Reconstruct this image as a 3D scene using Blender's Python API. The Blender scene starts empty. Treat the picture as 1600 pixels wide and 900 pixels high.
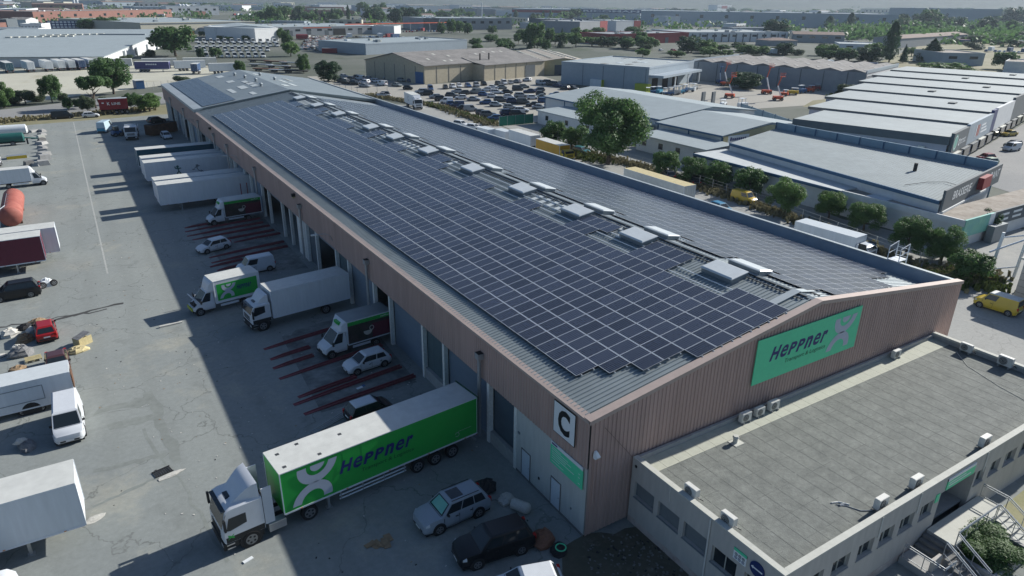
import bpy, math, random
from mathutils import Vector, Matrix

# ------------------------------------------------------------------ camera, sky, sun, exposure
scene = bpy.context.scene
col = scene.collection
cam_data = bpy.data.cameras.new("camera")
cam_data.sensor_width = 36.0
cam_data.lens = 24.222
cam_data.clip_start = 0.5
cam_data.clip_end = 20000.0
cam = bpy.data.objects.new("camera", cam_data)
col.objects.link(cam)
CAM = Vector((-20.493, -24.282, 28.744))
YAW, PIT, ROL = math.radians(32.273), math.radians(22.598), math.radians(0.794)
_f = Vector((math.sin(YAW) * math.cos(PIT), math.cos(YAW) * math.cos(PIT), -math.sin(PIT)))
_r0 = Vector((math.cos(YAW), -math.sin(YAW), 0))
_u0 = _r0.cross(_f)
_r = _r0 * math.cos(ROL) + _u0 * math.sin(ROL)
_u = _u0 * math.cos(ROL) - _r0 * math.sin(ROL)
cam.matrix_world = Matrix(((_r.x, _u.x, -_f.x, CAM.x), (_r.y, _u.y, -_f.y, CAM.y), (_r.z, _u.z, -_f.z, CAM.z), (0, 0, 0, 1)))
scene.camera = cam

SUN = Vector((1.88, 0.125, 1.0)).normalized()
SUN_EL = math.asin(SUN.z)
SUN_AZ = math.atan2(SUN.x, SUN.y)
world = bpy.data.worlds.new("World")
scene.world = world
world.use_nodes = True
wn = world.node_tree.nodes
wl = world.node_tree.links
wn.clear()
sky = wn.new("ShaderNodeTexSky")
sky.sky_type = 'NISHITA'
sky.sun_disc = False
sky.sun_elevation = SUN_EL
sky.sun_rotation = SUN_AZ
sky.altitude = 60
sky.air_density = 1.0
sky.dust_density = 1.3
sky.ozone_density = 5.0
bgn = wn.new("ShaderNodeBackground")
bgn.inputs[1].default_value = 0.072
wout = wn.new("ShaderNodeOutputWorld")
wl.new(sky.outputs[0], bgn.inputs[0])
wl.new(bgn.outputs[0], wout.inputs[0])

sd = bpy.data.lights.new("sun", 'SUN')
sd.energy = 5.0
sd.angle = math.radians(0.6)
sd.color = (1.0, 0.965, 0.90)
so = bpy.data.objects.new("sun", sd)
so.rotation_euler = SUN.to_track_quat('Z', 'Y').to_euler()
so.location = (60, 40, 80)
col.objects.link(so)

scene.view_settings.view_transform = 'Standard'
scene.view_settings.look = 'None'
scene.view_settings.exposure = 0.46
scene.view_settings.gamma = 1.0
scene.view_settings.use_curve_mapping = False
random.seed(7)
R = math.radians

# ------------------------------------------------------------------ materials
MATS = {}


def mat(name, c, rough=0.7, metal=0.0, var=0.12, scale=0.8, bump=0.0, bscale=None, spec=0.4, c2=None, detail=5.0, objcol=False, streak=0.0):
    """Principled material whose colour drifts with two octaves of noise."""
    m = bpy.data.materials.new(name)
    m.use_nodes = True
    nt = m.node_tree
    n, l = nt.nodes, nt.links
    b = n["Principled BSDF"]
    b.inputs["Roughness"].default_value = rough
    b.inputs["Metallic"].default_value = metal
    b.inputs["Specular IOR Level"].default_value = spec
    tc = n.new("ShaderNodeTexCoord")
    vec = tc.outputs["Object"]
    if streak > 0:                      # rain-washed: noise drawn out along the vertical
        mp = n.new("ShaderNodeMapping")
        mp.inputs["Scale"].default_value = (1.0, 1.0, streak)
        l.new(vec, mp.inputs["Vector"])
        vec = mp.outputs[0]
    if objcol:
        oi = n.new("ShaderNodeObjectInfo")
        src = oi.outputs["Color"]
    else:
        rgb = n.new("ShaderNodeRGB")
        rgb.outputs[0].default_value = (*c, 1)
        src = rgb.outputs[0]
    if var > 0 or c2:
        nz = n.new("ShaderNodeTexNoise")
        nz.inputs["Scale"].default_value = scale
        nz.inputs["Detail"].default_value = detail
        nz.inputs["Roughness"].default_value = 0.62
        l.new(vec, nz.inputs["Vector"])
        mr = n.new("ShaderNodeMapRange")
        mr.inputs[1].default_value = 0.3
        mr.inputs[2].default_value = 0.7
        l.new(nz.outputs[0], mr.inputs[0])
        if c2:
            mx = n.new("ShaderNodeMix")
            mx.data_type = 'RGBA'
            l.new(mr.outputs[0], mx.inputs[0])
            l.new(src, mx.inputs[6])
            mx.inputs[7].default_value = (*c2, 1)
            src = mx.outputs[2]
        if var > 0:
            mr2 = n.new("ShaderNodeMapRange")
            mr2.inputs[3].default_value = 1.0 - var
            mr2.inputs[4].default_value = 1.0 + var
            nz2 = n.new("ShaderNodeTexNoise")
            nz2.inputs["Scale"].default_value = scale * 4.3
            nz2.inputs["Detail"].default_value = detail
            l.new(vec, nz2.inputs["Vector"])
            ad = n.new("ShaderNodeMath")
            ad.operation = 'ADD'
            ml = n.new("ShaderNodeMath")
            ml.operation = 'MULTIPLY'
            ml.inputs[1].default_value = 0.5
            l.new(nz2.outputs[0], ad.inputs[0])
            l.new(nz.outputs[0], ad.inputs[1])
            l.new(ad.outputs[0], ml.inputs[0])
            mr2.inputs[1].default_value = 0.3
            mr2.inputs[2].default_value = 0.7
            l.new(ml.outputs[0], mr2.inputs[0])
            vm = n.new("ShaderNodeVectorMath")
            vm.operation = 'SCALE'
            l.new(src, vm.inputs[0])
            l.new(mr2.outputs[0], vm.inputs["Scale"])
            src = vm.outputs[0]
    l.new(src, b.inputs["Base Color"])
    if bump > 0:
        nb = n.new("ShaderNodeTexNoise")
        nb.inputs["Scale"].default_value = bscale or scale * 12
        nb.inputs["Detail"].default_value = 6
        l.new(tc.outputs["Object"], nb.inputs["Vector"])
        bp_ = n.new("ShaderNodeBump")
        bp_.inputs["Strength"].default_value = bump
        bp_.inputs["Distance"].default_value = 0.05
        l.new(nb.outputs[0], bp_.inputs["Height"])
        l.new(bp_.outputs[0], b.inputs["Normal"])
    MATS[name] = m
    return m


def ground_mat(name, c1, c2, c3=None, s1=0.05, s2=0.6, spots=0.0, rough=0.9, cracks=0.0, lanes=None):
    """Worn ground: large drift c1-c2, small speckle, oil spots, cracks, tyre lanes."""
    m = bpy.data.materials.new(name)
    m.use_nodes = True
    nt = m.node_tree
    n, l = nt.nodes, nt.links
    b = n["Principled BSDF"]
    b.inputs["Roughness"].default_value = rough
    b.inputs["Specular IOR Level"].default_value = 0.25
    tc = n.new("ShaderNodeTexCoord")

    def noise(sc, det=6, ro=0.6):
        t = n.new("ShaderNodeTexNoise")
        t.inputs["Scale"].default_value = sc
        t.inputs["Detail"].default_value = det
        t.inputs["Roughness"].default_value = ro
        l.new(tc.outputs["Object"], t.inputs["Vector"])
        return t.outputs[0]

    def rng(src, a, bb, lo=0.0, hi=1.0):
        t = n.new("ShaderNodeMapRange")
        t.inputs[1].default_value = a
        t.inputs[2].default_value = bb
        t.inputs[3].default_value = lo
        t.inputs[4].default_value = hi
        l.new(src, t.inputs[0])
        return t.outputs[0]

    def mix(fac, A, Bc):
        t = n.new("ShaderNodeMix")
        t.data_type = 'RGBA'
        l.new(fac, t.inputs[0])
        if isinstance(A, tuple):
            t.inputs[6].default_value = (*A, 1)
        else:
            l.new(A, t.inputs[6])
        t.inputs[7].default_value = (*Bc, 1)
        return t.outputs[2]

    cur = mix(rng(noise(s1), 0.38, 0.62), c1, c2)
    if c3:
        cur = mix(rng(noise(s1 * 2.7, 8, 0.7), 0.55, 0.68), cur, c3)
    dark = tuple(x * 0.42 for x in c1)
    if spots > 0:
        cur = mix(rng(noise(s2, 4, 0.55), 0.60, 0.76, 0, spots), cur, dark)
        cur = mix(rng(noise(s2 * 0.37, 7, 0.75), 0.60, 0.74, 0, spots * 0.8), cur, dark)
    if cracks > 0:
        vo = n.new("ShaderNodeTexVoronoi")
        vo.feature = 'DISTANCE_TO_EDGE'
        vo.inputs["Scale"].default_value = 0.11
        mp = n.new("ShaderNodeVectorMath")
        mp.operation = 'ADD'
        nzv = n.new("ShaderNodeTexNoise")
        nzv.inputs["Scale"].default_value = 0.35
        nzv.inputs["Detail"].default_value = 7
        l.new(tc.outputs["Object"], nzv.inputs["Vector"])
        sc = n.new("ShaderNodeVectorMath")
        sc.operation = 'SCALE'
        sc.inputs["Scale"].default_value = 5.0
        l.new(nzv.outputs[1], sc.inputs[0])
        l.new(tc.outputs["Object"], mp.inputs[0])
        l.new(sc.outputs[0], mp.inputs[1])
        l.new(mp.outputs[0], vo.inputs["Vector"])
        cur = mix(rng(vo.outputs["Distance"], 0.0, 0.007, cracks, 0.0), cur, dark)
    if lanes:
        wv = n.new("ShaderNodeTexWave")
        wv.wave_type = 'BANDS'
        wv.bands_direction = lanes
        wv.inputs["Scale"].default_value = 0.09
        wv.inputs["Distortion"].default_value = 3.0
        wv.inputs["Detail"].default_value = 4
        l.new(tc.outputs["Object"], wv.inputs["Vector"])
        cur = mix(rng(wv.outputs[0], 0.5, 1.0, 0, 0.22), cur, tuple(x * 0.7 for x in c1))
    sp = n.new("ShaderNodeVectorMath")
    sp.operation = 'SCALE'
    l.new(cur, sp.inputs[0])
    l.new(rng(noise(2.6, 8, 0.8), 0.3, 0.7, 0.86, 1.14), sp.inputs["Scale"])
    l.new(sp.outputs[0], b.inputs["Base Color"])
    bm = n.new("ShaderNodeBump")
    bm.inputs["Strength"].default_value = 0.25
    bm.inputs["Distance"].default_value = 0.04
    l.new(noise(5.0, 8, 0.7), bm.inputs["Height"])
    l.new(bm.outputs[0], b.inputs["Normal"])
    MATS[name] = m
    return m


def panel_mat(name):
    """Solar module: dark cells parted by fine pale bus lines (module coordinates in metres)."""
    m = bpy.data.materials.new(name)
    m.use_nodes = True
    nt = m.node_tree
    n, l = nt.nodes, nt.links
    b = n["Principled BSDF"]
    b.inputs["Roughness"].default_value = 0.25
    b.inputs["Specular IOR Level"].default_value = 0.42
    tc = n.new("ShaderNodeTexCoord")
    br = n.new("ShaderNodeTexBrick")
    br.offset = 0.0
    br.inputs["Color1"].default_value = (0.014, 0.020, 0.038, 1)
    br.inputs["Color2"].default_value = (0.018, 0.025, 0.046, 1)
    br.inputs["Mortar"].default_value = (0.13, 0.15, 0.19, 1)
    br.inputs["Scale"].default_value = 1.0
    br.inputs["Mortar Size"].default_value = 0.008
    br.inputs["Brick Width"].default_value = 0.158
    br.inputs["Row Height"].default_value = 0.168
    l.new(tc.outputs["Object"], br.inputs["Vector"])
    oi = n.new("ShaderNodeObjectInfo")
    mr = n.new("ShaderNodeMapRange")
    mr.inputs[3].default_value = 0.8
    mr.inputs[4].default_value = 1.3
    l.new(oi.outputs["Random"], mr.inputs[0])
    vm = n.new("ShaderNodeVectorMath")
    vm.operation = 'SCALE'
    l.new(br.outputs[0], vm.inputs[0])
    l.new(mr.outputs[0], vm.inputs["Scale"])
    l.new(vm.outputs[0], b.inputs["Base Color"])
    MATS[name] = m


def leaf_mat(name, c1, c2, trans=0.42):
    m = bpy.data.materials.new(name)
    m.use_nodes = True
    nt = m.node_tree
    n, l = nt.nodes, nt.links
    b = n["Principled BSDF"]
    b.inputs["Roughness"].default_value = 0.6
    b.inputs["Specular IOR Level"].default_value = 0.3
    tc = n.new("ShaderNodeTexCoord")
    nz = n.new("ShaderNodeTexNoise")
    nz.inputs["Scale"].default_value = 1.1
    nz.inputs["Detail"].default_value = 5
    l.new(tc.outputs["Object"], nz.inputs["Vector"])
    oi = n.new("ShaderNodeObjectInfo")
    ad = n.new("ShaderNodeMath")
    ad.operation = 'MULTIPLY_ADD'
    l.new(oi.outputs["Random"], ad.inputs[0])
    ad.inputs[1].default_value = 0.25
    l.new(nz.outputs[0], ad.inputs[2])
    mr = n.new("ShaderNodeMapRange")
    mr.inputs[1].default_value = 0.4
    mr.inputs[2].default_value = 0.85
    l.new(ad.outputs[0], mr.inputs[0])
    mx = n.new("ShaderNodeMix")
    mx.data_type = 'RGBA'
    l.new(mr.outputs[0], mx.inputs[0])
    mx.inputs[6].default_value = (*c1, 1)
    mx.inputs[7].default_value = (*c2, 1)
    l.new(mx.outputs[2], b.inputs["Base Color"])
    tr = n.new("ShaderNodeBsdfTranslucent")
    l.new(mx.outputs[2], tr.inputs[0])
    ms = n.new("ShaderNodeMixShader")
    ms.inputs[0].default_value = trans
    l.new(b.outputs[0], ms.inputs[1])
    l.new(tr.outputs[0], ms.inputs[2])
    l.new(ms.outputs[0], n["Material Output"].inputs[0])
    MATS[name] = m


def sheet_mat(name, c, rough=0.45, metal=0.3, axis='Y', pitch=0.5):
    """Profiled metal sheet seen from afar: faint ribs as bump only."""
    m = mat(name, c, rough, metal, 0.10, 0.12)
    nt = m.node_tree
    n, l = nt.nodes, nt.links
    tc = n.new("ShaderNodeTexCoord")
    wv = n.new("ShaderNodeTexWave")
    wv.bands_direction = axis
    wv.wave_profile = 'SIN'
    wv.inputs["Scale"].default_value = 0.314 / pitch
    l.new(tc.outputs["Object"], wv.inputs["Vector"])
    bm = n.new("ShaderNodeBump")
    bm.inputs["Strength"].default_value = 0.5
    bm.inputs["Distance"].default_value = 0.05
    l.new(wv.outputs[0], bm.inputs["Height"])
    l.new(bm.outputs[0], n["Principled BSDF"].inputs["Normal"])
    return m


mat("brown_clad", (0.44, 0.315, 0.275), 0.6, 0.1, 0.16, 0.35, streak=0.12)
mat("trim_beige", (0.42, 0.34, 0.30), 0.55, 0.1, 0.10, 0.5)
mat("roof_sheet", (0.26, 0.30, 0.31), 0.5, 0.35, 0.14, 0.16)
mat("roof_rib", (0.075, 0.088, 0.095), 0.6, 0.2, 0.12, 0.5)
mat("roof_rib_pale", (0.46, 0.49, 0.49), 0.5, 0.3, 0.12, 0.5)
mat("roof_pale", (0.40, 0.445, 0.46), 0.5, 0.25, 0.12, 0.15)
mat("rooflight", (0.52, 0.56, 0.55), 0.5, 0, 0.14, 0.6)
mat("dome", (0.56, 0.60, 0.61), 0.35, 0, 0.07, 0.8)
mat("dome_kerb", (0.22, 0.25, 0.27), 0.6, 0.2, 0.12, 1.0)
mat("parapet_grey", (0.30, 0.36, 0.42), 0.55, 0.25, 0.12, 0.2)
mat("steel", (0.42, 0.44, 0.45), 0.4, 0.6, 0.12, 1.5)
mat("dark_rail", (0.03, 0.035, 0.04), 0.6, 0.3, 0.1, 1)
mat("alu", (0.64, 0.69, 0.74), 0.5, 0.1, 0.05, 2)
panel_mat("pv_cell")
mat("pv_back", (0.02, 0.022, 0.028), 0.7, 0, 0.05, 1)
mat("cream_wall", (0.52, 0.53, 0.50), 0.8, 0, 0.14, 0.9, c2=(0.43, 0.44, 0.42), streak=0.15)
mat("door_white", (0.55, 0.60, 0.64), 0.6, 0, 0.08, 0.8)
mat("post_white", (0.78, 0.78, 0.74), 0.75, 0, 0.22, 1.2, c2=(0.58, 0.57, 0.53))
mat("shutter_blue", (0.17, 0.22, 0.27), 0.55, 0.2, 0.10, 0.6)
mat("shutter_slate", (0.095, 0.125, 0.15), 0.6, 0.2, 0.10, 0.6)
mat("panel_teal", (0.07, 0.115, 0.13), 0.65, 0, 0.12, 0.5)
mat("concrete", (0.34, 0.34, 0.33), 0.9, 0, 0.18, 0.7, bump=0.2)
mat("concrete_dark", (0.17, 0.17, 0.165), 0.9, 0, 0.22, 0.6, bump=0.2)
mat("inside_dark", (0.03, 0.03, 0.032), 0.9, 0, 0.1, 0.5)
mat("black_paint", (0.012, 0.014, 0.017), 0.5, 0, 0.1, 1)
mat("sign_white", (0.74, 0.77, 0.78), 0.5, 0, 0.04, 0.8)
mat("sign_green", (0.10, 0.68, 0.36), 0.5, 0, 0.06, 0.8)
mat("truck_green", (0.026, 0.36, 0.06), 0.42, 0, 0.06, 0.6)
mat("navy", (0.018, 0.022, 0.15), 0.5, 0, 0.05, 1)
mat("logo_grey", (0.45, 0.50, 0.58), 0.5, 0, 0.05, 1)
mat("deep_green", (0.006, 0.06, 0.03), 0.5, 0, 0.05, 1)
mat("sign_blue", (0.012, 0.03, 0.13), 0.5, 0, 0.05, 1)
mat("office_wall", (0.49, 0.47, 0.43), 0.85, 0, 0.14, 0.8, c2=(0.41, 0.39, 0.36), bump=0.1, streak=0.2)
mat("office_stain", (0.40, 0.30, 0.26), 0.9, 0, 0.2, 0.8, c2=(0.46, 0.42, 0.38))
mat("coping", (0.50, 0.505, 0.455), 0.8, 0, 0.10, 0.9)
mat("felt", (0.148, 0.16, 0.149), 0.9, 0, 0.24, 1.1, bump=0.35, c2=(0.182, 0.194, 0.178))
mat("felt_seam", (0.138, 0.148, 0.138), 0.9, 0, 0.2, 0.8)
mat("roof_strip", (0.44, 0.45, 0.375), 0.85, 0, 0.10, 0.6)
mat("glass", (0.018, 0.026, 0.032), 0.08, 0, 0.0, 1, spec=0.5)
mat("glass_pale", (0.10, 0.17, 0.19), 0.12, 0, 0.1, 2.0, spec=0.5)
mat("blind", (0.16, 0.18, 0.19), 0.55, 0, 0.1, 2.0)
mat("frame_grey", (0.20, 0.23, 0.25), 0.5, 0.2, 0.1, 1)
mat("ac_white", (0.62, 0.62, 0.58), 0.55, 0, 0.10, 2.5)
mat("ac_dark", (0.05, 0.055, 0.06), 0.6, 0, 0.1, 4)
mat("rubber", (0.018, 0.018, 0.019), 0.85, 0, 0.15, 3)
mat("rim", (0.22, 0.23, 0.24), 0.4, 0.5, 0.1, 3)
mat("plastic_black", (0.018, 0.020, 0.022), 0.6, 0, 0.1, 2)
mat("chassis", (0.03, 0.03, 0.032), 0.8, 0.1, 0.2, 2)
mat("lamp_clear", (0.55, 0.58, 0.60), 0.15, 0, 0.05, 4)
mat("lamp_red", (0.42, 0.015, 0.012), 0.25, 0, 0.05, 4)
mat("lamp_amber", (0.6, 0.2, 0.02), 0.3, 0, 0.05, 4)
mat("car_paint", (1, 1, 1), 0.28, 0.0, 0.05, 0.7, spec=0.5, objcol=True)
mat("white_paint", (0.60, 0.63, 0.66), 0.35, 0, 0.05, 0.6)
mat("box_white", (0.68, 0.72, 0.75), 0.5, 0, 0.10, 0.9, streak=0.12, c2=(0.58, 0.62, 0.64))
mat("box_top", (0.55, 0.56, 0.53), 0.6, 0, 0.12, 0.5)
mat("box_teal", (0.015, 0.085, 0.12), 0.5, 0, 0.1, 0.4)
mat("box_maroon", (0.125, 0.020, 0.040), 0.5, 0, 0.12, 0.4)
mat("box_purple", (0.055, 0.055, 0.16), 0.55, 0, 0.12, 0.3)
mat("box_blue", (0.03, 0.07, 0.16), 0.5, 0, 0.1, 0.3)
mat("box_yellow", (0.52, 0.29, 0.03), 0.5, 0, 0.1, 0.3)
mat("ad_dark", (0.03, 0.035, 0.03), 0.5, 0, 0.3, 1.2, c2=(0.07, 0.05, 0.05))
mat("rust_red", (0.30, 0.075, 0.055), 0.7, 0, 0.2, 0.4, c2=(0.36, 0.13, 0.10))
mat("kline_red", (0.23, 0.020, 0.028), 0.6, 0, 0.12, 0.5)
mat("rail_red", (0.27, 0.065, 0.08), 0.75, 0, 0.3, 1.0, c2=(0.14, 0.05, 0.055))
mat("rust_brown", (0.10, 0.055, 0.035), 0.8, 0, 0.3, 0.9, c2=(0.16, 0.08, 0.045))
mat("blue_paint", (0.03, 0.10, 0.24), 0.5, 0, 0.12, 1)
mat("cyan_paint", (0.06, 0.28, 0.42), 0.5, 0, 0.12, 1)
mat("yellow_paint", (0.55, 0.40, 0.03), 0.5, 0, 0.12, 1)
mat("lime_paint", (0.36, 0.42, 0.03), 0.5, 0, 0.12, 1)
mat("orange_paint", (0.55, 0.09, 0.03), 0.5, 0, 0.12, 1)
mat("tank_green", (0.02, 0.11, 0.10), 0.5, 0, 0.15, 1)
mat("card", (0.27, 0.19, 0.115), 0.9, 0, 0.2, 1.5)
mat("paper_white", (0.60, 0.59, 0.54), 0.9, 0, 0.25, 2.5, c2=(0.38, 0.37, 0.34))
mat("bag_grey", (0.13, 0.135, 0.14), 0.7, 0, 0.3, 2.5, c2=(0.22, 0.22, 0.22))
mat("bag_rust", (0.25, 0.12, 0.075), 0.85, 0, 0.3, 1.8)
mat("wood_pale", (0.50, 0.43, 0.24), 0.85, 0, 0.2, 1.5)
mat("mesh_green", (0.015, 0.15, 0.10), 0.8, 0, 0.12, 0.8)
mat("blue_wall", (0.20, 0.30, 0.38), 0.6, 0.1, 0.12, 0.2)
mat("white_wall", (0.60, 0.62, 0.63), 0.75, 0, 0.10, 0.25)
mat("grey_wall", (0.27, 0.29, 0.31), 0.8, 0, 0.12, 0.15)
mat("slate_wall", (0.10, 0.12, 0.135), 0.75, 0, 0.12, 0.2)
mat("mauve_wall", (0.42, 0.43, 0.50), 0.75, 0, 0.08, 0.25)
mat("bluegrey_wall", (0.31, 0.37, 0.42), 0.65, 0.1, 0.08, 0.2)
mat("beige_wall", (0.46, 0.41, 0.30), 0.85, 0, 0.16, 0.25, c2=(0.38, 0.34, 0.26))
mat("yellow_wall", (0.50, 0.43, 0.25), 0.85, 0, 0.12, 0.3)
mat("cream_far", (0.45, 0.44, 0.36), 0.85, 0, 0.08, 0.1)
mat("brick_far", (0.24, 0.12, 0.095), 0.85, 0, 0.16, 0.25)
mat("red_band", (0.25, 0.03, 0.035), 0.7, 0, 0.1, 0.2)
mat("tile_brown", (0.17, 0.115, 0.095), 0.85, 0, 0.2, 0.4)
mat("fibro", (0.17, 0.165, 0.16), 0.9, 0, 0.22, 0.22, c2=(0.23, 0.22, 0.21))
mat("fibro_tan", (0.33, 0.29, 0.24), 0.9, 0, 0.2, 0.2, c2=(0.40, 0.37, 0.32))
sheet_mat("sheet_light", (0.31, 0.36, 0.375), 0.7, 0.05, 'X', 0.6)
mat("strip_white", (0.48, 0.51, 0.51), 0.7, 0, 0.1, 0.3)
sheet_mat("sheet_white", (0.34, 0.38, 0.385), 0.8, 0.0, 'X', 0.8)
mat("roof_matt", (0.28, 0.32, 0.33), 0.8, 0.0, 0.12, 0.2, spec=0.25)
sheet_mat("sheet_grey", (0.27, 0.30, 0.32), 0.7, 0.1, 'X', 0.6)
mat("gravel_roof", (0.27, 0.23, 0.19), 0.95, 0, 0.25, 0.5, c2=(0.36, 0.33, 0.29), bump=0.3)
mat("trim_blue", (0.035, 0.11, 0.21), 0.5, 0.1, 0.08, 1)
mat("ad_cyan", (0.14, 0.42, 0.40), 0.5, 0, 0.12, 0.5, c2=(0.22, 0.50, 0.36))
mat("bark", (0.085, 0.065, 0.050), 0.95, 0, 0.25, 2.0)
leaf_mat("leaf_mid", (0.05, 0.11, 0.035), (0.11, 0.20, 0.065))
leaf_mat("leaf_light", (0.08, 0.155, 0.045), (0.15, 0.25, 0.08))
leaf_mat("leaf_dark", (0.028, 0.066, 0.034), (0.06, 0.115, 0.052))
leaf_mat("leaf_grey", (0.06, 0.095, 0.05), (0.12, 0.16, 0.088))
leaf_mat("grass_dry", (0.17, 0.155, 0.085), (0.29, 0.26, 0.155), 0.15)
leaf_mat("grass_green", (0.06, 0.10, 0.025), (0.14, 0.16, 0.05), 0.15)

ground_mat("g_yard", (0.265, 0.285, 0.27), (0.225, 0.245, 0.238), (0.325, 0.325, 0.28), 0.035, 0.42, 0.42, 0.9, 0.75, 'X')
ground_mat("g_road", (0.22, 0.225, 0.225), (0.27, 0.27, 0.262), None, 0.04, 0.5, 0.15, 0.9, 0.3)
ground_mat("g_dirt", (0.50, 0.49, 0.40), (0.44, 0.43, 0.36), (0.36, 0.34, 0.25), 0.03, 0.3, 0.12)
ground_mat("g_city", (0.085, 0.10, 0.078), (0.155, 0.16, 0.14), (0.045, 0.068, 0.034), 0.010, 0.08, 0.2)
ground_mat("g_lot", (0.36, 0.345, 0.30), (0.31, 0.30, 0.27), None, 0.03, 0.4, 0.3)
ground_mat("g_pave", (0.33, 0.33, 0.31), (0.29, 0.295, 0.28), (0.37, 0.36, 0.33), 0.05, 0.4, 0.2, 0.9, 0.4)
ground_mat("g_grass", (0.19, 0.18, 0.10), (0.27, 0.25, 0.165), (0.11, 0.135, 0.055), 0.06, 0.5, 0.2)
ground_mat("g_soil", (0.12, 0.115, 0.085), (0.085, 0.085, 0.062), (0.16, 0.15, 0.12), 0.25, 1.2, 0.3)
ground_mat("g_gravel", (0.30, 0.28, 0.18), (0.24, 0.24, 0.12), None, 0.3, 1.5, 0.3)
mat("line_white", (0.36, 0.37, 0.35), 0.8, 0, 0.25, 1.5)
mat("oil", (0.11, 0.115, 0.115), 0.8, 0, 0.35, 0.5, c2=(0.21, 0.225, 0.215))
mat("tar", (0.055, 0.056, 0.055), 0.8, 0, 0.3, 1.0)
mat("patch_dark", (0.20, 0.218, 0.205), 0.9, 0, 0.2, 0.6)
mat("hill_green", (0.03, 0.045, 0.035), 0.95, 0, 0.35, 0.01, c2=(0.05, 0.06, 0.045))

# ------------------------------------------------------------------ mesh helpers
class MB:
    """Collects faces; build() links them as one mesh object."""

    def __init__(s, M=None):
        s.v, s.f, s.m, s.mats, s.M = [], [], [], [], M

    def mi(s, name):
        if name not in s.mats:
            s.mats.append(name)
        return s.mats.index(name)

    def add(s, pts, faces, mt):
        o = len(s.v)
        if s.M is not None:
            pts = [tuple(s.M @ Vector(p)) for p in pts]
        s.v.extend([tuple(p) for p in pts])
        k = s.mi(mt)
        for f in faces:
            s.f.append(tuple(o + i for i in f))
            s.m.append(k)
        return s

    def poly(s, pts, mt):
        return s.add(pts, [tuple(range(len(pts)))], mt)

    def box(s, x0, x1, y0, y1, z0, z1, mt, top=None, bottom=True):
        P = [(x0, y0, z0), (x1, y0, z0), (x1, y1, z0), (x0, y1, z0), (x0, y0, z1), (x1, y0, z1), (x1, y1, z1), (x0, y1, z1)]
        F = [(0, 1, 5, 4), (1, 2, 6, 5), (2, 3, 7, 6), (3, 0, 4, 7)]
        if bottom:
            F.append((3, 2, 1, 0))
        if top:
            s.add(P, F, mt)
            return s.add([P[4], P[5], P[6], P[7]], [(0, 1, 2, 3)], top)
        return s.add(P, F + [(4, 5, 6, 7)], mt)

    def prism(s, poly, a, b, mt, axis='y', caps=True, capmat=None):
        """poly in the plane normal to axis; extruded from a to b."""
        n = len(poly)
        if axis == 'y':
            P = [(p, a, q) for p, q in poly] + [(p, b, q) for p, q in poly]
        elif axis == 'x':
            P = [(a, p, q) for p, q in poly] + [(b, p, q) for p, q in poly]
        else:
            P = [(p, q, a) for p, q in poly] + [(p, q, b) for p, q in poly]
        s.add(P, [(i, (i + 1) % n, n + (i + 1) % n, n + i) for i in range(n)], mt)
        if caps:
            s.add(P[:n], [tuple(range(n - 1, -1, -1))], capmat or mt)
            s.add(P[n:], [tuple(range(n))], capmat or mt)
        return s

    def tube(s, p0, p1, r, mt, n=8, r2=None, caps=True):
        p0, p1 = Vector(p0), Vector(p1)
        d = (p1 - p0)
        if d.length < 1e-6:
            return s
        d.normalize()
        a = d.orthogonal().normalized()
        b = d.cross(a)
        r2 = r if r2 is None else r2
        P = []
        for q, rr in ((p0, r), (p1, r2)):
            for i in range(n):
                t = 2 * math.pi * i / n
                P.append(tuple(q + a * (rr * math.cos(t)) + b * (rr * math.sin(t))))
        F = [(i, (i + 1) % n, n + (i + 1) % n, n + i) for i in range(n)]
        if caps:
            F += [tuple(range(n - 1, -1, -1)), tuple(range(n, 2 * n))]
        return s.add(P, F, mt)

    def path(s, pts, r, mt, n=6):
        for a, b in zip(pts[:-1], pts[1:]):
            s.tube(a, b, r, mt, n)
        return s

    def loft(s, rings, mt, close=True, caps=True):
        n = len(rings[0])
        P = [p for r in rings for p in r]
        F = []
        for k in range(len(rings) - 1):
            for i in range(n if close else n - 1):
                j = (i + 1) % n
                F.append((k * n + i, k * n + j, (k + 1) * n + j, (k + 1) * n + i))
        if caps:
            F.append(tuple(range(n - 1, -1, -1)))
            F.append(tuple((len(rings) - 1) * n + i for i in range(n)))
        return s.add(P, F, mt)

    def mesh(s, name, smooth=False):
        me = bpy.data.meshes.new(name)
        me.from_pydata(s.v, [], s.f)
        for nm in s.mats:
            me.materials.append(MATS[nm])
        me.polygons.foreach_set("material_index", s.m)
        if smooth:
            me.polygons.foreach_set("use_smooth", [True] * len(s.f))
        me.update()
        if smooth:
            me.set_sharp_from_angle(angle=R(38))
        return me

    def build(s, name, parent=None, loc=(0, 0, 0), rz=0.0, smooth=False):
        return link(name, s.mesh(name, smooth), parent, loc, rz)


def link(name, me, parent=None, loc=(0, 0, 0), rz=0.0):
    o = bpy.data.objects.new(name, me)
    o.location = loc
    o.rotation_euler = (0, 0, rz)
    if parent is not None:
        o.parent = parent
    col.objects.link(o)
    return o


def tag(o, label=None, cat=None, group=None, kind=None):
    if label:
        o["label"] = label
    if cat:
        o["category"] = cat
    if group:
        o["group"] = group
    if kind:
        o["kind"] = kind
    return o


def thing(name, label, cat, loc=(0, 0, 0), rz=0.0, group=None):
    o = bpy.data.objects.new(name, None)
    o.empty_display_size = 0.3
    o.location = loc
    o.rotation_euler = (0, 0, rz)
    col.objects.link(o)
    return tag(o, label, cat, group)


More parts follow.
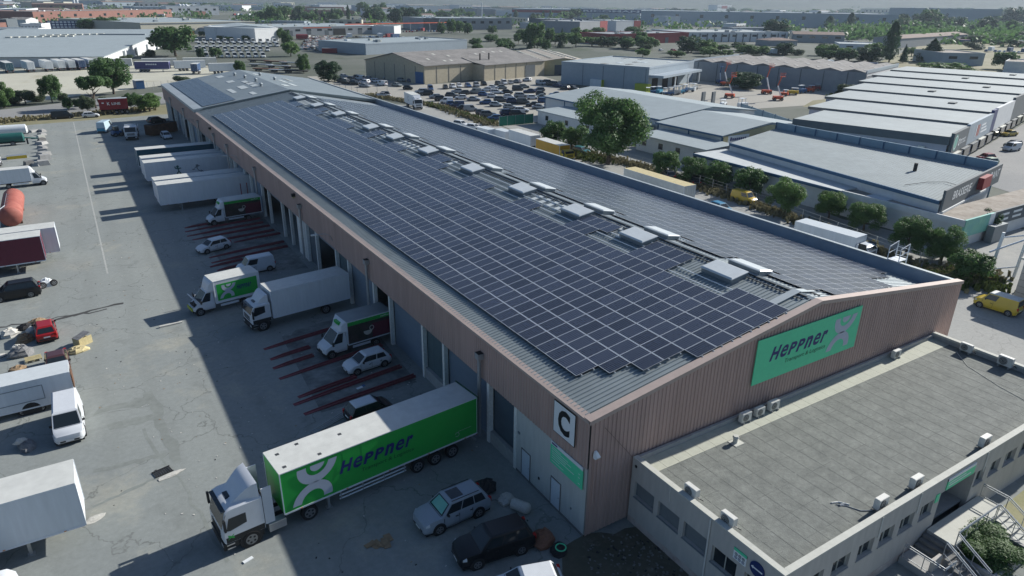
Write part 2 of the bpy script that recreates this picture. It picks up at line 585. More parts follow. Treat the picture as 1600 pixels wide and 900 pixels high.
def dup(root, loc=None, rz=None, label=None, group=None, scale=None):
    r = root.copy()
    col.objects.link(r)
    if loc is not None:
        r.location = loc
    if rz is not None:
        r.rotation_euler = (0, 0, rz)
    if scale is not None:
        r.scale = scale
    if label:
        r["label"] = label
    if group:
        r["group"] = group
    for c in list(root.children):
        k = c.copy()
        k.parent = r
        col.objects.link(k)
        for g in list(c.children):
            q = g.copy()
            q.parent = k
            col.objects.link(q)
    return r


def text_geo(txt, size=1.0, shear=0.0, offset=0.0, sx=1.0):
    cu = bpy.data.curves.new("lettering", 'FONT')
    cu.body = txt
    cu.size = size
    cu.shear = shear
    cu.offset = offset
    cu.resolution_u = 3
    o = bpy.data.objects.new("lettering", cu)
    col.objects.link(o)
    bpy.context.view_layer.update()
    dg = bpy.context.evaluated_depsgraph_get()
    me = bpy.data.meshes.new_from_object(o.evaluated_get(dg))
    V = [(v.co.x * sx, v.co.y) for v in me.vertices]
    F = [tuple(p.vertices) for p in me.polygons]
    bpy.data.objects.remove(o)
    bpy.data.curves.remove(cu)
    bpy.data.meshes.remove(me)
    return V, F


def fit(V, x0, x1, y0, y1):
    a, b = min(p[0] for p in V), max(p[0] for p in V)
    c, d = min(p[1] for p in V), max(p[1] for p in V)
    return [(x0 + (p[0] - a) / (b - a) * (x1 - x0), y0 + (p[1] - c) / (d - c) * (y1 - y0)) for p in V]


def ring_geo(cx, cy, r0, r1, t0, t1, n=20, shear=0.0):
    V, F = [], []
    for i in range(n + 1):
        t = t0 + (t1 - t0) * i / n
        for r in (r0, r1):
            x, y = r * math.cos(t), r * math.sin(t)
            V.append((cx + x + shear * y, cy + y))
    for i in range(n):
        F.append((2 * i, 2 * i + 1, 2 * i + 3, 2 * i + 2))
    return V, F


def heppner_marks(W, H, lx0, lx1, wx0, wx1, logo_h):
    """2-D marks in a W x H field: the double arc, the word and the small line."""
    out = []
    cx = (lx0 + lx1) / 2
    r1 = (lx1 - lx0) / 2
    cy = H / 2
    sh = 0.22
    up = ring_geo(cx + sh * r1 * .9, cy + r1 * 0.96, r1 * 0.56, r1, math.pi, 2 * math.pi, shear=sh)
    ub = ring_geo(cx + sh * r1 * .9, cy + r1 * 0.96, 0.0, r1 * 0.36, math.pi, 2 * math.pi, 12, shear=sh)
    lo = ring_geo(cx - sh * r1 * .9, cy - r1 * 0.96, r1 * 0.56, r1, 0, math.pi, shear=sh)
    out.append(("emblem", [up, ub, lo], "logo_grey"))
    gl, cur = [], 0.0
    for ch, wd in (("H", .92), ("e", .84), ("P", .80), ("P", .80), ("n", .80), ("e", .84), ("r", .62)):
        V, F = text_geo(ch, 1.0, 0.0, 0.02 if ch == "e" else 0.04)
        V = [(p[0] + 0.34 * p[1], p[1]) for p in fit(V, cur, cur + wd, 0, 1.15 if ch == "H" else 1.0)]
        gl.append((V, F))
        cur += wd + .20
    tw_ = cur + .06
    out.append(("lettering", [([(wx0 + p[0] / tw_ * (wx1 - wx0), H * .43 + p[1] * H * .27) for p in V], F) for V, F in gl], "navy"))
    V, F = text_geo("Transport & Logistics", 1.0, 0.15, 0.0)
    V = fit(V, wx0 + (wx1 - wx0) * 0.28, wx1, H * 0.24, H * 0.36)
    out.append(("lettering", [(V, F)], "deep_green"))
    return out


def put_marks(marks, parent, org, ux, uy, lift=0.006):
    org, ux, uy = Vector(org), Vector(ux), Vector(uy)
    n = ux.cross(uy).normalized()
    for nm, geos, mt in marks:
        mb = MB()
        for V, F in geos:
            mb.add([tuple(org + ux * p[0] + uy * p[1] + n * lift) for p in V], F, mt)
        mb.build(nm, parent)


def txt_mark(parent, s, mt, org, ux, uy, w, h, shear=0.0, offset=0.0, lift=0.006, name="lettering"):
    V, F = text_geo(s, 1.0, shear, offset)
    V = fit(V, 0, w, 0, h)
    put_marks([(name, [(V, F)], mt)], parent, org, ux, uy, lift)


# ------------------------------------------------------------------ ground
def area(name, pts, z, mt):
    o = MB().poly([(x, y, 0) for x, y in pts], mt).build(name, None, (0, 0, z))
    return tag(o, kind="structure")


area("ground", [(-6000, -1500), (7000, -1500), (7000, 9000), (-6000, 9000)], -0.03, "g_city")
area("yard", [(-90, -70), (37.5, -70), (37.5, 178), (-1, 181.5), (-36, 177.5), (-90, 171)], 0.0, "g_yard")
area("side_yard", [(37.5, -70), (66, -70), (63, 16), (68, 42), (71, 75), (68, 112), (70, 130), (68, 165), (52, 182), (37.5, 182)], 0.0, "g_pave")
area("verge", [(-90, 171), (-36, 177.5), (-1, 181.5), (37.5, 181), (40, 205), (-4, 200), (-37, 191), (-90, 184)], -0.008, "g_grass")
area("access_road", [(-90, 186), (-37, 191), (-4, 200), (40, 224), (40, 248), (-4.6, 227), (-37, 209), (-90, 196)], 0.0, "g_road")
area("dirt_lot", [(-90, 203), (-37, 218), (-11, 238), (30, 266), (45, 300), (30, 340), (-90, 336)], 0.0, "g_dirt")
area("car_park", [(70, 124), (85, 126), (121, 165), (142, 196), (150, 226), (116, 217), (92, 215), (87, 254), (62, 262), (57, 205), (66, 180), (71, 150)], 0.0, "g_lot")
area("hire_yard", [(126, 112), (150, 116), (205, 110), (222, 124), (196, 184), (155, 164), (136, 148)], 0.0, "g_lot")
area("lane", [(66, -70), (90, -70), (90, 18), (74, 17), (72, 32), (79, 66), (81, 86), (84, 124), (70, 124), (68, 112), (71, 75), (68, 42), (63, 16)], 0.0, "g_pave")
area("shop_car_park", [(106, 15), (104, -60), (330, -60), (330, 60), (195, 62), (118, 42)], 0.0, "g_road")
area("grass_bank", [(170, 112), (186, 120), (204, 121), (214, 119), (212, 112), (196, 106), (176, 104)], 0.01, "g_grass")
area("far_road", [(250, 40), (900, 330), (890, 350), (245, 56)], 0.004, "g_dirt")
area("far_field", [(240, 60), (885, 356), (860, 430), (235, 150)], 0.0, "g_grass")
# painted line across the yard and tar repairs
mk = MB()
mk.box(-20.65, -20.47, 60.5, 178, -0.02, 0.004, "line_white")
o = mk.build("yard_line", None)
tag(o, kind="structure")
random.seed(3)


def streak(name, pts, w, z, mt):
    mb = MB()
    L, Rr = [], []
    for i, (x, y) in enumerate(pts):
        a = Vector(pts[max(i - 1, 0)])
        b = Vector(pts[min(i + 1, len(pts) - 1)])
        d = (b - a).normalized()
        ww = w * random.uniform(0.5, 1.2)
        L.append((x - d.y * ww, y + d.x * ww, z))
        Rr.append((x + d.y * ww, y - d.x * ww, z))
    for i in range(len(pts) - 1):
        mb.poly([L[i], L[i + 1], Rr[i + 1], Rr[i]], mt)
    return tag(mb.build(name), kind="structure")


def wiggle(a, b, n, amp):
    r = []
    for i in range(n + 1):
        t = i / n
        r.append((a[0] + (b[0] - a[0]) * t + random.uniform(-amp, amp), a[1] + (b[1] - a[1]) * t + random.uniform(-amp, amp)))
    return r


streak("tar_repair", wiggle((-31, 50.2), (-21.4, 49.6), 14, 0.25), 0.16, 0.005, "tar")
streak("tar_repair", wiggle((-26, 49.3), (-19.8, 50.6), 9, 0.2), 0.22, 0.006, "tar")
streak("tar_repair", wiggle((-19.6, 30.5), (-19.0, 19.5), 12, 0.12), 0.38, 0.004, "patch_dark")
streak("tar_repair", wiggle((-23.8, 21.4), (-19.6, 21.0), 9, 0.15), 0.30, 0.005, "patch_dark")
streak("tar_repair", wiggle((-24, 17.6), (-20.4, 18.6), 8, 0.12), 0.16, 0.005, "patch_dark")
streak("tar_repair", wiggle((-20.55, 25), (-17.8, 8.5), 16, 0.2), 0.10, 0.004, "patch_dark")
streak("tar_repair", wiggle((-23.2, 29.4), (-19.4, 29.0), 9, 0.12), 0.7, 0.0045, "patch_dark")
streak("tar_repair", wiggle((-22.6, 26.6), (-19.3, 26.4), 9, 0.12), 0.6, 0.0045, "patch_dark")

# hollow near the office corner with bare soil
so_ = []
for i in range(26):
    t = 2 * math.pi * i / 26
    rr = 3.0 + 0.5 * math.sin(3 * t + 1) + random.uniform(-0.2, 0.2)
    so_.append((0.7 + rr * 1.15 * math.cos(t), -3.6 + rr * 1.25 * math.sin(t)))
area("soil_bed", so_, 0.006, "g_soil")

# ------------------------------------------------------------------ main warehouse
LW, WW, H0, XR, HR = 174.4, 37.65, 7.93, 18.87, 10.80
RZ = 7.30                                   # roof level at the right gutter
aL = math.atan((HR - H0) / XR)
aR = math.atan((HR - 0.05 - RZ) / (37.3 - XR))


def zroof(x):
    return H0 + (HR - H0) * x / XR if x <= XR else HR - 0.05 - (HR - 0.05 - RZ) * (x - XR) / (37.3 - XR)


def zgable(x):
    return H0 + (HR - H0) * x / XR if x <= XR else HR + (8.39 - HR) * (x - XR) / (WW - XR)


wh = thing("warehouse", "long warehouse with brown ribbed cladding and solar panels on its roof", "warehouse")


def corr(n, period, depth):
    """offsets (distance along, outward) of a trapezoid profile."""
    r = []
    for i in range(n):
        b = i * period
        r += [(b, 0), (b + period * 0.52, 0), (b + period * 0.62, depth), (b + period * 0.9, depth)]
    r.append((n * period, 0))
    return r


mb = MB()
prof = corr(int(WW / 0.30), 0.30, 0.045)
top, bot = [], []
for x, d in prof:
    x = min(x * WW / prof[-1][0], WW)
    top.append((x, 0.0 + d - 0.07, zgable(x) - 0.10))
    bot.append((x, 0.0 + d - 0.07, 0.12))
mb.add(top + bot, [(i, i + 1, len(top) + i + 1, len(top) + i) for i in range(len(top) - 1)], "brown_clad")
mb.build("gable_cladding", wh)
mb = MB()
prof = corr(int(LW / 0.30), 0.30, 0.04)
P = []
for y, d in prof:
    P += [(d - 0.06, y, 4.75), (d - 0.06, y, 7.86)]
mb.add(P, [(2 * i, 2 * i + 2, 2 * i + 3, 2 * i + 1) for i in range(len(prof) - 1)], "brown_clad")
mb.build("fascia_cladding", wh)
# solid walls behind the cladding
mb = MB()
pts = [(0.2, 0), (WW - 0.25, 0), (WW - 0.25, 8.0), (XR, HR - 0.5), (0.2, H0 - 0.35)]
mb.prism(pts, 0.06, 0.22, "concrete")
mb.box(0.08, 0.24, 0.25, LW, 4.80, 7.80, "concrete_dark")
mb.prism([(0.25, 0), (WW - 0.25, 0), (WW - 0.25, 8.0), (XR, HR - 0.2), (0.25, H0 - 0.35)], LW - 0.25, LW, "concrete")
mb.build("wall", wh)
# right wall with parapet
mb = MB()
mb.box(WW - 0.22, WW, 0.24, LW - 0.3, 0, 8.30, "parapet_grey")
mb.build("side_wall", wh)
mb = MB()
mb.box(WW - 0.30, WW + 0.05, 0.2, LW, 8.302, 8.40, "roof_pale")
mb.build("parapet_coping", wh)
# roof slopes
for nm, x0, x1, mt in (("roof_slope", 0.05, XR, "roof_sheet"), ("roof_slope", XR, 37.42, "roof_pale")):
    mb = MB()
    a, b = zroof(x0), (HR if x0 < 1 else RZ - 0.02)
    if x0 > 1:
        a = HR - 0.05
    mb.prism([(x0, a - 0.12), (x1, b - 0.12), (x1, b), (x0, a)], 0.18, 125.5, mt)
    mb.build(nm, wh)
random.seed(11)


def rib(mb_, y_, xa, xb, za, zb, mt):
    w0, w1, h = 0.055, 0.032, 0.062
    P_ = []
    for x_, z_ in ((xa, za), (xb, zb)):
        P_ += [(x_, y_ - w0, z_), (x_, y_ - w1, z_ + h), (x_, y_ + w1, z_ + h), (x_, y_ + w0, z_)]
    mb_.add(P_, [(0, 1, 5, 4), (1, 2, 6, 5), (2, 3, 7, 6), (0, 3, 2, 1), (4, 5, 6, 7)], mt)


mb = MB()
y = 0.62
while y < 125:
    for xa, xb in ((0.08, 18.6),):
        za, zb = zroof(xa), zroof(xb)
        rib(mb, y, xa, xb, za, zb, "roof_sheet")
    y += 0.335
tag(mb.build("roof_ribs", wh), kind="stuff")
mb = MB()
y = 0.62
while y < 125:
    xa, xb = XR + 0.25, 37.2
    za, zb = zroof(xa), zroof(xb)
    rib(mb, y, xa, xb, za, zb, "roof_pale")
    y += 0.335
tag(mb.build("roof_ribs", wh), kind="stuff")
# translucent roof sheets between the skylights
SKY = [7.0, 16.3, 24.7, 34.1, 44.7, 56.4, 67.3, 76.5, 91.3, 103.0, 114.2]
for k, ys in enumerate(SKY):
    for j in range(4):
        yy = ys - 2.9 - j * 1.34 - 0.33
        if k in (0, 1, 4):
            continue
        mb = MB()
        xa, xb = 16.45, 18.3
        mb.prism([(xa, zroof(xa) + 0.062), (xb, zroof(xb) + 0.062), (xb, zroof(xb) + 0.075), (xa, zroof(xa) + 0.075)], yy, yy + 0.66, "rooflight")
        mb.build("rooflight_sheet", wh)
# ridge cap and safety rails
mb = MB()
mb.prism([(XR - 0.32, zroof(XR - 0.32) + 0.06), (XR, HR + 0.09), (XR + 0.32, zroof(XR + 0.32) + 0.06), (XR, HR + 0.05)], 0.25, 125, "roof_sheet")
mb.build("ridge_cap", wh)
for xx, h_ in ((18.15, 0.10), (18.62, 0.10), (20.05, 0.10)):
    y = 0.9
    while y < 123:
        ln = random.choice((2.4, 3.2, 4.0))
        if not (xx > 19 and min(abs(y + ln / 2 - s - 1) for s in SKY) < 2.5):
            MB().box(xx - 0.05, xx + 0.05, y, y + ln, zroof(xx) + 0.06, zroof(xx) + h_ + 0.02, "dark_rail").build("ridge_rail", wh)
        y += ln + 0.12
mb = MB()      # bent flashing across the ridge near the gable
for (xa, xb) in ((15.4, 18.87), (18.87, 20.6)):
    mb.prism([(xa, zroof(xa) + 0.10), (xb, zroof(xb) + 0.13), (xb, zroof(xb) + 0.16), (xa, zroof(xa) + 0.13)], 1.55, 2.15, "roof_pale")
mb.build("cable_tray", wh)
# edge trims
mb = MB()
mb.prism([(-0.16, 7.78), (0.32, 7.86), (0.32, H0 + 0.10), (-0.16, H0 + 0.02)], -0.02, 124.0, "trim_beige")
mb.build("eave_trim", wh)
mb = MB()
for x0, x1 in ((-0.16, XR), (XR, WW + 0.04)):
    z0, z1 = zgable(max(x0, 0)), zgable(min(x1, WW))
    mb.prism([(x0, z0 - 0.16), (x1, z1 - 0.16), (x1, z1 + 0.06), (x0, z0 + 0.06)], -0.14, -0.10, "trim_beige")
    mb.prism([(x0, z0 + 0.062), (x1, z1 + 0.062), (x1, z1 + 0.10), (x0, z0 + 0.10)], -0.145, 0.42, "trim_beige")
mb.build("gable_trim", wh)
# raised far section of the roof
mb = MB()
dz = 0.42
mb.prism([(0.0, H0 - 0.1), (XR, HR - 0.1), (37.42, RZ + .3), (37.42, RZ + .9), (XR, HR + dz), (0.0, H0 + dz)], 125.52, LW - 0.1, "roof_sheet")
mb.build("far_roof", wh)
mb = MB()
mb.prism([(-0.16, H0 + dz - 0.5), (1.5, H0 + dz + 0.1), (1.5, H0 + dz + 0.27), (-0.16, H0 + dz + 0.04)], 125.0, LW, "roof_pale")
mb.prism([(-0.1, H0 + dz - 0.02), (XR, HR + dz - 0.02), (XR, HR + dz + 0.12), (-0.1, H0 + dz + 0.12)], 125.1, 125.5, "roof_pale")
mb.prism([(XR, HR + dz - 0.02), (37.4, RZ + .82), (37.4, RZ + .95), (XR, HR + dz + 0.12)], 125.1, 125.5, "roof_pale")
mb.build("far_roof_edge", wh)
random.seed(5)
for i in range(15):
    x = random.choice((9.5, 12.0, 14.5, 20, 23, 26))
    yv = 128 + random.random() * 38
    zz = (H0 + (HR - H0) * x / XR if x < XR else HR - (x - XR) * (HR + dz - RZ - .9) / 18.55) + dz
    mb = MB()
    w = random.uniform(0.8, 1.6)
    sl = (HR - H0) / XR if x < XR else -(HR + dz - RZ - .9) / 18.55
    mb.prism([(x, zz + 0.02), (x + w, zz + 0.02 + w * sl), (x + w, zz + 0.06 + w * sl), (x, zz + 0.06)], yv, yv + random.uniform(3, 7), "rooflight")
    mb.build("rooflight_sheet", wh)
for x, yv in ((16, 138), (17, 147), (16.5, 156), (15.8, 164), (22, 150), (21, 160)):
    zz = (H0 + (HR - H0) * x / XR if x < XR else HR - (x - XR) * 0.16) + dz
    mb = MB()
    mb.tube((x, yv, zz), (x, yv, zz + 0.5), 0.3, "dome_kerb", 10)
    mb.tube((x, yv, zz + 0.5), (x, yv, zz + 0.75), 0.45, "roof_pale", 10, 0.15)
    mb.build("roof_vent", wh)
# PV on the far roof: pale field of long rows
mb = MB()
for i in range(4):
    xa = 1.75 + 1.62 * i
    za = H0 + dz + (HR - H0) * xa / XR + 0.10
    zb = za + 1.6 * (HR - H0) / XR
    for j in range(42):
        ya = 126.6 + j * 1.085
        mb.add([(xa, ya, za), (xa + 1.59, ya, zb), (xa + 1.59, ya + 1.06, zb), (xa, ya + 1.06, za)], [(0, 1, 2, 3)], "pv_cell")
fa = thing("solar_array", "small solar array on the raised far end of the warehouse roof", "solar array")
tag(mb.build("solar_panels", fa), kind="stuff")

# skylight hatches beside the ridge
hm = {}


def hatch_mesh(w, l):
    k = MB()
    k.box(0.06, w - 0.06, 0.06, l - 0.06, -0.05, 0.34, "dome_kerb")
    lid = MB()
    lid.loft([[(0, 0, .342), (w, 0, .342), (w, l, .342), (0, l, .342)], [(0, 0, .40), (w, 0, .40), (w, l, .40), (0, l, .40)],
              [(.12, .12, .46), (w - .12, .12, .46), (w - .12, l - .12, .46), (.12, l - .12, .46)]], "dome")
    return k.mesh("kerb"), lid.mesh("skylight_lid")


hl, hr_ = hatch_mesh(1.75, 3.0), hatch_mesh(1.45, 3.0)
for ys in SKY:
    for (x0, sl, ms) in ((16.62, -aL, hl), (18.98, aR, hr_)):
        o = link("skylight", ms[0], wh, (x0, ys - 1.5 - (0.35 if x0 > 18 else 0), zroof(x0) + 0.03))
        o.rotation_euler = (0, sl, 0)
        link("skylight_lid", ms[1], o)

# solar arrays: the nearest 300 modules as parts, the rest joined
PVL, PVW = 1.615, 1.066
pm = MB()
pm.box(0, PVL, 0, PVW, 0, 0.036, "pv_back", top="alu")
fr, fx = 0.019, 0.032
pm.poly([(fx, fr, 0.040), (PVL - fx, fr, 0.040), (PVL - fx, PVW - fr, 0.040), (fx, PVW - fr, 0.040)], "pv_cell")
pv_mesh = pm.mesh("solar_panel")


def array(label, slots, rot):
    root = thing("solar_array", label, "solar array")
    slots.sort(key=lambda p: (Vector(p) - CAM).length)
    for p in slots[:300]:
        o = link("solar_panel", pv_mesh, root, p)
        o.rotation_euler = (0, rot, 0)
    mb_ = MB()
    c, s_ = math.cos(rot), math.sin(rot)
    for p in slots[300:]:
        M = lambda x, y, z: (p[0] + c * x + s_ * z, p[1] + y, p[2] - s_ * x + c * z)
        q = [M(0, 0, .036), M(PVL, 0, .036), M(PVL, PVW, .036), M(0, PVW, .036)]
        mb_.add(q, [(0, 1, 2, 3)], "alu")
        e = [M(fx, fr, .040), M(PVL - fx, fr, .040), M(PVL - fx, PVW - fr, .040), M(fx, PVW - fr, .040)]
        mb_.add(e, [(0, 1, 2, 3)], "pv_cell")
        b = [M(0, 0, 0), M(PVL, 0, 0), M(PVL, PVW, 0), M(0, PVW, 0)]
        mb_.add(q + b, [(0, 4, 5, 1), (1, 5, 6, 2), (2, 6, 7, 3), (3, 7, 4, 0)], "pv_back")
    tag(mb_.build("solar_panels", root), kind="stuff")
    for r_ in sorted(set(round(p[0], 2) for p in slots)):
        ys = [p[1] for p in slots if abs(p[0] - r_) < .01]
        zz = [p[2] for p in slots if abs(p[0] - r_) < .01][0]
        mb_ = MB()
        for off in (0.35, 1.25):
            z_ = zz - s_ * off
            mb_.box(r_ + off - .02, r_ + off + .02, min(ys) - .12, max(ys) + 1.15, z_ - .07, z_ - .005, "alu")
        mb_.build("mounting_rail", root)


sl = []
start = [3.35, 2.35, 1.43, 1.43, 0.45, 0.45, 0.45, 0.45, 0.45]
for i in range(10):
    x = 1.75 + 1.621 * i
    y = 0.45 if i == 9 else start[i]
    n0 = round((y - 0.45) / 1.085)
    for j in range(n0, 107):
        yy = 0.45 + j * 1.085
        near = [s - yy for s in SKY]
        if i == 9:
            g = any(2.4 < d < 6.2 for d in near if SKY[near.index(d)] in (16.3, 24.7, 56.4, 76.5, 103.0))
            if not g:
                continue
        if i == 8 and any(-3.0 < d < 2.4 for d in near):
            continue
        sl.append((x, yy, zroof(x) + 0.16))
array("large solar array on the warehouse roof slope above the truck docks", sl, -aL)
sr = []
for i in range(10):
    x = 19.95 + 1.60 * i
    for j in range(0, 107):
        yy = 0.75 + j * 1.085
        if i == 0 and (yy < 1.2 or any(-2.9 < yy - s < 1.6 for s in SKY)):
            continue
        if (i == 6 and j < 1) or (i in (7, 8) and j < 3) or (i == 9 and j < 4):
            continue
        sr.append((x, yy, zroof(x) + 0.16))
array("solar array on the warehouse roof slope beyond the ridge", sr, aR)

# ---- dock side: posts, shutters, openings
A = [10.55 * k + 0.45 for k in range(1, 17)]
posts = [7.5] + [v for k, a in enumerate(A) for v in ((a,) if k == 0 else (a - 3.75, a))]
pmsh = MB().box(-0.04, 0.30, -0.16, 0.16, 0, 4.745, "post_white").mesh("post")
for y in posts:
    link("post", pmsh, wh, (0, y, 0))
slat = MB()
for i in range(42):
    z = i * 0.113
    slat.add([(0.40, 0, z), (0.40, 1, z), (0.37, 1, z + .03), (0.37, 0, z + .03), (0.37, 1, z + .09), (0.37, 0, z + .09), (0.40, 1, z + .113), (0.40, 0, z + .113)],
             [(0, 1, 2, 3), (3, 2, 4, 5), (5, 4, 6, 7)], "shutter_blue")
sm_blue = slat.mesh("roller_door")
sm_slate = sm_blue.copy()
sm_slate.materials.clear()
sm_slate.materials.append(MATS["shutter_slate"])


def shutter(y0, y1, me, z0=0.0):
    o = link("roller_door", me, wh, (0, y0 + .17, z0))
    o.scale = (1, y1 - y0 - .34, (4.78 - z0) / 4.746)


def lowwall(y0, y1, h=0.95):
    MB().box(0.05, 0.34, y0 + .17, y1 - .17, 0, h, "concrete").build("dock_wall", wh)


def flat(y0, y1, mt, z0=0.0, z1=4.8, name="dock_panel"):
    m_ = MB()
    n = max(1, int((y1 - y0) / 1.1))
    for i in range(n):
        a = y0 + .17 + (y1 - y0 - .34) * i / n
        b = y0 + .17 + (y1 - y0 - .34) * (i + 1) / n
        m_.box(0.34, 0.42, a, b - .015, z0, z1, mt)
    m_.build(name, wh)


def lintel(y0, y1, mt="shutter_blue"):
    MB().box(0.34, 0.42, y0 + .17, y1 - .17, 4.1, 4.8, mt).build("lintel", wh)


shutter(7.5, 11.0, sm_slate, 0.95); lowwall(7.5, 11.0)
shutter(11.0, 17.8, sm_blue)
flat(17.8, 21.55, "panel_teal", 0.95); lowwall(17.8, 21.55)
shutter(21.55, 28.35, sm_blue)
flat(32.1, 38.9, "shutter_blue")
flat(38.9, 42.65, "panel_teal")
lintel(42.65, 49.45)
flat(49.45, 53.2, "shutter_slate")
MB().box(0.02, 0.2, 53.3, 57.0, 0, 4.74, "post_white").build("dock_panel", wh)
lintel(57.2, 60.0); lintel(63.75, 70.5)
flat(74.3, 81.1, "shutter_blue"); 
for k in range(7, 15):
    a = A[k]
    if k % 2:
        shutter(a, a + 6.8, sm_blue)
        flat(a + 6.8, a + 10.55, "cream_wall")
    else:
        lintel(a, a + 6.8)
        flat(a + 6.8, a + 10.55, "shutter_slate")
flat(A[15], LW - .3, "cream_wall")
# cream end wall with two doors
mb = MB()
mb.box(0.0, 0.26, 0.05, 7.34, 0.1, 4.745, "cream_wall")
mb.box(-0.04, 0.0, 0.05, 7.34, 0, 0.14, "concrete_dark")
mb.build("end_panel", wh)
for y0 in (5.72, 2.42):
    d = MB().box(-0.03, -0.004, y0, y0 + 0.92, 0.15, 2.05, "door_white").build("door", wh)
    m_ = MB()
    for ya in (y0 - .06, y0 + .925):
        m_.box(-0.05, -0.003, ya, ya + .055, 0.15, 2.11, "concrete_dark")
    m_.box(-0.05, -0.003, y0 - .06, y0 + .98, 2.112, 2.16, "concrete_dark")
    m_.build("door_frame", d)
    MB().tube((-0.09, y0 + .1, 1.05), (-0.03, y0 + .1, 1.05), 0.03, "steel", 6).build("handle", d)
MB().box(-0.06, -0.002, 6.95, 7.15, 3.0, 3.15, "frame_grey").build("junction_box", wh)
MB().box(-0.06, -0.002, 4.6, 4.72, 1.0, 1.15, "black_paint").build("switch_box", wh)
MB().box(-0.06, -0.002, 1.25, 1.35, 1.1, 1.22, "frame_grey").build("switch_box", wh)
# rainwater hoppers and downpipes
for y in (11.75, 32.8, 54.0, 76.0, 94.9, 106.2, 121.9, 140, 160):
    h = MB()
    h.box(-0.50, -0.08, y - .26, y + .26, 6.35, 6.80, "steel", top="black_paint")
    h.box(-0.52, -0.06, y - .28, y + .28, 6.72, 6.75, "steel")
    o = h.build("rain_hopper", wh)
    p = MB()
    p.tube((-0.30, y, 6.35), (-0.30, y, 0.15), 0.13, "steel", 10)
    for z in (5.9, 4.6, 2.6, 1.0):
        p.tube((-0.30, y, z), (-0.30, y, z + .08), 0.155, "steel", 10)
    p.build("downpipe", o, (0, 0, 0), 0, True)
# swan-neck lamps on the fascia
for y in (43.2, 88.0, 128.0):
    l_ = MB()
    l_.path([(-0.07, y, 5.5), (-0.25, y, 6.1), (-0.7, y + .2, 6.3), (-1.5, y + .5, 6.25)], 0.035, "steel")
    l_.loft([[(-1.45, y + .35, 6.18), (-1.45, y + .65, 6.18), (-1.45, y + .65, 6.30), (-1.45, y + .35, 6.30)],
             [(-2.05, y + .50, 6.16), (-2.05, y + .78, 6.16), (-2.05, y + .78, 6.25), (-2.05, y + .50, 6.25)]], "ac_white")
    l_.build("wall_lamp", wh)
for y, z in ((56.3, 7.3), (109, 7.2)):
    l_ = MB()
    l_.box(-0.45, -0.07, y - .22, y + .22, z - .12, z + .2, "plastic_black")
    l_.box(-0.40, -0.1, y - .15, y + .15, z - .30, z - .122, "wood_pale")
    l_.build("floodlight", wh)
# gable lamp with its conduit
l_ = MB()
l_.loft([[(0.2, -.32, 5.55), (0.5, -.32, 5.55), (0.5, -.10, 5.55), (0.2, -.10, 5.55)], [(0.22, -.45, 5.72), (0.48, -.45, 5.72), (0.48, -.1, 5.8), (0.22, -.1, 5.8)],
         [(0.28, -.25, 5.95), (0.42, -.25, 5.95), (0.42, -.1, 5.98), (0.28, -.1, 5.98)]], "sign_white")
l_.tube((0.36, -.12, 5.5), (0.36, -.12, 2.2), 0.05, "brown_clad", 6)
l_.build("wall_lamp", wh)
mb = MB()
mb.path([(0.9, -.12, 7.3), (2.6, -.12, 5.2), (3.15, -.12, 4.5)], 0.012, "black_paint", 4)
mb.build("cable", wh)

# ---- signs on the warehouse
o = MB().box(12.83, 23.62, -0.20, -0.15, 6.32, 9.52, "sign_green").build("wall_banner")
tag(o, "wide green banner with the carrier's name on the brown gable wall", "sign")
put_marks(heppner_marks(10.8, 3.2, 7.65, 10.1, 1.35, 7.2, 2.9), o, (12.83, -0.20, 6.32), (1, 0, 0), (0, 0, 1), 0.008)
o = MB().box(-0.20, -0.15, 1.11, 3.12, 5.66, 7.70, "sign_white").build("letter_sign")
tag(o, "white square sign with a black letter C beside the gable corner", "sign")
mb = MB()
for a in ((1.09, 1.11, 5.64, 7.72), (3.12, 3.14, 5.64, 7.72), (1.11, 3.12, 5.64, 5.66), (1.11, 3.12, 7.70, 7.72)):
    mb.box(-0.215, -0.149, a[0], a[1], a[2], a[3], "black_paint")
mb.build("border", o)
put_marks([("lettering", [(lambda g: (fit(g[0], 0.42, 1.55, 0.22, 1.82), g[1]))(text_geo("C", 1.0, 0, 0.045))], "black_paint")], o, (-0.20, 3.12, 5.66), (0, -1, 0), (0, 0, 1), 0.008)
o = MB().box(-0.12, -0.08, 0.28, 3.42, 3.22, 4.72, "sign_green").build("notice_board")
tag(o, "green notice board with white lines of text under the letter sign", "sign")
MB().box(-0.124, -0.075, 0.28, 3.42, 4.52, 4.742, "sign_white").build("header_strip", o)
mb = MB()      # the lines of print are too small to read
for a, w, z in ((.15, .9, 4.34), (.15, 1.6, 4.22), (.15, 1.9, 4.06), (.15, 1.4, 3.92), (.15, 2.2, 3.76), (.15, .8, 3.6), (.15, 1.2, 3.4), (2.75, .16, 4.1), (2.75, .14, 3.85), (2.75, .18, 3.45)):
    mb.box(-0.126, -0.121, 3.42 - a - w, 3.42 - a, z, z + .035, "sign_white")
mb.box(-0.13, -0.125, 2.75, 3.3, 4.58, 4.68, "navy")
mb.build("print_lines", o)

# ------------------------------------------------------------------ office annex
ox0, ox1, oy0, oy1, oz = 3.19, 34.95, -10.62, -0.16, 4.57
of = thing("office_building", "low beige flat-roofed office block against the warehouse gable", "office")


def wall_x(xf, inward, y0, y1, z1, wins, mt, name, t=0.28):
    """wall in the plane x = xf with window gaps (ya, yb, za, zb)."""
    m_ = MB()
    xa, xb = (xf, xf + t) if inward > 0 else (xf - t, xf)
    cur = y0
    for ya, yb, za, zb in sorted(wins):
        m_.box(xa, xb, cur, ya, 0, z1, mt)
        m_.box(xa, xb, ya, yb, 0, za, mt)
        m_.box(xa, xb, ya, yb, zb, z1, mt)
        cur = yb
    m_.box(xa, xb, cur, y1, 0, z1, mt)
    return m_.build(name, of)


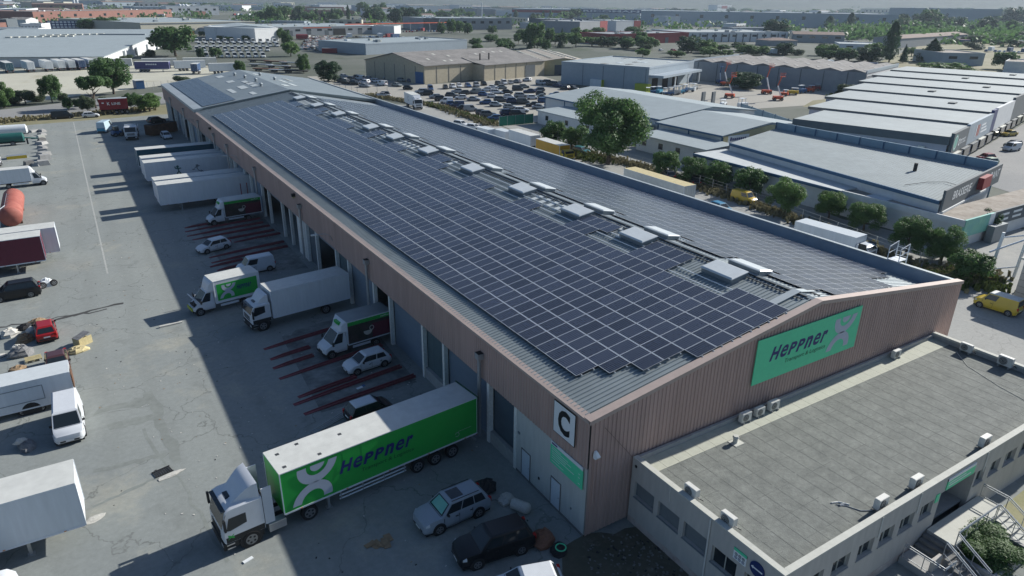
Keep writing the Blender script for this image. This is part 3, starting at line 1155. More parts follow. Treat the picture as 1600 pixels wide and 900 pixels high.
def wall_y(yf, x0, x1, z1, wins, mt, name, t=0.28):
    m_ = MB()
    cur = x0
    for xa, xb, za, zb in sorted(wins):
        m_.box(cur, xa, yf, yf + t, 0, z1, mt)
        if za > 0.02:
            m_.box(xa, xb, yf, yf + t, 0, za, mt)
        m_.box(xa, xb, yf, yf + t, zb, z1, mt)
        cur = xb
    m_.box(cur, x1, yf, yf + t, 0, z1, mt)
    return m_.build(name, of)


wl_ = [(-2.12, -0.5, 1.98, 3.04), (-4.1, -2.47, 1.98, 3.04), (-6.1, -4.43, 1.98, 3.08), (-8.05, -6.45, 1.98, 3.05), (-10.0, -8.55, 1.98, 3.05)]
wall_x(ox0, 1, oy0 + .282, oy1, 4.5, wl_, "office_wall", "side_wall")
wf_ = [(5.1, 6.45), (7.15, 8.6), (9.3, 10.65), (11.2, 12.5), (13.05, 14.4), (15.05, 16.3), (20.95, 22.0), (22.65, 23.85), (24.5, 25.9), (26.5, 27.8), (28.4, 29.7), (30.3, 31.6), (32.2, 33.5)]
wall_y(oy0, ox0, ox1, 4.5, [(a, b, 2.33, 3.30) for a, b in wf_] + [(16.95, 20.75, 0.0, 3.44)], "office_wall", "front_wall")
wall_x(ox1, -1, oy0 + .282, oy1, 4.5, [], "office_wall", "end_wall")
MB().box(ox0 - .012, ox0 - .002, oy0 + .3, oy1, 0, 0.42, "office_stain").build("plinth", of)
MB().box(ox0 + .3, 16.9, oy0 - .012, oy0 - .002, 0, 0.5, "office_stain").build("plinth", of)
for ya, yb, za, zb in wl_:
    w = MB().box(ox0 + .20, ox0 + .23, ya, yb, za, zb, "blind" if ya > -6.2 else "glass").build("window", of)
    MB().box(ox0 - .05, ox0 + .19, ya - .03, yb + .03, za - .07, za - .002, "frame_grey").build("sill", w)
    m_ = MB()
    for q in ([ya, (ya + yb) / 2 - .02, yb - .04] if ya < -6.2 else [ya, yb - .04]):
        m_.box(ox0 + .16, ox0 + .198, q, q + .04, za, zb, "frame_grey" if ya > -6.2 else "coping")
    m_.box(ox0 + .16, ox0 + .198, ya + .042, yb - .042, zb - .06, zb, "frame_grey")
    m_.build("frame", w)
for xa, xb in wf_:
    w = MB().box(xa, xb, oy0 + .20, oy0 + .23, 2.33, 3.30, "glass").build("window", of)
    MB().box(xa - .03, xb + .03, oy0 - .06, oy0 + .19, 2.25, 2.327, "concrete").build("sill", w)
    m_ = MB()
    for q in (xa, (xa + xb) / 2 - .02, xb - .04):
        m_.box(q, q + .04, oy0 + .15, oy0 + .198, 2.33, 3.30, "coping")
    m_.build("frame", w)
# flat roof, felt laps and copings
MB().box(ox0 + .29, ox1 - .29, oy0 + .29, oy1, 4.0, 4.2, "felt").build("flat_roof", of)
random.seed(21)
mb = MB()
x = ox0 + 1.2
while x < ox1 - .5:
    y = oy0 + .3
    while y < -1.7:
        l2 = random.uniform(1.5, 4.5)
        mb.box(x + random.uniform(-.015, .015), x + .032, y, min(y + l2, -1.68), 4.19, 4.206, "felt_seam")
        y += l2 + random.uniform(0, .25)
    x += 1.0
for k in range(5):
    yy = -2.9 - k * 1.62
    x = ox0 + .3
    while x < ox1 - .6:
        l2 = random.uniform(0.8, 3.5)
        mb.box(x, min(x + l2, ox1 - .3), yy, yy + .03, 4.19, 4.205, "felt_seam")
        x += l2 + random.uniform(.3, 2.0)
tag(mb.build("felt_laps", of), kind="stuff")
x = ox0 + .32
k = 0
while x < ox1 - .4:
    MB().box(x, min(x + .985, ox1 - .3), -1.62, -0.36, 4.195, 4.222, "roof_strip").build("roof_slab", of)
    x += 1.0
MB().box(ox0 + .29, ox1 - .3, -0.35, -0.17, 4.15, 4.52, "concrete").build("upstand", of)
mb = MB()
mb.box(ox0 - .03, ox0 + .32, oy0 - .03, -0.18, 4.502, 4.57, "coping")
mb.build("coping", of)
mb = MB()
mb.box(ox0 + .322, ox1 + .03, oy0 - .03, oy0 + .32, 4.502, 4.572, "coping")
mb.build("coping", of)
mb = MB()
mb.box(ox1 - .32, ox1 + .03, oy0 + .322, -0.18, 4.502, 4.68, "coping")
mb.box(ox1 - .29, ox1 - .02, oy0 + .33, -.2, 4.2, 4.50, "concrete")
mb.build("parapet", of)
# drainpipes and cables on the walls
m_ = MB().tube((ox0 - .06, -6.15, 4.5), (ox0 - .06, -6.2, 0.1), 0.045, "ac_white", 8)
m_.build("downpipe", of)
m_ = MB().path([(ox0 - .02, -3.2, 4.5), (ox0 - .02, -3.25, 3.5)], 0.02, "ac_white", 5)
m_.build("cable", of)
for xx in (10.9, 14.5, 21.6):
    MB().path([(xx, oy0 - .03, 4.5), (xx + .05, oy0 - .03, 3.1)], 0.035, "ac_white", 6).build("downpipe", of)
m_ = MB()
m_.box(ox0 - .06, ox0, -0.55, -0.42, 4.0, 4.14, "black_paint")
m_.build("junction_box", of)
# recessed porch
mb = MB()
mb.box(16.8, 20.9, oy0 + 2.6, oy0 + 2.7, 1.2, 3.6, "glass")
mb.box(16.7, 16.949, oy0 + .282, oy0 + 2.6, 1.2, 3.6, "office_wall")
mb.box(20.751, 21.0, oy0 + .282, oy0 + 2.6, 1.2, 3.6, "office_wall")
mb.box(16.7, 21.0, oy0 + .282, oy0 + 2.7, 3.602, 3.8, "office_wall")
mb.box(16.7, 21.0, oy0 + .30, oy0 + 2.7, 1.0, 1.198, "concrete")
mb.build("porch", of)

# office signs
o = MB().box(17.3, 20.35, oy0 - .05, oy0 - .005, 3.52, 4.28, "sign_green").build("entrance_sign")
tag(o, "green sign above the office entrance porch", "sign")
MB().box(17.3, 20.35, oy0 - .054, oy0 - .001, 4.10, 4.282, "sign_white").build("header_strip", o)
mb = MB()
for a, w, z in ((.2, 1.8, 3.9), (.2, 2.4, 3.72)):
    mb.box(17.3 + a, 17.3 + a + w, oy0 - .056, oy0 - .051, z, z + .07, "sign_white")
mb.build("print_lines", o)
o = MB().box(16.4, 16.75, oy0 - .04, oy0 - .004, 3.0, 3.55, "sign_green").build("plaque")
tag(o, "small green plaque left of the office porch", "sign")
o = MB().box(ox0 - .05, ox0 - .014, -8.56, -7.77, 3.34, 3.99, "sign_white").build("safety_sign")
tag(o, "white sign with six round safety pictograms on the office side wall", "sign")
MB().box(ox0 - .054, ox0 - .013, -8.56, -7.77, 3.84, 3.992, "sign_green").build("header_strip", o)
mb = MB()
for i in range(3):
    for j in range(2):
        c = (-7.95 - i * .22, 3.68 - j * .2)
        V, F = ring_geo(c[0], c[1], .055, .085, 0, 2 * math.pi, 14)
        mb.add([(ox0 - .056, p[0], p[1]) for p in V], F, "black_paint" if j == 0 else "sign_blue")
        mb.box(ox0 - .056, ox0 - .052, c[0] - .02, c[0] + .02, c[1] - .03, c[1] + .03, "black_paint" if j == 0 else "sign_blue")
mb.build("pictograms", o)
mb = MB()
V, F = ring_geo(0, 0, 0, .43, 0, 2 * math.pi, 28)
mb.tube((ox0 - .05, -9.2, 3.72), (ox0 - .014, -9.2, 3.72), .43, "sign_blue", 28)
o = mb.build("direction_sign")
tag(o, "round blue sign with a white arrow near the office corner", "sign")
mb = MB()
mb.box(ox0 - .056, ox0 - .051, -9.52, -8.98, 3.685, 3.765, "sign_white")
mb.poly([(ox0 - .0535, -8.98, 3.62), (ox0 - .0535, -8.98, 3.83), (ox0 - .0535, -8.84, 3.725)], "sign_white")
mb.build("arrow", o)

# air-conditioning units
ac_proto = {}


def ac_unit(label, loc, rz, s=1.0):
    t = thing("air_conditioner", label, "air conditioner", loc, rz, "outdoor units on the office roof")
    if "b" not in ac_proto:
        b = MB()
        b.box(-.42, .42, -.16, .16, .12, .72, "ac_white")
        b.box(-.40, .40, -.13, .13, .722, .735, "ac_white")
        ac_proto["b"] = b.mesh("casing")
        g = MB()
        g.tube((-.10, -.165, .42), (-.10, -.19, .42), .25, "ac_dark", 18)
        for r_ in (.08, .15, .22):
            V, F = ring_geo(-.10, .42, r_ - .008, r_ + .008, 0, 2 * math.pi, 18)
            g.add([(p[0], -.195, p[1]) for p in V], F, "ac_white")
        ac_proto["g"] = g.mesh("fan_grille")
        q = MB()
        for xx in (-.3, .3):
            q.box(xx - .04, xx + .04, -.24, .24, 0, .118, "concrete")
        ac_proto["f"] = q.mesh("foot")
        p = MB().path([(.42, 0, .3), (.55, .05, .25), (.6, .3, .05)], .025, "black_paint", 5)
        ac_proto["p"] = p.mesh("pipe")
    for n_, k_ in (("casing", "b"), ("fan_grille", "g"), ("foot", "f"), ("pipe", "p")):
        link(n_, ac_proto[k_], t)
    t.scale = (s, s, s)
    return t


ac_unit("left one of three white air conditioners at the foot of the brown gable", (12.0, -.72, 4.222), 0)
ac_unit("middle one of three air conditioners at the foot of the brown gable", (13.35, -.72, 4.222), 0, .9)
ac_unit("right one of three white air conditioners at the foot of the brown gable", (14.7, -.72, 4.222), 0)
ac_unit("lone air conditioner at the gable foot below the banner's right end", (28.7, -.72, 4.222), 0, .95)
ac_unit("air conditioner on the office's left roof edge, nearer the warehouse", (3.75, -4.2, 4.25), R(-90))
ac_unit("air conditioner on the office's left roof edge, nearer the blue arrow sign", (3.75, -6.75, 4.25), R(-90))
ac_unit("air conditioner on the office front edge with pipes lying on the roof", (11.7, -10.0, 4.25), 0)
ac_unit("air conditioner on the office front edge left of the entrance sign", (15.0, -10.0, 4.25), 0)
ac_unit("air conditioner on the office front edge right of the entrance sign", (22.4, -10.0, 4.25), 0)
ac_unit("air conditioner on the office's far parapet, nearer the gable", (34.3, -3.0, 4.25), R(-90))
ac_unit("air conditioner on the office's far parapet, nearer the front edge", (34.4, -5.7, 4.25), R(-90), 1.15)
t = thing("roof_vent", "short white vent pipe on the office roof", "vent", (9.75, -1.95, 4.2))
MB().box(-.3, .45, -.35, .3, 0.0, .03, "coping").build("flashing", t)
m_ = MB().tube((0, 0, .03), (0, 0, .38), .14, "coping", 14)
m_.build("pipe", t, smooth=True)
MB().tube((0, 0, .40), (0, 0, .52), .2, "coping", 14, .16).build("cowl", t, smooth=True)
mb = MB().path([(10.0, -8.6, 4.22), (10.4, -9.0, 4.22), (10.7, -9.6, 4.22), (11.2, -9.9, 4.25)], .025, "steel", 6)
mb.path([(9.9, -8.4, 4.22), (10.3, -8.55, 4.22), (10.6, -9.0, 4.22)], .05, "ac_white", 6)
mb.path([(10.1, -8.75, 4.22), (10.5, -8.8, 4.22)], .06, "steel", 6)
tag(mb.build("roof_pipes"), "loose pipes lying on the office roof beside an air conditioner", "pipe")
mb = MB().path([(30.5, -8.9, 4.215), (31, -7, 4.215), (32.2, -4.2, 4.215), (33.8, -2.6, 4.215)], .02, "coping", 5)
tag(mb.build("roof_cable"), "pale cable running across the office roof", "cable")

# entrance landing, steps, railings, planter
st = thing("entrance_steps", "concrete landing with two flights of steps before the office door", "steps", (0, 0, 0))
MB().box(16.35, 22.05, -12.25, oy0 - .07, 0, 1.2, "concrete", top="coping").build("landing", st)
for i in range(4):
    MB().box(16.35 - .32 * (i + 1), 16.347 - .32 * i, -12.25, oy0 - .07, 0, 1.2 - .19 * (i + 1), "concrete_dark").build("step", st)
MB().box(13.9, 15.06, -13.0, oy0 - .07, 0, .44, "concrete").build("platform", st)
MB().box(14.2, 15.0, -12.3, -12.1, .443, 1.25, "office_wall").build("balustrade", st)
for i in range(6):
    MB().box(20.85, 22.0, -12.253 - .32 * (i + 1), -12.255 - .32 * i, 0, 1.2 - .18 * (i + 1), "concrete", top="coping").build("step", st)
    MB().box(15.1, 16.3, -12.253 - .32 * (i + 1), -12.255 - .32 * i, 0, 1.2 - .18 * (i + 1), "concrete_dark").build("step", st)


def railing(pts, h=.95):
    m_ = MB()
    top_ = [(x, y, z + h) for x, y, z in pts]
    m_.path(top_, .035, "steel", 6)
    m_.path([(x, y, z + h * .86) for x, y, z in pts], .025, "steel", 6)
    m_.path([(x, y, z + .12) for x, y, z in pts], .02, "steel", 6)
    for (a, b) in zip(pts[:-1], pts[1:]):
        L_ = (Vector(b) - Vector(a)).length
        n = max(1, int(L_ / .9))
        for i in range(n + 1):
            q = Vector(a).lerp(Vector(b), i / n)
            m_.tube(q, q + Vector((0, 0, h)), .022, "steel", 6)
    return m_.build("railing", st)


railing([(16.4, -12.2, 1.2), (20.8, -12.2, 1.2)])
railing([(22.0, -10.8, 1.2), (22.0, -12.2, 1.2), (22.0, -14.2, 0.1)])
railing([(20.85, -12.25, 1.2), (20.85, -14.2, 0.1)])
railing([(13.95, -10.8, .44), (13.95, -12.95, .44), (15.05, -12.95, .44)])
railing([(16.3, -12.25, 1.2), (16.3, -14.2, .1)])
railing([(15.1, -12.25, 1.2), (15.1, -14.2, .1)])
pl = thing("planter", "low concrete planter box between the two flights of steps", "planter")
mb = MB()
mb.box(16.6, 20.7, -12.5, -12.28, 0, .6, "concrete")
mb.box(16.6, 20.7, -14.4, -14.18, 0, .6, "concrete")
mb.box(16.6, 16.8, -14.178, -12.502, 0, .6, "concrete")
mb.box(20.5, 20.7, -14.178, -12.502, 0, .6, "concrete")
mb.build("rim", pl)
MB().box(16.8, 20.5, -14.178, -12.502, 0, .45, "g_soil").build("soil", pl)
area("gravel_strip", [(22.6, -30), (48, -30), (40, -11), (22.6, -11.5)], .004, "g_gravel")

# ------------------------------------------------------------------ vehicles (front = local +X)
def pane(mb, a, b, c, d, u0, u1, v0, v1, off, mt):
    """quad inset on the face a-b (bottom) / d-c (top), lifted along its normal."""
    a, b, c, d = map(Vector, (a, b, c, d))
    n = (b - a).cross(d - a).normalized() * off
    f = lambda u, v: tuple(a.lerp(b, u).lerp(d.lerp(c, u), v) + n)
    mb.poly([f(u0, v0), f(u1, v0), f(u1, v1), f(u0, v1)], mt)


SPEC = {
    # L, W, H, belt, hood front z, windscreen base, roof front, roof rear, rear glass base, wheelbase, wheel r
    "hatch": (3.95, 1.68, 1.45, .92, .68, 1.02, .32, -1.45, -1.80, 2.48, .30),
    "city": (3.5, 1.64, 1.46, .93, .72, 1.05, .45, -1.25, -1.62, 2.40, .29),
    "suv": (4.55, 1.86, 1.72, 1.08, .92, 1.12, .45, -1.75, -2.08, 2.65, .36),
    "sedan": (4.45, 1.74, 1.42, .92, .70, .95, .22, -1.05, -1.62, 2.62, .31),
    "estate": (4.45, 1.75, 1.50, .92, .72, 1.0, .30, -1.75, -2.08, 2.65, .31),
    "kangoo": (4.1, 1.72, 1.82, 1.05, .86, 1.30, .80, -1.90, -1.98, 2.65, .31),
    "van": (4.95, 1.92, 1.98, 1.12, .90, 1.72, 1.05, -2.33, -2.42, 3.0, .33),
    "hivan": (5.4, 2.0, 2.45, 1.20, .95, 1.95, 1.25, -2.58, -2.66, 3.3, .35),
}


def car_shape(kind):
    L, W, H, belt, hz, xw, r1, r0, xb, wb, wr = SPEC[kind]
    w = W / 2
    boxy = kind in ("kangoo", "van", "hivan")
    rear_top = belt if not kind == "sedan" else belt - .02
    st = [(-L / 2, .84, .40, .58, belt * .80), (-L / 2 + .06, .93, .30, .62, belt * .94), (-L / 2 + .22, .985, .24, .64, rear_top), (-wb / 2, 1, .22, .64, belt),
          (0, 1, .20, .62, belt), (xw - .15, 1, .20, .62, belt), (xw, .995, .20, .62, belt - .01), ((xw + L / 2) / 2, .97, .22, .60, (belt + hz) / 2 + .05),
          (L / 2 - .22, .92, .24, .55, hz + .02), (L / 2 - .06, .82, .28, .50, hz - .08), (L / 2, .68, .34, .48, .58)]
    rings = []
    for x, k, zb, zm, zt in st:
        q = w * k
        rings.append([(x, -q * .90, zb), (x, -q, zb + .16), (x, -q * 1.0, zm), (x, -q * .93, zt - .03), (x, -q * .80, zt), (x, q * .80, zt), (x, q * .93, zt - .03), (x, q, zm), (x, q, zb + .16), (x, q * .90, zb)])
    tw = .80 if boxy else .72
    bw = .925
    B = [(xb, -w * bw, belt - .03), (xw, -w * bw, belt - .03), (xw, w * bw, belt - .03), (xb, w * bw, belt - .03)]
    ht = H - .07
    T = [(r0, -w * tw, ht), (r1, -w * tw, ht), (r1, w * tw, ht), (r0, w * tw, ht)]
    C = [(r0 + .10, -w * tw * .86, H), (r1 - .14, -w * tw * .86, H), (r1 - .14, w * tw * .86, H), (r0 + .10, w * tw * .86, H)]
    return rings, B, T, C


def car_body(mb, kind, paint="car_paint", roof=None):
    rings, B, T, C = car_shape(kind)
    mb.loft(rings, paint)
    mb.loft([B, T], paint, caps=False)
    mb.loft([T, C], roof or paint, caps=False)
    mb.poly(C, roof or paint)


def car_glass(kind):
    rings, B, T, C = car_shape(kind)
    boxy = kind in ("kangoo", "van", "hivan")
    out = []
    f = MB(); pane(f, B[1], B[2], T[2], T[1], .05, .95, .06, .93, .012, "glass"); out.append(("windscreen", f))
    if kind != "van" and kind != "hivan":
        f = MB(); pane(f, B[3], B[0], T[0], T[3], .08, .92, .10, .90, .012, "glass"); out.append(("rear_window", f))
    if boxy:
        L = (B[1][0] - B[0][0])
        u = 1 - 1.25 / L
        segs = [(u, .955)]
    elif kind in ("hatch", "city"):
        segs = [(.10, .42), (.45, .93)]
    else:
        segs = [(.06, .30), (.32, .60), (.62, .94)]
    for s0, s1 in segs:
        f = MB(); pane(f, B[0], B[1], T[1], T[0], s0, s1, .12, .90, .012, "glass"); out.append(("side_window", f))
        f = MB(); pane(f, B[2], B[3], T[3], T[2], 1 - s1, 1 - s0, .12, .90, .012, "glass"); out.append(("side_window", f))
    return out


def wheel_mesh(r, wd=.2, n=18):
    t = MB()
    t.tube((0, -wd / 2, 0), (0, wd / 2, 0), r, "rubber", n)
    rim = MB()
    for s in (-1, 1):
        y = s * (wd / 2 + .006)
        rim.tube((0, y - .012 * s, 0), (0, y, 0), r * .66, "rim", n)
        for i in range(5):
            a = 2 * math.pi * i / 5
            rim.tube((math.cos(a) * r * .40, y, math.sin(a) * r * .40), (math.cos(a) * r * .40, y + .004 * s, math.sin(a) * r * .40), r * .15, "plastic_black", 7)
    return t.mesh("tyre"), rim.mesh("rim")


WH = {}


def add_wheel(parent, x, y, r, wd=.2):
    k = (round(r, 2), round(wd, 2))
    if k not in WH:
        WH[k] = wheel_mesh(r, wd)
    o = link("wheel", WH[k][0], parent, (x, y, r))
    link("rim", WH[k][1], o)
    return o


CARM = {}
SEAM = {}


def car(label, kind, color, loc, yaw, group=None, cat="car", name="parked_car", roof=None, extra=None):
    L, W, H, belt, hz, xw, r1, r0, xb, wb, wr = SPEC[kind]
    t = thing(name, label, cat, (loc[0], loc[1], loc[2] if len(loc) > 2 else 0), R(yaw), group)
    key = (kind, roof)
    if key not in CARM:
        m_ = MB()
        car_body(m_, kind, "car_paint", roof)
        for sx in (-1, 1):
            for sy in (-1, 1):
                m_.tube((sx * wb / 2, sy * (W / 2 - .05), wr), (sx * wb / 2, sy * (W / 2 + .004), wr), wr * 1.20, "plastic_black", 18)
        m_.box(-L / 2 + .1, L / 2 - .12, -W * .44, W * .44, .14, .26, "plastic_black")
        body = m_.mesh("body", True)
        gl = [(n_, q.mesh(n_)) for n_, q in car_glass(kind)]
        hl_, tl_, mi_, bp_, pl_ = MB(), MB(), MB(), MB(), MB()
        hl_.loft([[(L / 2 - .34, -.02, hz - .13), (L / 2 - .34, .30, hz - .13), (L / 2 - .34, .30, hz + .03), (L / 2 - .34, -.02, hz + .03)], [(L / 2 - .055, -.16, hz - .20), (L / 2 - .13, .16, hz - .20), (L / 2 - .16, .16, hz - .06), (L / 2 - .08, -.16, hz - .08)]], "lamp_clear")
        tl_.box(-L / 2 - .004, -L / 2 + .16, -.10, .10, belt - .30, belt - .02, "lamp_red")
        mi_.loft([[(-.07, 0, -.06), (.05, 0, -.06), (.05, 0, .06), (-.07, 0, .06)], [(-.07, .17, -.06), (.0, .17, -.05), (.0, .17, .08), (-.07, .17, .08)]], "plastic_black")
        bp_.box(L / 2 - .16, L / 2 + .012, -W * .30, W * .30, .36, .46, "plastic_black")
        bp_.box(-L / 2 - .015, -L / 2 + .15, -W * .36, W * .36, .36, .50, "plastic_black")
        pl_.box(L / 2 + .012, L / 2 + .02, -.25, .25, .37, .47, "sign_white")
        pl_.box(-L / 2 - .012, -L / 2 - .004, -.25, .25, .56, .67, "sign_white")
        CARM[key] = (body, gl, hl_.mesh("headlight"), tl_.mesh("tail_light"), mi_.mesh("mirror"), bp_.mesh("bumper_strip"), pl_.mesh("number_plates"))
    body, gl, hm_, tm_, mm_, bm_, pm_ = CARM[key]
    b = link("body", body, t)
    b.color = (*color, 1)
    for n_, me in gl:
        link(n_, me, t)
    for sx in (-1, 1):
        for sy in (-1, 1):
            add_wheel(t, sx * wb / 2, sy * (W / 2 - .09), wr)
    for sy in (-1, 1):
        o = link("headlight", hm_, t, (0, sy * W * .33, 0))
        o.scale = (1, sy, 1)
        link("tail_light", tm_, t, (0, sy * W * .385, 0))
        o = link("mirror", mm_, t, (xw - .35, sy * W * .47, belt + .05))
        o.scale = (1, sy, 1)
        o.color = (*color, 1)
    link("bumper_strip", bm_, t)
    link("number_plates", pm_, t)
    if key not in SEAM:
        sm_ = MB()
        hd_ = MB()
        boxy = kind in ("kangoo", "van", "hivan")
        xs = [xw - .12, xw - 1.12] + ([] if boxy else [xw - 2.02])
        for sy in (-1, 1):
            for x in xs:
                sm_.box(x - .009, x + .009, sy * (W / 2 - .012) - .016, sy * (W / 2 - .012) + .016, .36, belt - .10, "plastic_black")
            sm_.box(xs[-1], xs[0], sy * (W / 2 - .012) - .016, sy * (W / 2 - .012) + .016, .345, .365, "plastic_black")
            for x in xs[:-1]:
                hd_.box(x - .92, x - .74, sy * (W / 2) - .03, sy * (W / 2) + .022, belt - .24, belt - .205, "plastic_black")
        sm_.box(xw + .02, xw + .035, -W * .40, W * .40, belt - .012, belt + .006, "plastic_black")
        SEAM[key] = (sm_.mesh("door_seams"), hd_.mesh("door_handles"))
    link("door_seams", SEAM[key][0], t)
    link("door_handles", SEAM[key][1], t)
    return t


def van_cab(t, x0, W=2.0, H=2.25, open_hood=False, paint="white_paint"):
    """bonneted van cab with its rear at local x0; returns front x."""
    w = W / 2
    L = 2.05
    m_ = MB()
    st = [(x0, 1, .42, .8, 1.25), (x0 + 1.0, 1, .42, .8, 1.22), (x0 + 1.35, .98, .42, .78, 1.20), (x0 + 1.8, .90, .42, .70, .98 if not open_hood else .86), (x0 + 2.0, .80, .42, .66, .84), (x0 + L, .70, .45, .62, .72)]
    rg = []
    for x, k, zb, zm, zt in st:
        q = w * k
        rg.append([(x, -q * .92, zb), (x, -q, zb + .14), (x, -q, zm), (x, -q * .94, zt), (x, q * .94, zt), (x, q, zm), (x, q, zb + .14), (x, q * .92, zb)])
    m_.loft(rg, paint)
    B = [(x0, -w * .94, 1.20), (x0 + 1.38, -w * .94, 1.18), (x0 + 1.38, w * .94, 1.18), (x0, w * .94, 1.20)]
    T = [(x0, -w * .80, H - .06), (x0 + .62, -w * .78, H - .06), (x0 + .62, w * .78, H - .06), (x0, w * .80, H - .06)]
    m_.loft([B, T], paint, caps=False)
    C = [(x0, -w * .70, H), (x0 + .5, -w * .68, H), (x0 + .5, w * .68, H), (x0, w * .70, H)]
    m_.loft([T, C], paint, caps=False)
    m_.poly(C, paint)
    for sy in (-1, 1):
        m_.tube((x0 + 1.45, sy * (w - .06), .38), (x0 + 1.45, sy * (w * .985 + .004), .38), .46, "plastic_black", 18)
    m_.box(x0 + .1, x0 + L - .15, -w * .86, w * .86, .30, .44, "plastic_black")
    m_.box(x0 + L - .25, x0 + L + .03, -w * .78, w * .78, .36, .55, "plastic_black")
    b = m_.build("cab", t, smooth=True)
    f = MB(); pane(f, B[1], B[2], T[2], T[1], .05, .95, .05, .95, .012, "glass"); f.build("windscreen", t)
    for i, (a, bb, c, d) in enumerate(((B[0], B[1], T[1], T[0]), (B[2], B[3], T[3], T[2]))):
        f = MB(); pane(f, a, bb, c, d, .30 if i == 0 else .06, .94 if i == 0 else .70, .08, .88, .012, "glass"); f.build("side_window", t)
    for sy in (-1, 1):
        add_wheel(t, x0 + 1.45, sy * (w - .105), .37, .24)
        MB().box(x0 + 1.25, x0 + 1.38, sy * (w + .12) - .09, sy * (w + .12) + .09, 1.22, 1.55, "plastic_black").build("mirror", t)
        MB().box(x0 + 1.86, x0 + L - .02, sy * w * .62 - .11, sy * w * .62 + .11, .66, .86, "lamp_clear").build("headlight", t)
    MB().box(x0 + L - .035, x0 + L + .006, -w * .34, w * .34, .56, .70, "plastic_black").build("grille", t)
    if open_hood:
        h = MB()
        c, s_ = math.cos(R(48)), math.sin(R(48))
        h.loft([[(x0 + 1.42, -w * .86, 1.28), (x0 + 1.42, w * .86, 1.28), (x0 + 1.38, w * .86, 1.33), (x0 + 1.38, -w * .86, 1.33)],
                [(x0 + 1.42 + c * .85, -w * .66, 1.28 + s_ * .85), (x0 + 1.42 + c * .85, w * .66, 1.28 + s_ * .85), (x0 + 1.38 + c * .85, w * .66, 1.33 + s_ * .85), (x0 + 1.38 + c * .85, -w * .66, 1.33 + s_ * .85)]], "white_paint")
        h.build("open_bonnet", t)
        e = MB()
        e.box(x0 + 1.45, x0 + 1.9, -w * .55, w * .55, .86, 1.04, "chassis")
        for k in range(7):
            e.tube((x0 + 1.5 + .05 * k, -w * .5 + .14 * k, 1.04), (x0 + 1.6 + .04 * k, -w * .45 + .13 * k, 1.12), .05, "ac_dark", 6)
        e.build("engine", t)
        d_ = MB()
        d_.box(x0 + .35, x0 + 1.25, -w - .75, -w - .70, .5, 1.2, "white_paint")
        d_.box(x0 + .35, x0 + .42, -w - .75, -w - .70, 1.2, 1.95, "plastic_black")
        d_.box(x0 + 1.18, x0 + 1.25, -w - .75, -w - .70, 1.2, 1.5, "plastic_black")
        d_.build("open_door", t)
        MB().box(x0 + .35, x0 + 1.2, -w * 1.002 - .012, -w * .99, .55, 1.15, "inside_dark").build("door_opening", t)
        MB().box(x0 + L + .01, x0 + L + .10, -w * .7, w * .7, .5, .8, "lime_paint").build("bumper_cover", t)
    return x0 + L


def rigid_box(t, x0, x1, W, z0, z1, side="box_white", top="box_top", front=None, name="box"):
    """cargo box with frame rails, from x0 (rear) to x1 (front)."""
    w = W / 2
    m_ = MB()
    m_.box(x0, x1, -w, w, z0, z1 - .03, side)
    b = m_.build(name, t)
    r_ = MB()
    r_.box(x0 - .015, x1 + .015, -w - .015, w + .015, z1 - .028, z1 + .03, "alu", top=top)
    for xa in (x0, x1):
        for sy in (-1, 1):
            r_.box(xa - .03, xa + .03, sy * w - .025, sy * w + .025, z0, z1 - .03, "alu")
    for sy in (-1, 1):
        r_.box(x0 + .031, x1 - .031, sy * w - .02, sy * w + .02, z0 - .06, z0 + .05, "alu")
    r_.build("box_frame", b)
    return b


def lorry_wheels(t, xs, W, r=.48):
    for x in xs:
        for sy in (-1, 1):
            add_wheel(t, x, sy * (W / 2 - .20), r, .30)


def chassis(t, x0, x1, z=.85):
    m_ = MB()
    for sy in (-.4, .4):
        m_.box(x0, x1, sy - .06, sy + .06, z - .16, z + .06, "chassis")
    n = max(2, int((x1 - x0) / 1.2))
    for i in range(n):
        x = x0 + (x1 - x0) * (i + .5) / n
        m_.box(x - .05, x + .05, -.9, .9, z - .04, z + .06, "chassis")
    m_.build("chassis", t)


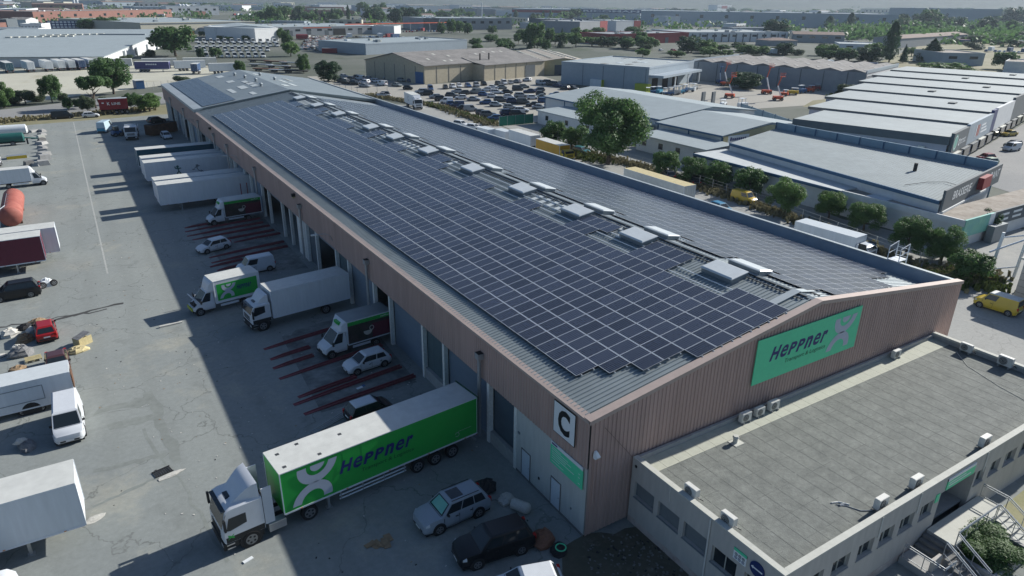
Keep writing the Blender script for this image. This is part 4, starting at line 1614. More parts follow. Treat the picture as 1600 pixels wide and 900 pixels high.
def lorry_cab(t, xr, W=2.45, H=3.0, L=2.25, fairing=True, high=3.55, mark=False, paint="white_paint"):
    """forward-control cab whose back is at local xr."""
    w = W / 2
    m_ = MB()
    xf = xr + L
    prof = [(xr, .85), (xf - .06, .85), (xf, 1.05), (xf - .02, 1.75), (xf - .30, H - .18), (xf - .62, H), (xr, H)]
    for s in (1,):
        rg = []
        for yy, k in ((-w, 0.0), (-w + .10, 1.0), (w - .10, 1.0), (w, 0.0)):
            ins = .0 if k else .10
            rg.append([(min(max(p[0], xr), xf - ins) if p[0] > xr + .1 else p[0], yy, p[1] if p[1] < H - .02 else H - (0 if k else .08)) for p in prof])
        m_.loft(rg, paint)
    b = m_.build("cab", t, smooth=True)
    s_ = MB()
    s_.box(xr + .1, xf - .10, -w + .05, w - .05, .42, .848, "plastic_black")
    s_.box(xf - .11, xf + .04, -w + .08, w - .08, .36, .80, "plastic_black")
    s_.build("skirt", t)
    gq = MB()
    for z in (1.1, 1.27, 1.44):
        gq.box(xf - .01, xf + .012, -w * .62, w * .62, z, z + .10, "plastic_black")
    gq.build("grille", t)
    f = MB()
    pane(f, (xf - .02, -w + .08, 1.75), (xf - .02, w - .08, 1.75), (xf - .30, w - .08, H - .18), (xf - .30, -w + .08, H - .18), .03, .97, .04, .96, .015, "glass")
    f.build("windscreen", t)
    sv = MB()
    sv.box(xf - .36, xf - .12, -w + .12, w - .12, H - .17, H - .14, "glass")
    sv.build("sun_visor", t)
    for sy in (-1, 1):
        q = MB()
        y = sy * (w + .008)
        q.poly([(xf - 1.35, y, 1.80), (xf - .42, y, 1.62), (xf - .22, y, 1.68), (xf - .42, y, 2.45), (xf - 1.35, y, 2.45)], "glass")
        q.build("side_window", t)
        m2 = MB()
        m2.path([(xf - .3, sy * w, H - .3), (xf - .12, sy * (w + .26), H - .42)], .02, "plastic_black", 5)
        m2.box(xf - .18, xf - .06, sy * (w + .26) - .10, sy * (w + .26) + .10, H - 1.15, H - .42, "plastic_black")
        m2.build("mirror", t)
        st_ = MB()
        for z in (.45, .70):
            st_.box(xf - .55, xf - .12, sy * (w - .02) - .05, sy * (w - .02) + .05, z, z + .035, "steel")
        st_.build("step", t)
        MB().box(xf - .02, xf + .048, sy * w * .74 - .16, sy * w * .74 + .16, .55, .76, "lamp_clear").build("headlight", t)
        MB().box(xr + .02, xf - .14, sy * w - .006, sy * w + .0035, .86, 1.22, "plastic_black").build("lower_panel", t)
        m3 = MB().tube((xr + .85, sy * (w - .06), .55), (xr + .85, sy * (w + .006), .55), .64, "plastic_black", 20)
        m3.build("wheel_arch", t)
        add_wheel(t, xr + .85, sy * (w - .115), .5, .30)
    if fairing:
        fm = MB()
        rg = []
        for i in range(6):
            u = i / 5
            x = xf - .75 - u * (L - .85)
            z = H + (high - H) * (math.sin(u * math.pi / 2) ** 1.3)
            ww = w * (.62 + .30 * u)
            rg.append([(x, -ww - .05, H - .01), (x, -ww, z), (x, ww, z), (x, ww + .05, H - .01)])
        fm.loft(rg, paint)
        fm.build("roof_fairing", t, smooth=True)
        hm2 = MB().box(xf - 1.02, xf - .64, -.30, .30, H + .002, H + .10, "glass")
        hm2.build("roof_hatch", t)
    if mark:
        mk_ = MB()
        for sgn in (-1, 1):
            c = Vector((xf - .42, 0, 1.22))
            d = Vector((.16, 0, .11 * sgn))
            n_ = Vector((-.02, 0, .05))
            p = [c - d - n_, c + d - n_, c + d + n_, c - d + n_]
            mk_.poly([(q.x, -w - (.012 + .002 * sgn), q.z) for q in p], "truck_green")
            mk_.poly([(q.x, w + (.012 + .002 * sgn), q.z) for q in p], "truck_green")
        mk_.build("emblem", t)
    return xf


def trailer(label, loc, yaw, side="box_white", L=13.4, W=2.55, z0=1.15, z1=4.0, name="semi_trailer", group=None, cat="trailer", axles=True, top="box_top", rails=False):
    """origin under the middle; rear at -L/2, nose at +L/2."""
    t = thing(name, label, cat, loc, R(yaw), group)
    b = rigid_box(t, -L / 2, L / 2, W, z0, z1, side, top)
    chassis(t, -L / 2 + .1, L / 2 - .8, z0 - .12)
    if axles:
        lorry_wheels(t, [-L / 2 + 2.0, -L / 2 + 3.35, -L / 2 + 4.7], W)
    jn = MB()
    k = -L / 2 + 1.22
    while k < L / 2 - .5:
        for sy in (-1, 1):
            jn.box(k - .012, k + .012, sy * W / 2 - .006, sy * W / 2 + .006, z0 + .06, z1 - .05, side)
        k += 1.22
    jn.build("panel_joints", b)
    ml = MB()
    for k in range(5):
        for sy in (-1, 1):
            x = -L / 2 + 1.0 + k * (L - 2) / 4
            ml.box(x - .06, x + .06, sy * W / 2 - .03, sy * W / 2 + .035, z0 - .03, z0 + .02, "lamp_amber")
    ml.build("marker_lamps", t)
    for sy in (-1, 1):
        MB().box(-L / 2 - .03, -L / 2 + .02, sy * W * .40 - .16, sy * W * .40 + .16, z0 - .22, z0 - .08, "lamp_red").build("tail_light", t)
    MB().box(-L / 2 - .02, -L / 2 + .06, -W * .45, W * .45, .5, .62, "steel").build("bumper_bar", t)
    lg = MB()
    for sy in (-.8, .8):
        lg.box(L / 2 - 2.9, L / 2 - 2.75, sy - .08, sy + .08, .06, z0 - .05, "steel")
        lg.box(L / 2 - 3.0, L / 2 - 2.65, sy - .16, sy + .16, 0, .06, "steel")
    lg.build("landing_leg", t)
    if rails:
        for sy in (-1, 1):
            g = MB()
            for z in (.55, .8):
                g.box(-L / 2 + 5.6, L / 2 - 3.4, sy * W * .47 - .02, sy * W * .47 + .02, z, z + .09, "alu")
            for k in range(4):
                x = -L / 2 + 5.7 + k * (L - 9.2) / 3
                g.box(x - .03, x + .03, sy * W * .47 - .03, sy * W * .47 + .03, .55, z0 - .02, "steel")
            g.build("side_guard", t)
    # rear doors
    for sy in (-1, 1):
        d = MB().box(-L / 2 - .035, -L / 2 - .016, .03 if sy > 0 else -W / 2 + .06, W / 2 - .06 if sy > 0 else -.03, z0 + .05, z1 - .1, side)
        dd = d.build("rear_door", t)
        lk = MB()
        for yy in (.35, .8):
            lk.tube((-L / 2 - .05, sy * yy, z0 + .1), (-L / 2 - .05, sy * yy, z1 - .15), .018, "steel", 5)
        lk.build("lock_bar", dd)
    return t


# ---- the green articulated lorry
ty = 186.07
a_ = Vector((math.cos(R(6.07)), math.sin(R(6.07)), 0))
b_ = Vector((-a_.y, a_.x, 0))
mid = Vector((-14.54, 9.376, 0)) + a_ * 6.8 + b_ * 1.275
T1 = trailer("long green articulated trailer with the carrier's name, backed up to the dock", tuple(mid), ty, "truck_green", 13.6, 2.55, 1.2, 4.0, rails=True)
for sy in (1,):
    put_marks(heppner_marks(13.6, 2.8, .75, 3.2, 3.5, 8.6, 2.4), T1, (6.8, 1.275, 1.2), (-1, 0, 0), (0, 0, 1), .022)
    mbx = MB()
    V, F = ring_geo(-5.15, 1.75, .14, .17, .3, 5.6, 14)
    mbx.add([(p[0], 1.298, p[1]) for p in V], F, "logo_grey")
    mbx.box(-6.3, -5.2, 1.293, 1.298, 1.95, 1.965, "logo_grey")
    mbx.build("emblem", T1)
hd = MB()      # dock shelter frame of the rear
hd.box(-6.86, -6.80, -1.33, 1.33, 1.25, 4.12, "deep_green")
hd.build("rear_frame", T1)
sp_ = MB()
for k, (x, y) in enumerate(((6.2, -.6), (6.3, .8), (4.9, -.9), (4.2, .85), (2.4, -.3))):
    sp_.box(x - .1, x + .12, y - .12, y + .1, 4.03, 4.036, "ac_dark")
sp_.build("roof_patches", T1)
tc_ = mid - a_ * 8.35
tr = thing("tractor_unit", "white tractor unit with tall roof fairing pulling the green trailer", "truck", tuple(tc_), R(ty))
lorry_cab(tr, -.42, 2.5, 3.05, 2.3, True, 3.95, True)
MB().box(-.46, -.43, -1.2, 1.2, .9, 3.2, "chassis").build("cab_back", tr)
for sy in (-1, 1):
    fq = MB()
    fq.box(-1.0, -.46, sy * 1.2 - .03, sy * 1.2 + .03, 1.05, 3.5, "white_paint")
    fq.build("side_fairing", tr)
    MB().box(-1.6, -.6, sy * 1.05 - .25, sy * 1.05 + .25, .45, .95, "steel").build("fuel_tank", tr)
chassis(tr, -4.2, -.4, .85)
lorry_wheels(tr, [-3.05], 2.5, .5)


# ---- van-cab box trucks at the dock
def box_van(label, loc, yaw, blen, W, h, side, top, open_hood=False, art=None, group=None, name="box_truck"):
    """origin under the joint of box and cab; box runs back along -X."""
    t = thing(name, label, "truck", loc, R(yaw), group)
    rigid_box(t, -blen, -.05, W, .95, h, side, top)
    van_cab(t, 0.0, 2.02, 2.25, open_hood)
    d = MB()
    rg = []
    for i in range(6):
        u = i / 5
        x = .55 - u * .58
        rg.append([(x, -W * (.34 + .14 * u), 2.22), (x, -W * (.30 + .16 * u), 2.24 + (h - 2.26) * math.sin(u * math.pi / 2)), (x, W * (.30 + .16 * u), 2.24 + (h - 2.26) * math.sin(u * math.pi / 2)), (x, W * (.34 + .14 * u), 2.22)])
    d.loft(rg, "white_paint")
    dd = d.build("roof_fairing", t, smooth=True)
    chassis(t, -blen + .1, -.1, .80)
    lorry_wheels(t, [-blen * .62], W, .37)
    g = MB()
    for sy in (-1, 1):
        g.box(-blen * .5, -.5, sy * W * .46 - .02, sy * W * .46 + .02, .5, .72, "alu")
    g.build("side_guard", t)
    for sy in (-1, 1):
        MB().box(-blen - .03, -blen - .004, sy * W * .42 - .08, sy * W * .42 + .08, .78, .92, "lamp_red").build("tail_light", t)
    if art == "green":
        q = MB()
        q.box(-blen + .25, -.30, W / 2 + .006, W / 2 + .014, 1.15, h - .35, "truck_green")
        qq = q.build("side_panel", t)
        put_marks(heppner_marks(blen - .6, h - 1.5, .35, 1.75, 1.9, 3.4, 1.5)[:2], t, (-.30, W / 2 + .014, 1.15), (-1, 0, 0), (0, 0, 1), .008)
        q = MB()
        q.box(-blen + .25, -.30, -W / 2 - .014, -W / 2 - .006, 1.15, h - .35, "truck_green")
        q.build("side_panel", t)
    if art == "photo":
        q = MB()
        q.box(-blen + .06, -.12, W / 2 + .006, W / 2 + .014, 1.0, h - .42, "ad_dark")
        q.build("side_panel", t)
        q = MB()
        q.box(-blen + .06, -.12, W / 2 + .006, W / 2 + .013, h - .415, h - .08, "truck_green")
        q.box(-blen + .1, -blen * .55, W / 2 + .016, W / 2 + .02, 1.05, h - .7, "box_maroon")
        q.build("side_band", t)
        q = MB()
        cx, cz = -blen * .45, 1.0 + (h - 1.4) * .42
        V, F = ring_geo(cx, cz + .12, .0, .42, math.pi, 2 * math.pi, 14)
        q.add([(p[0], W / 2 + .022, p[1]) for p in V], F, "paper_white")
        V, F = ring_geo(cx - .38, cz + .30, .16, .23, 0, 2 * math.pi, 14)
        q.add([(p[0], W / 2 + .0235, p[1]) for p in V], F, "paper_white")
        q.build("cup_picture", t)
        txt_mark(t, "HePPner", "sign_white", (-blen * .74, W / 2 + .013, h - .33), (-1, 0, 0), (0, 0, 1), .95, .16, .25)
        MB().box(.18, .42, -.45, .45, 2.70, 2.95, "truck_green").build("front_badge", t)
    return t


box_van("white delivery truck with green roofed box parked beside the white hatchback", (-4.15, 29.5, 0), 186, 4.4, 2.25, 3.1, "box_white", "leaf_roof" if False else "roof_sheet", art="photo")
box_van("green sided box truck with its bonnet and door standing open", (-12.3, 44.6, 0), 189, 4.55, 2.3, 3.2, "box_white", "box_top", True, "green")
box_van("white cab box truck with dark picture side, next to the big white trailers", (-5.6, 74.3, 0), 186, 5.1, 2.3, 3.15, "box_white", "box_top", art="photo")
t = thing("box_truck", "white forward-cab lorry with plain white box beside the green box truck", "truck", (-8.35, 38.25, 0), R(187))
rigid_box(t, -7.9, -.05, 2.5, 1.05, 3.7, "box_white", "box_top")
lorry_cab(t, .12, 2.35, 2.65, 1.85, True, 3.45)
chassis(t, -7.7, 0, .9)
lorry_wheels(t, [-5.3], 2.45, .46)
# ---- trailers standing at the far docks
G_ = "white trailers at the far docks"
dk = [(-5.9, 84.65, "large white trailer nearest the white cab box truck, at the far docks", "box_white", 1.8),
      (-5.9, 88.0, "white trailer touching the big white one at the far docks", "box_white", 1.8),
      (-5.9, 101.2, "white trailer with a cartoon figure drawn on its side", "box_white", 2.0),
      (-5.9, 105.2, "white trailer between the cartoon trailer and the teal one", "box_white", 2.0),
      (-5.9, 113.0, "dark teal trailer with white roof, farthest at the docks", "box_teal", 1.0)]
for x, y, lb, mt, yw in dk:
    tt = trailer(lb, (x, y, 0), 180 + yw, mt, 12.8, 2.5, 1.15, 4.0, group=G_)
    if "cartoon" in lb:
        f = MB()
        y_ = 1.25 + .012
        for p, q in (((1.5, 2.2), (1.6, 2.75)), ((1.5, 2.2), (1.85, 1.75)), ((1.5, 2.2), (1.2, 1.7)), ((1.6, 2.6), (1.95, 2.7)), ((1.95, 2.7), (2.0, 3.0)), ((1.6, 2.6), (1.1, 2.65))):
            f.tube((p[0], y_, p[1]), (q[0], y_, q[1]), .085, "tank_green", 6)
        f.tube((1.6, y_ - .05, 2.95), (1.6, y_ + .05, 2.95), .2, "tank_green", 12)
        f.build("painted_figure", tt)
        f = MB()
        for p, q in (((-1.4, 2.1), (-2.0, 1.7)), ((-1.4, 2.2), (-1.3, 2.7)), ((-1.0, 2.5), (-1.8, 2.75)), ((-1.9, 2.0), (-2.3, 1.65)), ((-.6, 2.2), (-1.0, 2.25))):
            f.tube((p[0], y_, p[1]), (q[0], y_, q[1]), .06, "slate_wall", 6)
        f.box(-1.6, -1.2, y_ - .03, y_ + .01, 2.75, 2.95, "slate_wall")
        f.build("painted_picture", tt)
t = thing("swap_trailer", "red framed open trailer standing between white trailers and the dock", "trailer", (-.9, 83.0, 0), 0)
MB().box(-.5, .5, -1.2, 1.0, .9, 1.1, "kline_red").build("deck", t)
mb = MB()
for sx in (-.45, .45):
    for sy in (-1.15, .95):
        mb.box(sx - .05, sx + .05, sy - .05, sy + .05, .0, 3.3, "kline_red")
mb.build("frame", t)

# ---- cars in the shade
WHT, BLK, SIL, RED, GRY, BLU = (.60, .63, .66), (.010, .011, .013), (.30, .34, .38), (.28, .012, .015), (.09, .10, .11), (.02, .05, .14)
car("white small hatchback in the shade between two red ramp rails", "hatch", WHT, (-3.45, 25.5), 185)
car("black small car with white roof beside the green trailer", "city", BLK, (-6.0, 18.4), 5, roof="white_paint")
car("white hatchback parked on the red ramps near the white van", "hatch", WHT, (-8.9, 62.9), 198)
car("small white panel van behind the green box truck", "kangoo", WHT, (-6.15, 53.0), 184, cat="van", name="panel_van")
s_ = car("silver estate off-roader with roof rails in the shade", "suv", SIL, (-5.75, 5.45), 182)
mb = MB()
mb.box(-.55, .25, -.42, .42, 1.722, 1.735, "glass")
mb.build("sunroof", s_)
for sy in (-.62, .62):
    MB().tube((-1.5, sy, 1.76), (.35, sy, 1.76), .025, "plastic_black", 6).build("roof_rail", s_)
f = MB()
rings, B, T, C = car_shape("suv")
pane(f, B[1], B[2], T[2], T[1], .12, .88, .14, .86, .02, "ad_cyan")
f.build("sunshade", s_)
car("black off-roader parked beside the silver one", "suv", BLK, (-5.05, 1.75), 173)
car("white car with dark rear window at the bottom edge by the soil bed", "hatch", WHT, (-5.1, -1.75), 162)
# ---- left yard vehicles
bs = car("black estate off-roader in the sun on the left yard", "suv", BLK, (-29.0, 57.65), 182)
car("red hatchback seen from behind among the rubbish heaps", "hatch", RED, (-26.35, 46.0), 94)
car("old brown car half hidden behind the white catering trailer", "sedan", (.075, .035, .04), (-25.5, 38.0), -88)
car("white van facing the camera next to the catering trailer", "van", WHT, (-24.95, 27.9), -90, cat="van", name="van")
car("white van end at the bottom left corner below the big trailer", "van", WHT, (-30.0, 11.9), 4, cat="van", name="van")
car("yellow mail van on the pavement right of the warehouse gable", "kangoo", (.50, .36, .035), (56.45, 4.0), 93, cat="van", name="mail_van", roof="box_top")
trailer("big white trailer with grey side at the left edge below the catering trailer", (-30.95, 15.65, 0), 0, "box_white", 13.3, 2.5)
trailer("maroon sided trailer in front of a white one on the left yard", (-32.75, 66.4, 0), 0, "box_maroon", 13.2, 2.55)
trailer("white trailer just behind the maroon one", (-31.35, 69.2, 0), 0, "box_white", 13.2, 2.5)
t = thing("catering_trailer", "white catering trailer with closed serving hatch and pale roof", "trailer", (-28.5, 32.45, 0), R(1))
rigid_box(t, -4.2, 4.05, 2.2, .5, 2.7, "box_white", "dome", name="body")
mb = MB()
for a in ((-3.1, -3.06, 1.05, 2.2), (2.2, 2.24, 1.05, 2.2), (-3.06, 2.2, 1.05, 1.09), (-3.06, 2.2, 2.16, 2.2)):
    mb.box(a[0], a[1], -1.125, -1.101, a[2], a[3], "frame_grey")
mb.build("serving_hatch", t)
for sy in (-1, 1):
    for x in (-.6, .5):
        add_wheel(t, x + 1.3, sy * .98, .32, .2)
    MB().tube((1.25, sy * 1.06, .34), (1.25, sy * 1.103, .34), .62, "plastic_black", 18).build("wheel_arch", t)
MB().box(-4.24, -4.2, -1.0, -.7, .62, .72, "lamp_red").build("tail_light", t)
mb = MB().box(4.1, 4.16, -.9, .9, 1.0, 2.4, "rust_brown")
mb.build("front_rack", t)
box_van("white box truck facing right on the left yard, seen in sunlight", (-28.1, 110.7, 0), 2, 5.2, 2.2, 3.0, "box_white", "box_top")
t = thing("storage_tank", "rusty red cylindrical tank lying on the left yard", "tank", (-30.0, 90.8, 0))
mb = MB()
n = 24
rg = []
for y, k in ((-6.2, .25), (-6.05, .75), (-5.7, 1), (5.7, 1), (6.05, .75), (6.2, .25)):
    rg.append([(1.3 * k * math.cos(2 * math.pi * i / n), y, 1.55 + 1.3 * k * math.sin(2 * math.pi * i / n)) for i in range(n)])
mb.loft(rg, "rust_red")
mb.build("shell", t, smooth=True)
for y in (-3.6, 3.6):
    MB().box(-1.0, 1.0, y - .2, y + .2, 0, .7, "rust_brown").build("saddle", t)
mb = MB()
for y in (-4, -2.5, -1, .5, 2):
    mb.tube((-.6, y, 2.68), (-.2, y, 2.86), .05, "steel", 5)
mb.tube((-.5, -5, 2.75), (-.5, 3, 2.75), .03, "steel", 5)
mb.build("ladder", t)
mb = MB()
mb.path([(-1.5, -5.5, 0), (-1.0, -5.2, 2.6), (-.4, -4.6, 2.9)], .05, "alu", 6)
mb.path([(-2.1, -5.2, 0), (-1.4, -4.8, 2.5)], .05, "alu", 6)
mb.path([(-2.4, -5.0, 1.6), (-.9, -5.4, 1.7)], .05, "alu", 6)
mb.build("support_frame", t)
tank = lambda lb, x, y, mt, L, r: None
for lb, x, y, mt, L, r in (("white tank trailer in the far left row, behind the green one", -34.2, 162, "box_white", 9.5, 1.05), ("dark green tanker with boom in the far left row", -33.6, 151.2, "tank_green", 7.6, .95)):
    t = thing("tank_trailer", lb, "tanker", (x, y, 0))
    mb = MB()
    rg = [[(xx, r * k * math.cos(2 * math.pi * i / 18), 1.5 + r * k * math.sin(2 * math.pi * i / 18)) for i in range(18)] for xx, k in ((-L / 2, .5), (-L / 2 + .25, 1), (L / 2 - .25, 1), (L / 2, .5))]
    mb.loft(rg, mt)
    mb.build("tank", t, smooth=True)
    chassis(t, -L / 2, L / 2, .6)
    lorry_wheels(t, [L * .22, -L * .3], 2.0, .45)
    if mt == "tank_green":
        MB().path([(L / 2 - .5, 0, 1.4), (L / 2 + 2.2, .3, .95)], .14, "tank_green", 8).build("boom", t)
        MB().box(L / 2 + .2, L / 2 + .5, -.15, .15, 0, 1.1, "chassis").build("prop", t)
t = thing("lorry", "white lorry cab at the left edge behind the white box truck", "truck", (-35.0, 128.6, 0), R(-4))
lorry_cab(t, .2, 2.3, 2.5, 1.8, False)
MB().box(-4.5, .1, -1.15, 1.15, 1.0, 1.15, "steel").build("flatbed", t)
chassis(t, -4.5, .1, .85)
lorry_wheels(t, [-3.2], 2.3, .46)
t = thing("ramp_plate", "low metal ramp with a yellow edge on the far left yard", "ramp", (-31.0, 136.2, 0), R(5))
mb = MB().prism([(-1.6, 0), (1.6, 0), (1.6, .55), (-1.6, .5)], -.9, .9, "steel")
mb.build("plate", t)
MB().box(-1.6, 1.6, -.96, -.902, .0, .56, "yellow_paint").build("edge", t)
# barrier blocks along the yard line on the left
random.seed(8)
bk = [(-26.9, 166.5), (-28.6, 166.9), (-30.4, 168.5), (-31.6, 169.2), (-27.0, 161.5), (-27.2, 157.5), (-27.0, 153.6), (-27.1, 149.6), (-26.9, 144.4), (-26.9, 140.2), (-26.7, 136.6), (-26.5, 132.4), (-26.6, 127.0), (-27.6, 126.8), (-28.8, 127.6)]
for i, (x, y) in enumerate(bk):
    m_ = MB()
    sx, sy, h = random.uniform(.5, 1.0), random.uniform(.45, 1.0), random.uniform(.45, .9)
    j = lambda: random.uniform(-.1, .1)
    base = [(-sx + j(), -sy + j(), 0), (sx + j(), -sy + j(), 0), (sx + j(), sy + j(), 0), (-sx + j(), sy + j(), 0)]
    topq = [(p[0] * .8 + j(), p[1] * .8 + j(), h + j() * .6) for p in base]
    m_.loft([base, topq], random.choice(("concrete", "coping", "concrete", "concrete_dark")))
    o = m_.build("barrier_block", None, (x, y, 0), random.uniform(0, 1))
    tag(o, "rough concrete block in the row along the far left yard", "block", "concrete blocks along the left yard")
# red ramp rails before the docks
rails = [(-10.1, 33.1, 8, 7.0), (-10.1, 30.9, 8, 3.6), (-10.3, 29.2, 8, 3.6), (-10.3, 27.2, 8, 9.5), (-10.4, 22.7, 8, 9.5), (-9.8, 23.6, 8, 5.0), (-10.1, 21.0, 6, 9.5), (-9.9, 60.2, 9, 9.3), (-10.0, 58.2, 9, 9.3), (-10.4, 56.9, 9, 3.8), (-9.9, 55.3, 9, 3.6),
         (-10.6, 74.0, 6, 3.0), (-10.8, 72.2, 7, 10), (-10.9, 70.1, 7, 10), (-10.5, 68.2, 7, 10), (-9.5, 66.0, 7, 9.0), (-6.2, 64.6, 7, 6.0)]
rl = {}
for i, (x, y, yw, L) in enumerate(rails):
    if L not in rl:
        m_ = MB()
        m_.prism([(0, 0), (L, 0), (L, .22), (L * .35, .17), (0, .03)], -.16, -.10, "rail_red")
        m_.prism([(0, 0), (L, 0), (L, .05), (L * .35, .04), (0, .01)], -.098, .148, "rail_red")
        m_.prism([(0, 0), (L, 0), (L, .22), (L * .35, .17), (0, .03)], .15, .21, "rail_red")
        rl[L] = m_.mesh("ramp_rail")
    grp = "near" if y < 40 else "far"
    o = link("ramp_rail", rl[L], None, (x, y, .004), R(yw))
    o["label"] = "rusty red steel ramp rail on the ground before the nearer docks" if y < 40 else "rusty red steel ramp rail on the ground around the far white hatchback"
    o["category"] = "ramp rail"
    o["group"] = "red ramp rails " + grp
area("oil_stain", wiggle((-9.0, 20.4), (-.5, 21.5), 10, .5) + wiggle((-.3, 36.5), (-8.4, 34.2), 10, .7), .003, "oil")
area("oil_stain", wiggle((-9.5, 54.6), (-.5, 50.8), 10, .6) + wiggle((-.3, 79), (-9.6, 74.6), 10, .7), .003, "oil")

# ------------------------------------------------------------------ naming aids: place in a row, counted from the left or from the camera
def ordn(i):
    w = ["first", "second", "third", "fourth", "fifth", "sixth", "seventh", "eighth", "ninth", "tenth", "eleventh", "twelfth", "thirteenth", "fourteenth", "fifteenth", "sixteenth", "seventeenth", "eighteenth", "nineteenth", "twentieth"]
    if i < 20:
        return w[i]
    n = i + 1
    return str(n) + {1: "st", 2: "nd", 3: "rd"}.get(n % 10, "th")


def leftness(p):
    d = Vector((p[0], p[1], 0)) - CAM
    return d.dot(_r) / d.dot(_f)


for g, lb in (("red ramp rails near", "{} nearest red steel ramp rail before the nearer docks"), ("red ramp rails far", "{} nearest red ramp rail around the far white hatchback"), ("concrete blocks along the left yard", "{} nearest rough concrete block of the row on the far left yard")):
    os_ = sorted([o for o in col.objects if o.get("group") == g], key=lambda o: o.location.y)
    for i, o in enumerate(os_):
        o["label"] = lb.format(ordn(i))

# ------------------------------------------------------------------ trees
TP = {}


def crown_points(kind, rnd, n):
    """(point, outward) samples filling a crown of height 1 and width 1."""
    out = []
    if kind in ("poplar", "conifer"):
        for _ in range(n):
            z = rnd.random() ** (0.8 if kind == "poplar" else 1.25)
            if kind == "poplar":
                r = 0.5 * (math.sin(math.pi * min(1, z * 0.92 + 0.05)) ** 0.6) * (1.0 - 0.35 * z)
                zz = .06 + .94 * z
            else:
                r = 0.5 * (1 - z) ** 0.85 * (0.75 + 0.35 * math.sin(z * 34) ** 2)
                zz = .07 + .93 * z
            a = rnd.random() * 2 * math.pi
            r *= (0.85 + 0.22 * math.sin(3 * a + 9 * z) + 0.12 * math.sin(7 * a - 15 * z))
            k = r * (1 - 0.55 * rnd.random() ** 2)
            out.append((Vector((k * math.cos(a), k * math.sin(a), zz)), Vector((math.cos(a), math.sin(a), .5))))
        return out
    lobes = []
    if kind == "pine":
        for i in range(16):
            a = rnd.random() * 2 * math.pi
            q = .36 * math.sqrt(rnd.random())
            lobes.append((Vector((q * math.cos(a), q * math.sin(a), .74 + .10 * (1 - q / .36) + rnd.uniform(-.04, .04))), rnd.uniform(.11, .17), .72))
    elif kind in ("bush", "shrub"):
        for i in range(14):
            a = rnd.random() * 2 * math.pi
            q = .36 * math.sqrt(rnd.random())
            lobes.append((Vector((q * math.cos(a), q * math.sin(a), rnd.uniform(.2, .75))), rnd.uniform(.12, .22), 1.3))
    else:
        lo, hi = {"round": (.16, .84), "dark": (.14, .86)}.get(kind, (.30, .86))
        for i in range(44):
            a = rnd.random() * 2 * math.pi
            z = rnd.uniform(lo, hi)
            u = (z - lo) / (hi - lo)
            env = .40 * math.sin(math.pi * (.24 + .60 * u)) ** .75
            q = env * (rnd.random() ** .45)
            lobes.append((Vector((q * math.cos(a), q * math.sin(a), z)), rnd.uniform(.085, .17), .95))
    tot = sum(l[1] ** 2 for l in lobes)
    for c, r, fz in lobes:
        for _ in range(int(n * r * r / tot)):
            d = Vector((rnd.gauss(0, 1), rnd.gauss(0, 1), rnd.gauss(0, 1) + .25)).normalized()
            k = r * (1 - .5 * rnd.random() ** 2.2) * rnd.uniform(.85, 1.15)
            out.append((c + Vector((d.x * k, d.y * k, d.z * k * fz)), d))
    return out


def tree_proto(kind, leaf, seed, n, ls, aspect=1.0):
    """crown and trunk meshes, unit height and width."""
    rnd = random.Random(seed)
    pts = crown_points(kind, rnd, n)
    mb_ = MB()
    P, F = [], []
    srt = lambda k: sorted(q[0][k] for q in pts)
    ex = []
    for k in range(3):
        q = srt(k)
        ex.append((q[int(len(q) * .006)], q[int(len(q) * .994)]))
    zb = ex[2][0]
    pts = [(Vector(((p.x - (ex[0][0] + ex[0][1]) / 2) / (ex[0][1] - ex[0][0]), (p.y - (ex[1][0] + ex[1][1]) / 2) / (ex[1][1] - ex[1][0]), zb + (p.z - zb) / (ex[2][1] - zb) * (1 - zb))), d) for p, d in pts]
    for p, d in pts:
        nrm = (d + Vector((rnd.gauss(0, .5), rnd.gauss(0, .5), rnd.gauss(0, .4) + .2))).normalized()
        a = nrm.orthogonal().normalized()
        b = nrm.cross(a)
        t = rnd.random() * 6.28
        u = (a * math.cos(t) + b * math.sin(t)) * ls * rnd.uniform(.7, 1.35)
        v = (b * math.cos(t) - a * math.sin(t)) * ls * rnd.uniform(.45, .9)
        u = Vector((u.x, u.y, u.z * aspect))
        v = Vector((v.x, v.y, v.z * aspect))
        k = len(P)
        P += [tuple(p - u), tuple(p - v * .9), tuple(p + u), tuple(p + v)]
        F.append((k, k + 1, k + 2, k + 3))
    mb_.add(P, F, leaf)
    tk = MB()
    th = {"pine": .70, "poplar": .6, "conifer": .8, "bush": .5}.get(kind, .62)
    tw = {"bush": .02, "poplar": .05, "conifer": .04}.get(kind, .035)
    pts_ = [Vector((0, 0, 0))]
    for i in range(1, 6):
        pts_.append(Vector((rnd.uniform(-.02, .02), rnd.uniform(-.02, .02), th * i / 5)))
    for i in range(5):
        tk.tube(pts_[i], pts_[i + 1], tw * (1 - .14 * i), "bark", 7, tw * (1 - .14 * (i + 1)))
    for i in range(7):
        a = rnd.random() * 6.28
        s0 = pts_[2 + i % 3]
        tk.tube(s0, s0 + Vector((math.cos(a) * .26, math.sin(a) * .26, rnd.uniform(.12, .3))), tw * .5, "bark", 5, tw * .15)
    return tk.mesh("trunk"), mb_.mesh("crown")


LEAF = {"broad": "leaf_mid", "round": "leaf_mid", "light": "leaf_light", "dark": "leaf_dark", "grey": "leaf_grey", "pine": "leaf_mid", "poplar": "leaf_dark", "conifer": "leaf_dark", "bush": "leaf_grey", "shrub": "leaf_mid"}


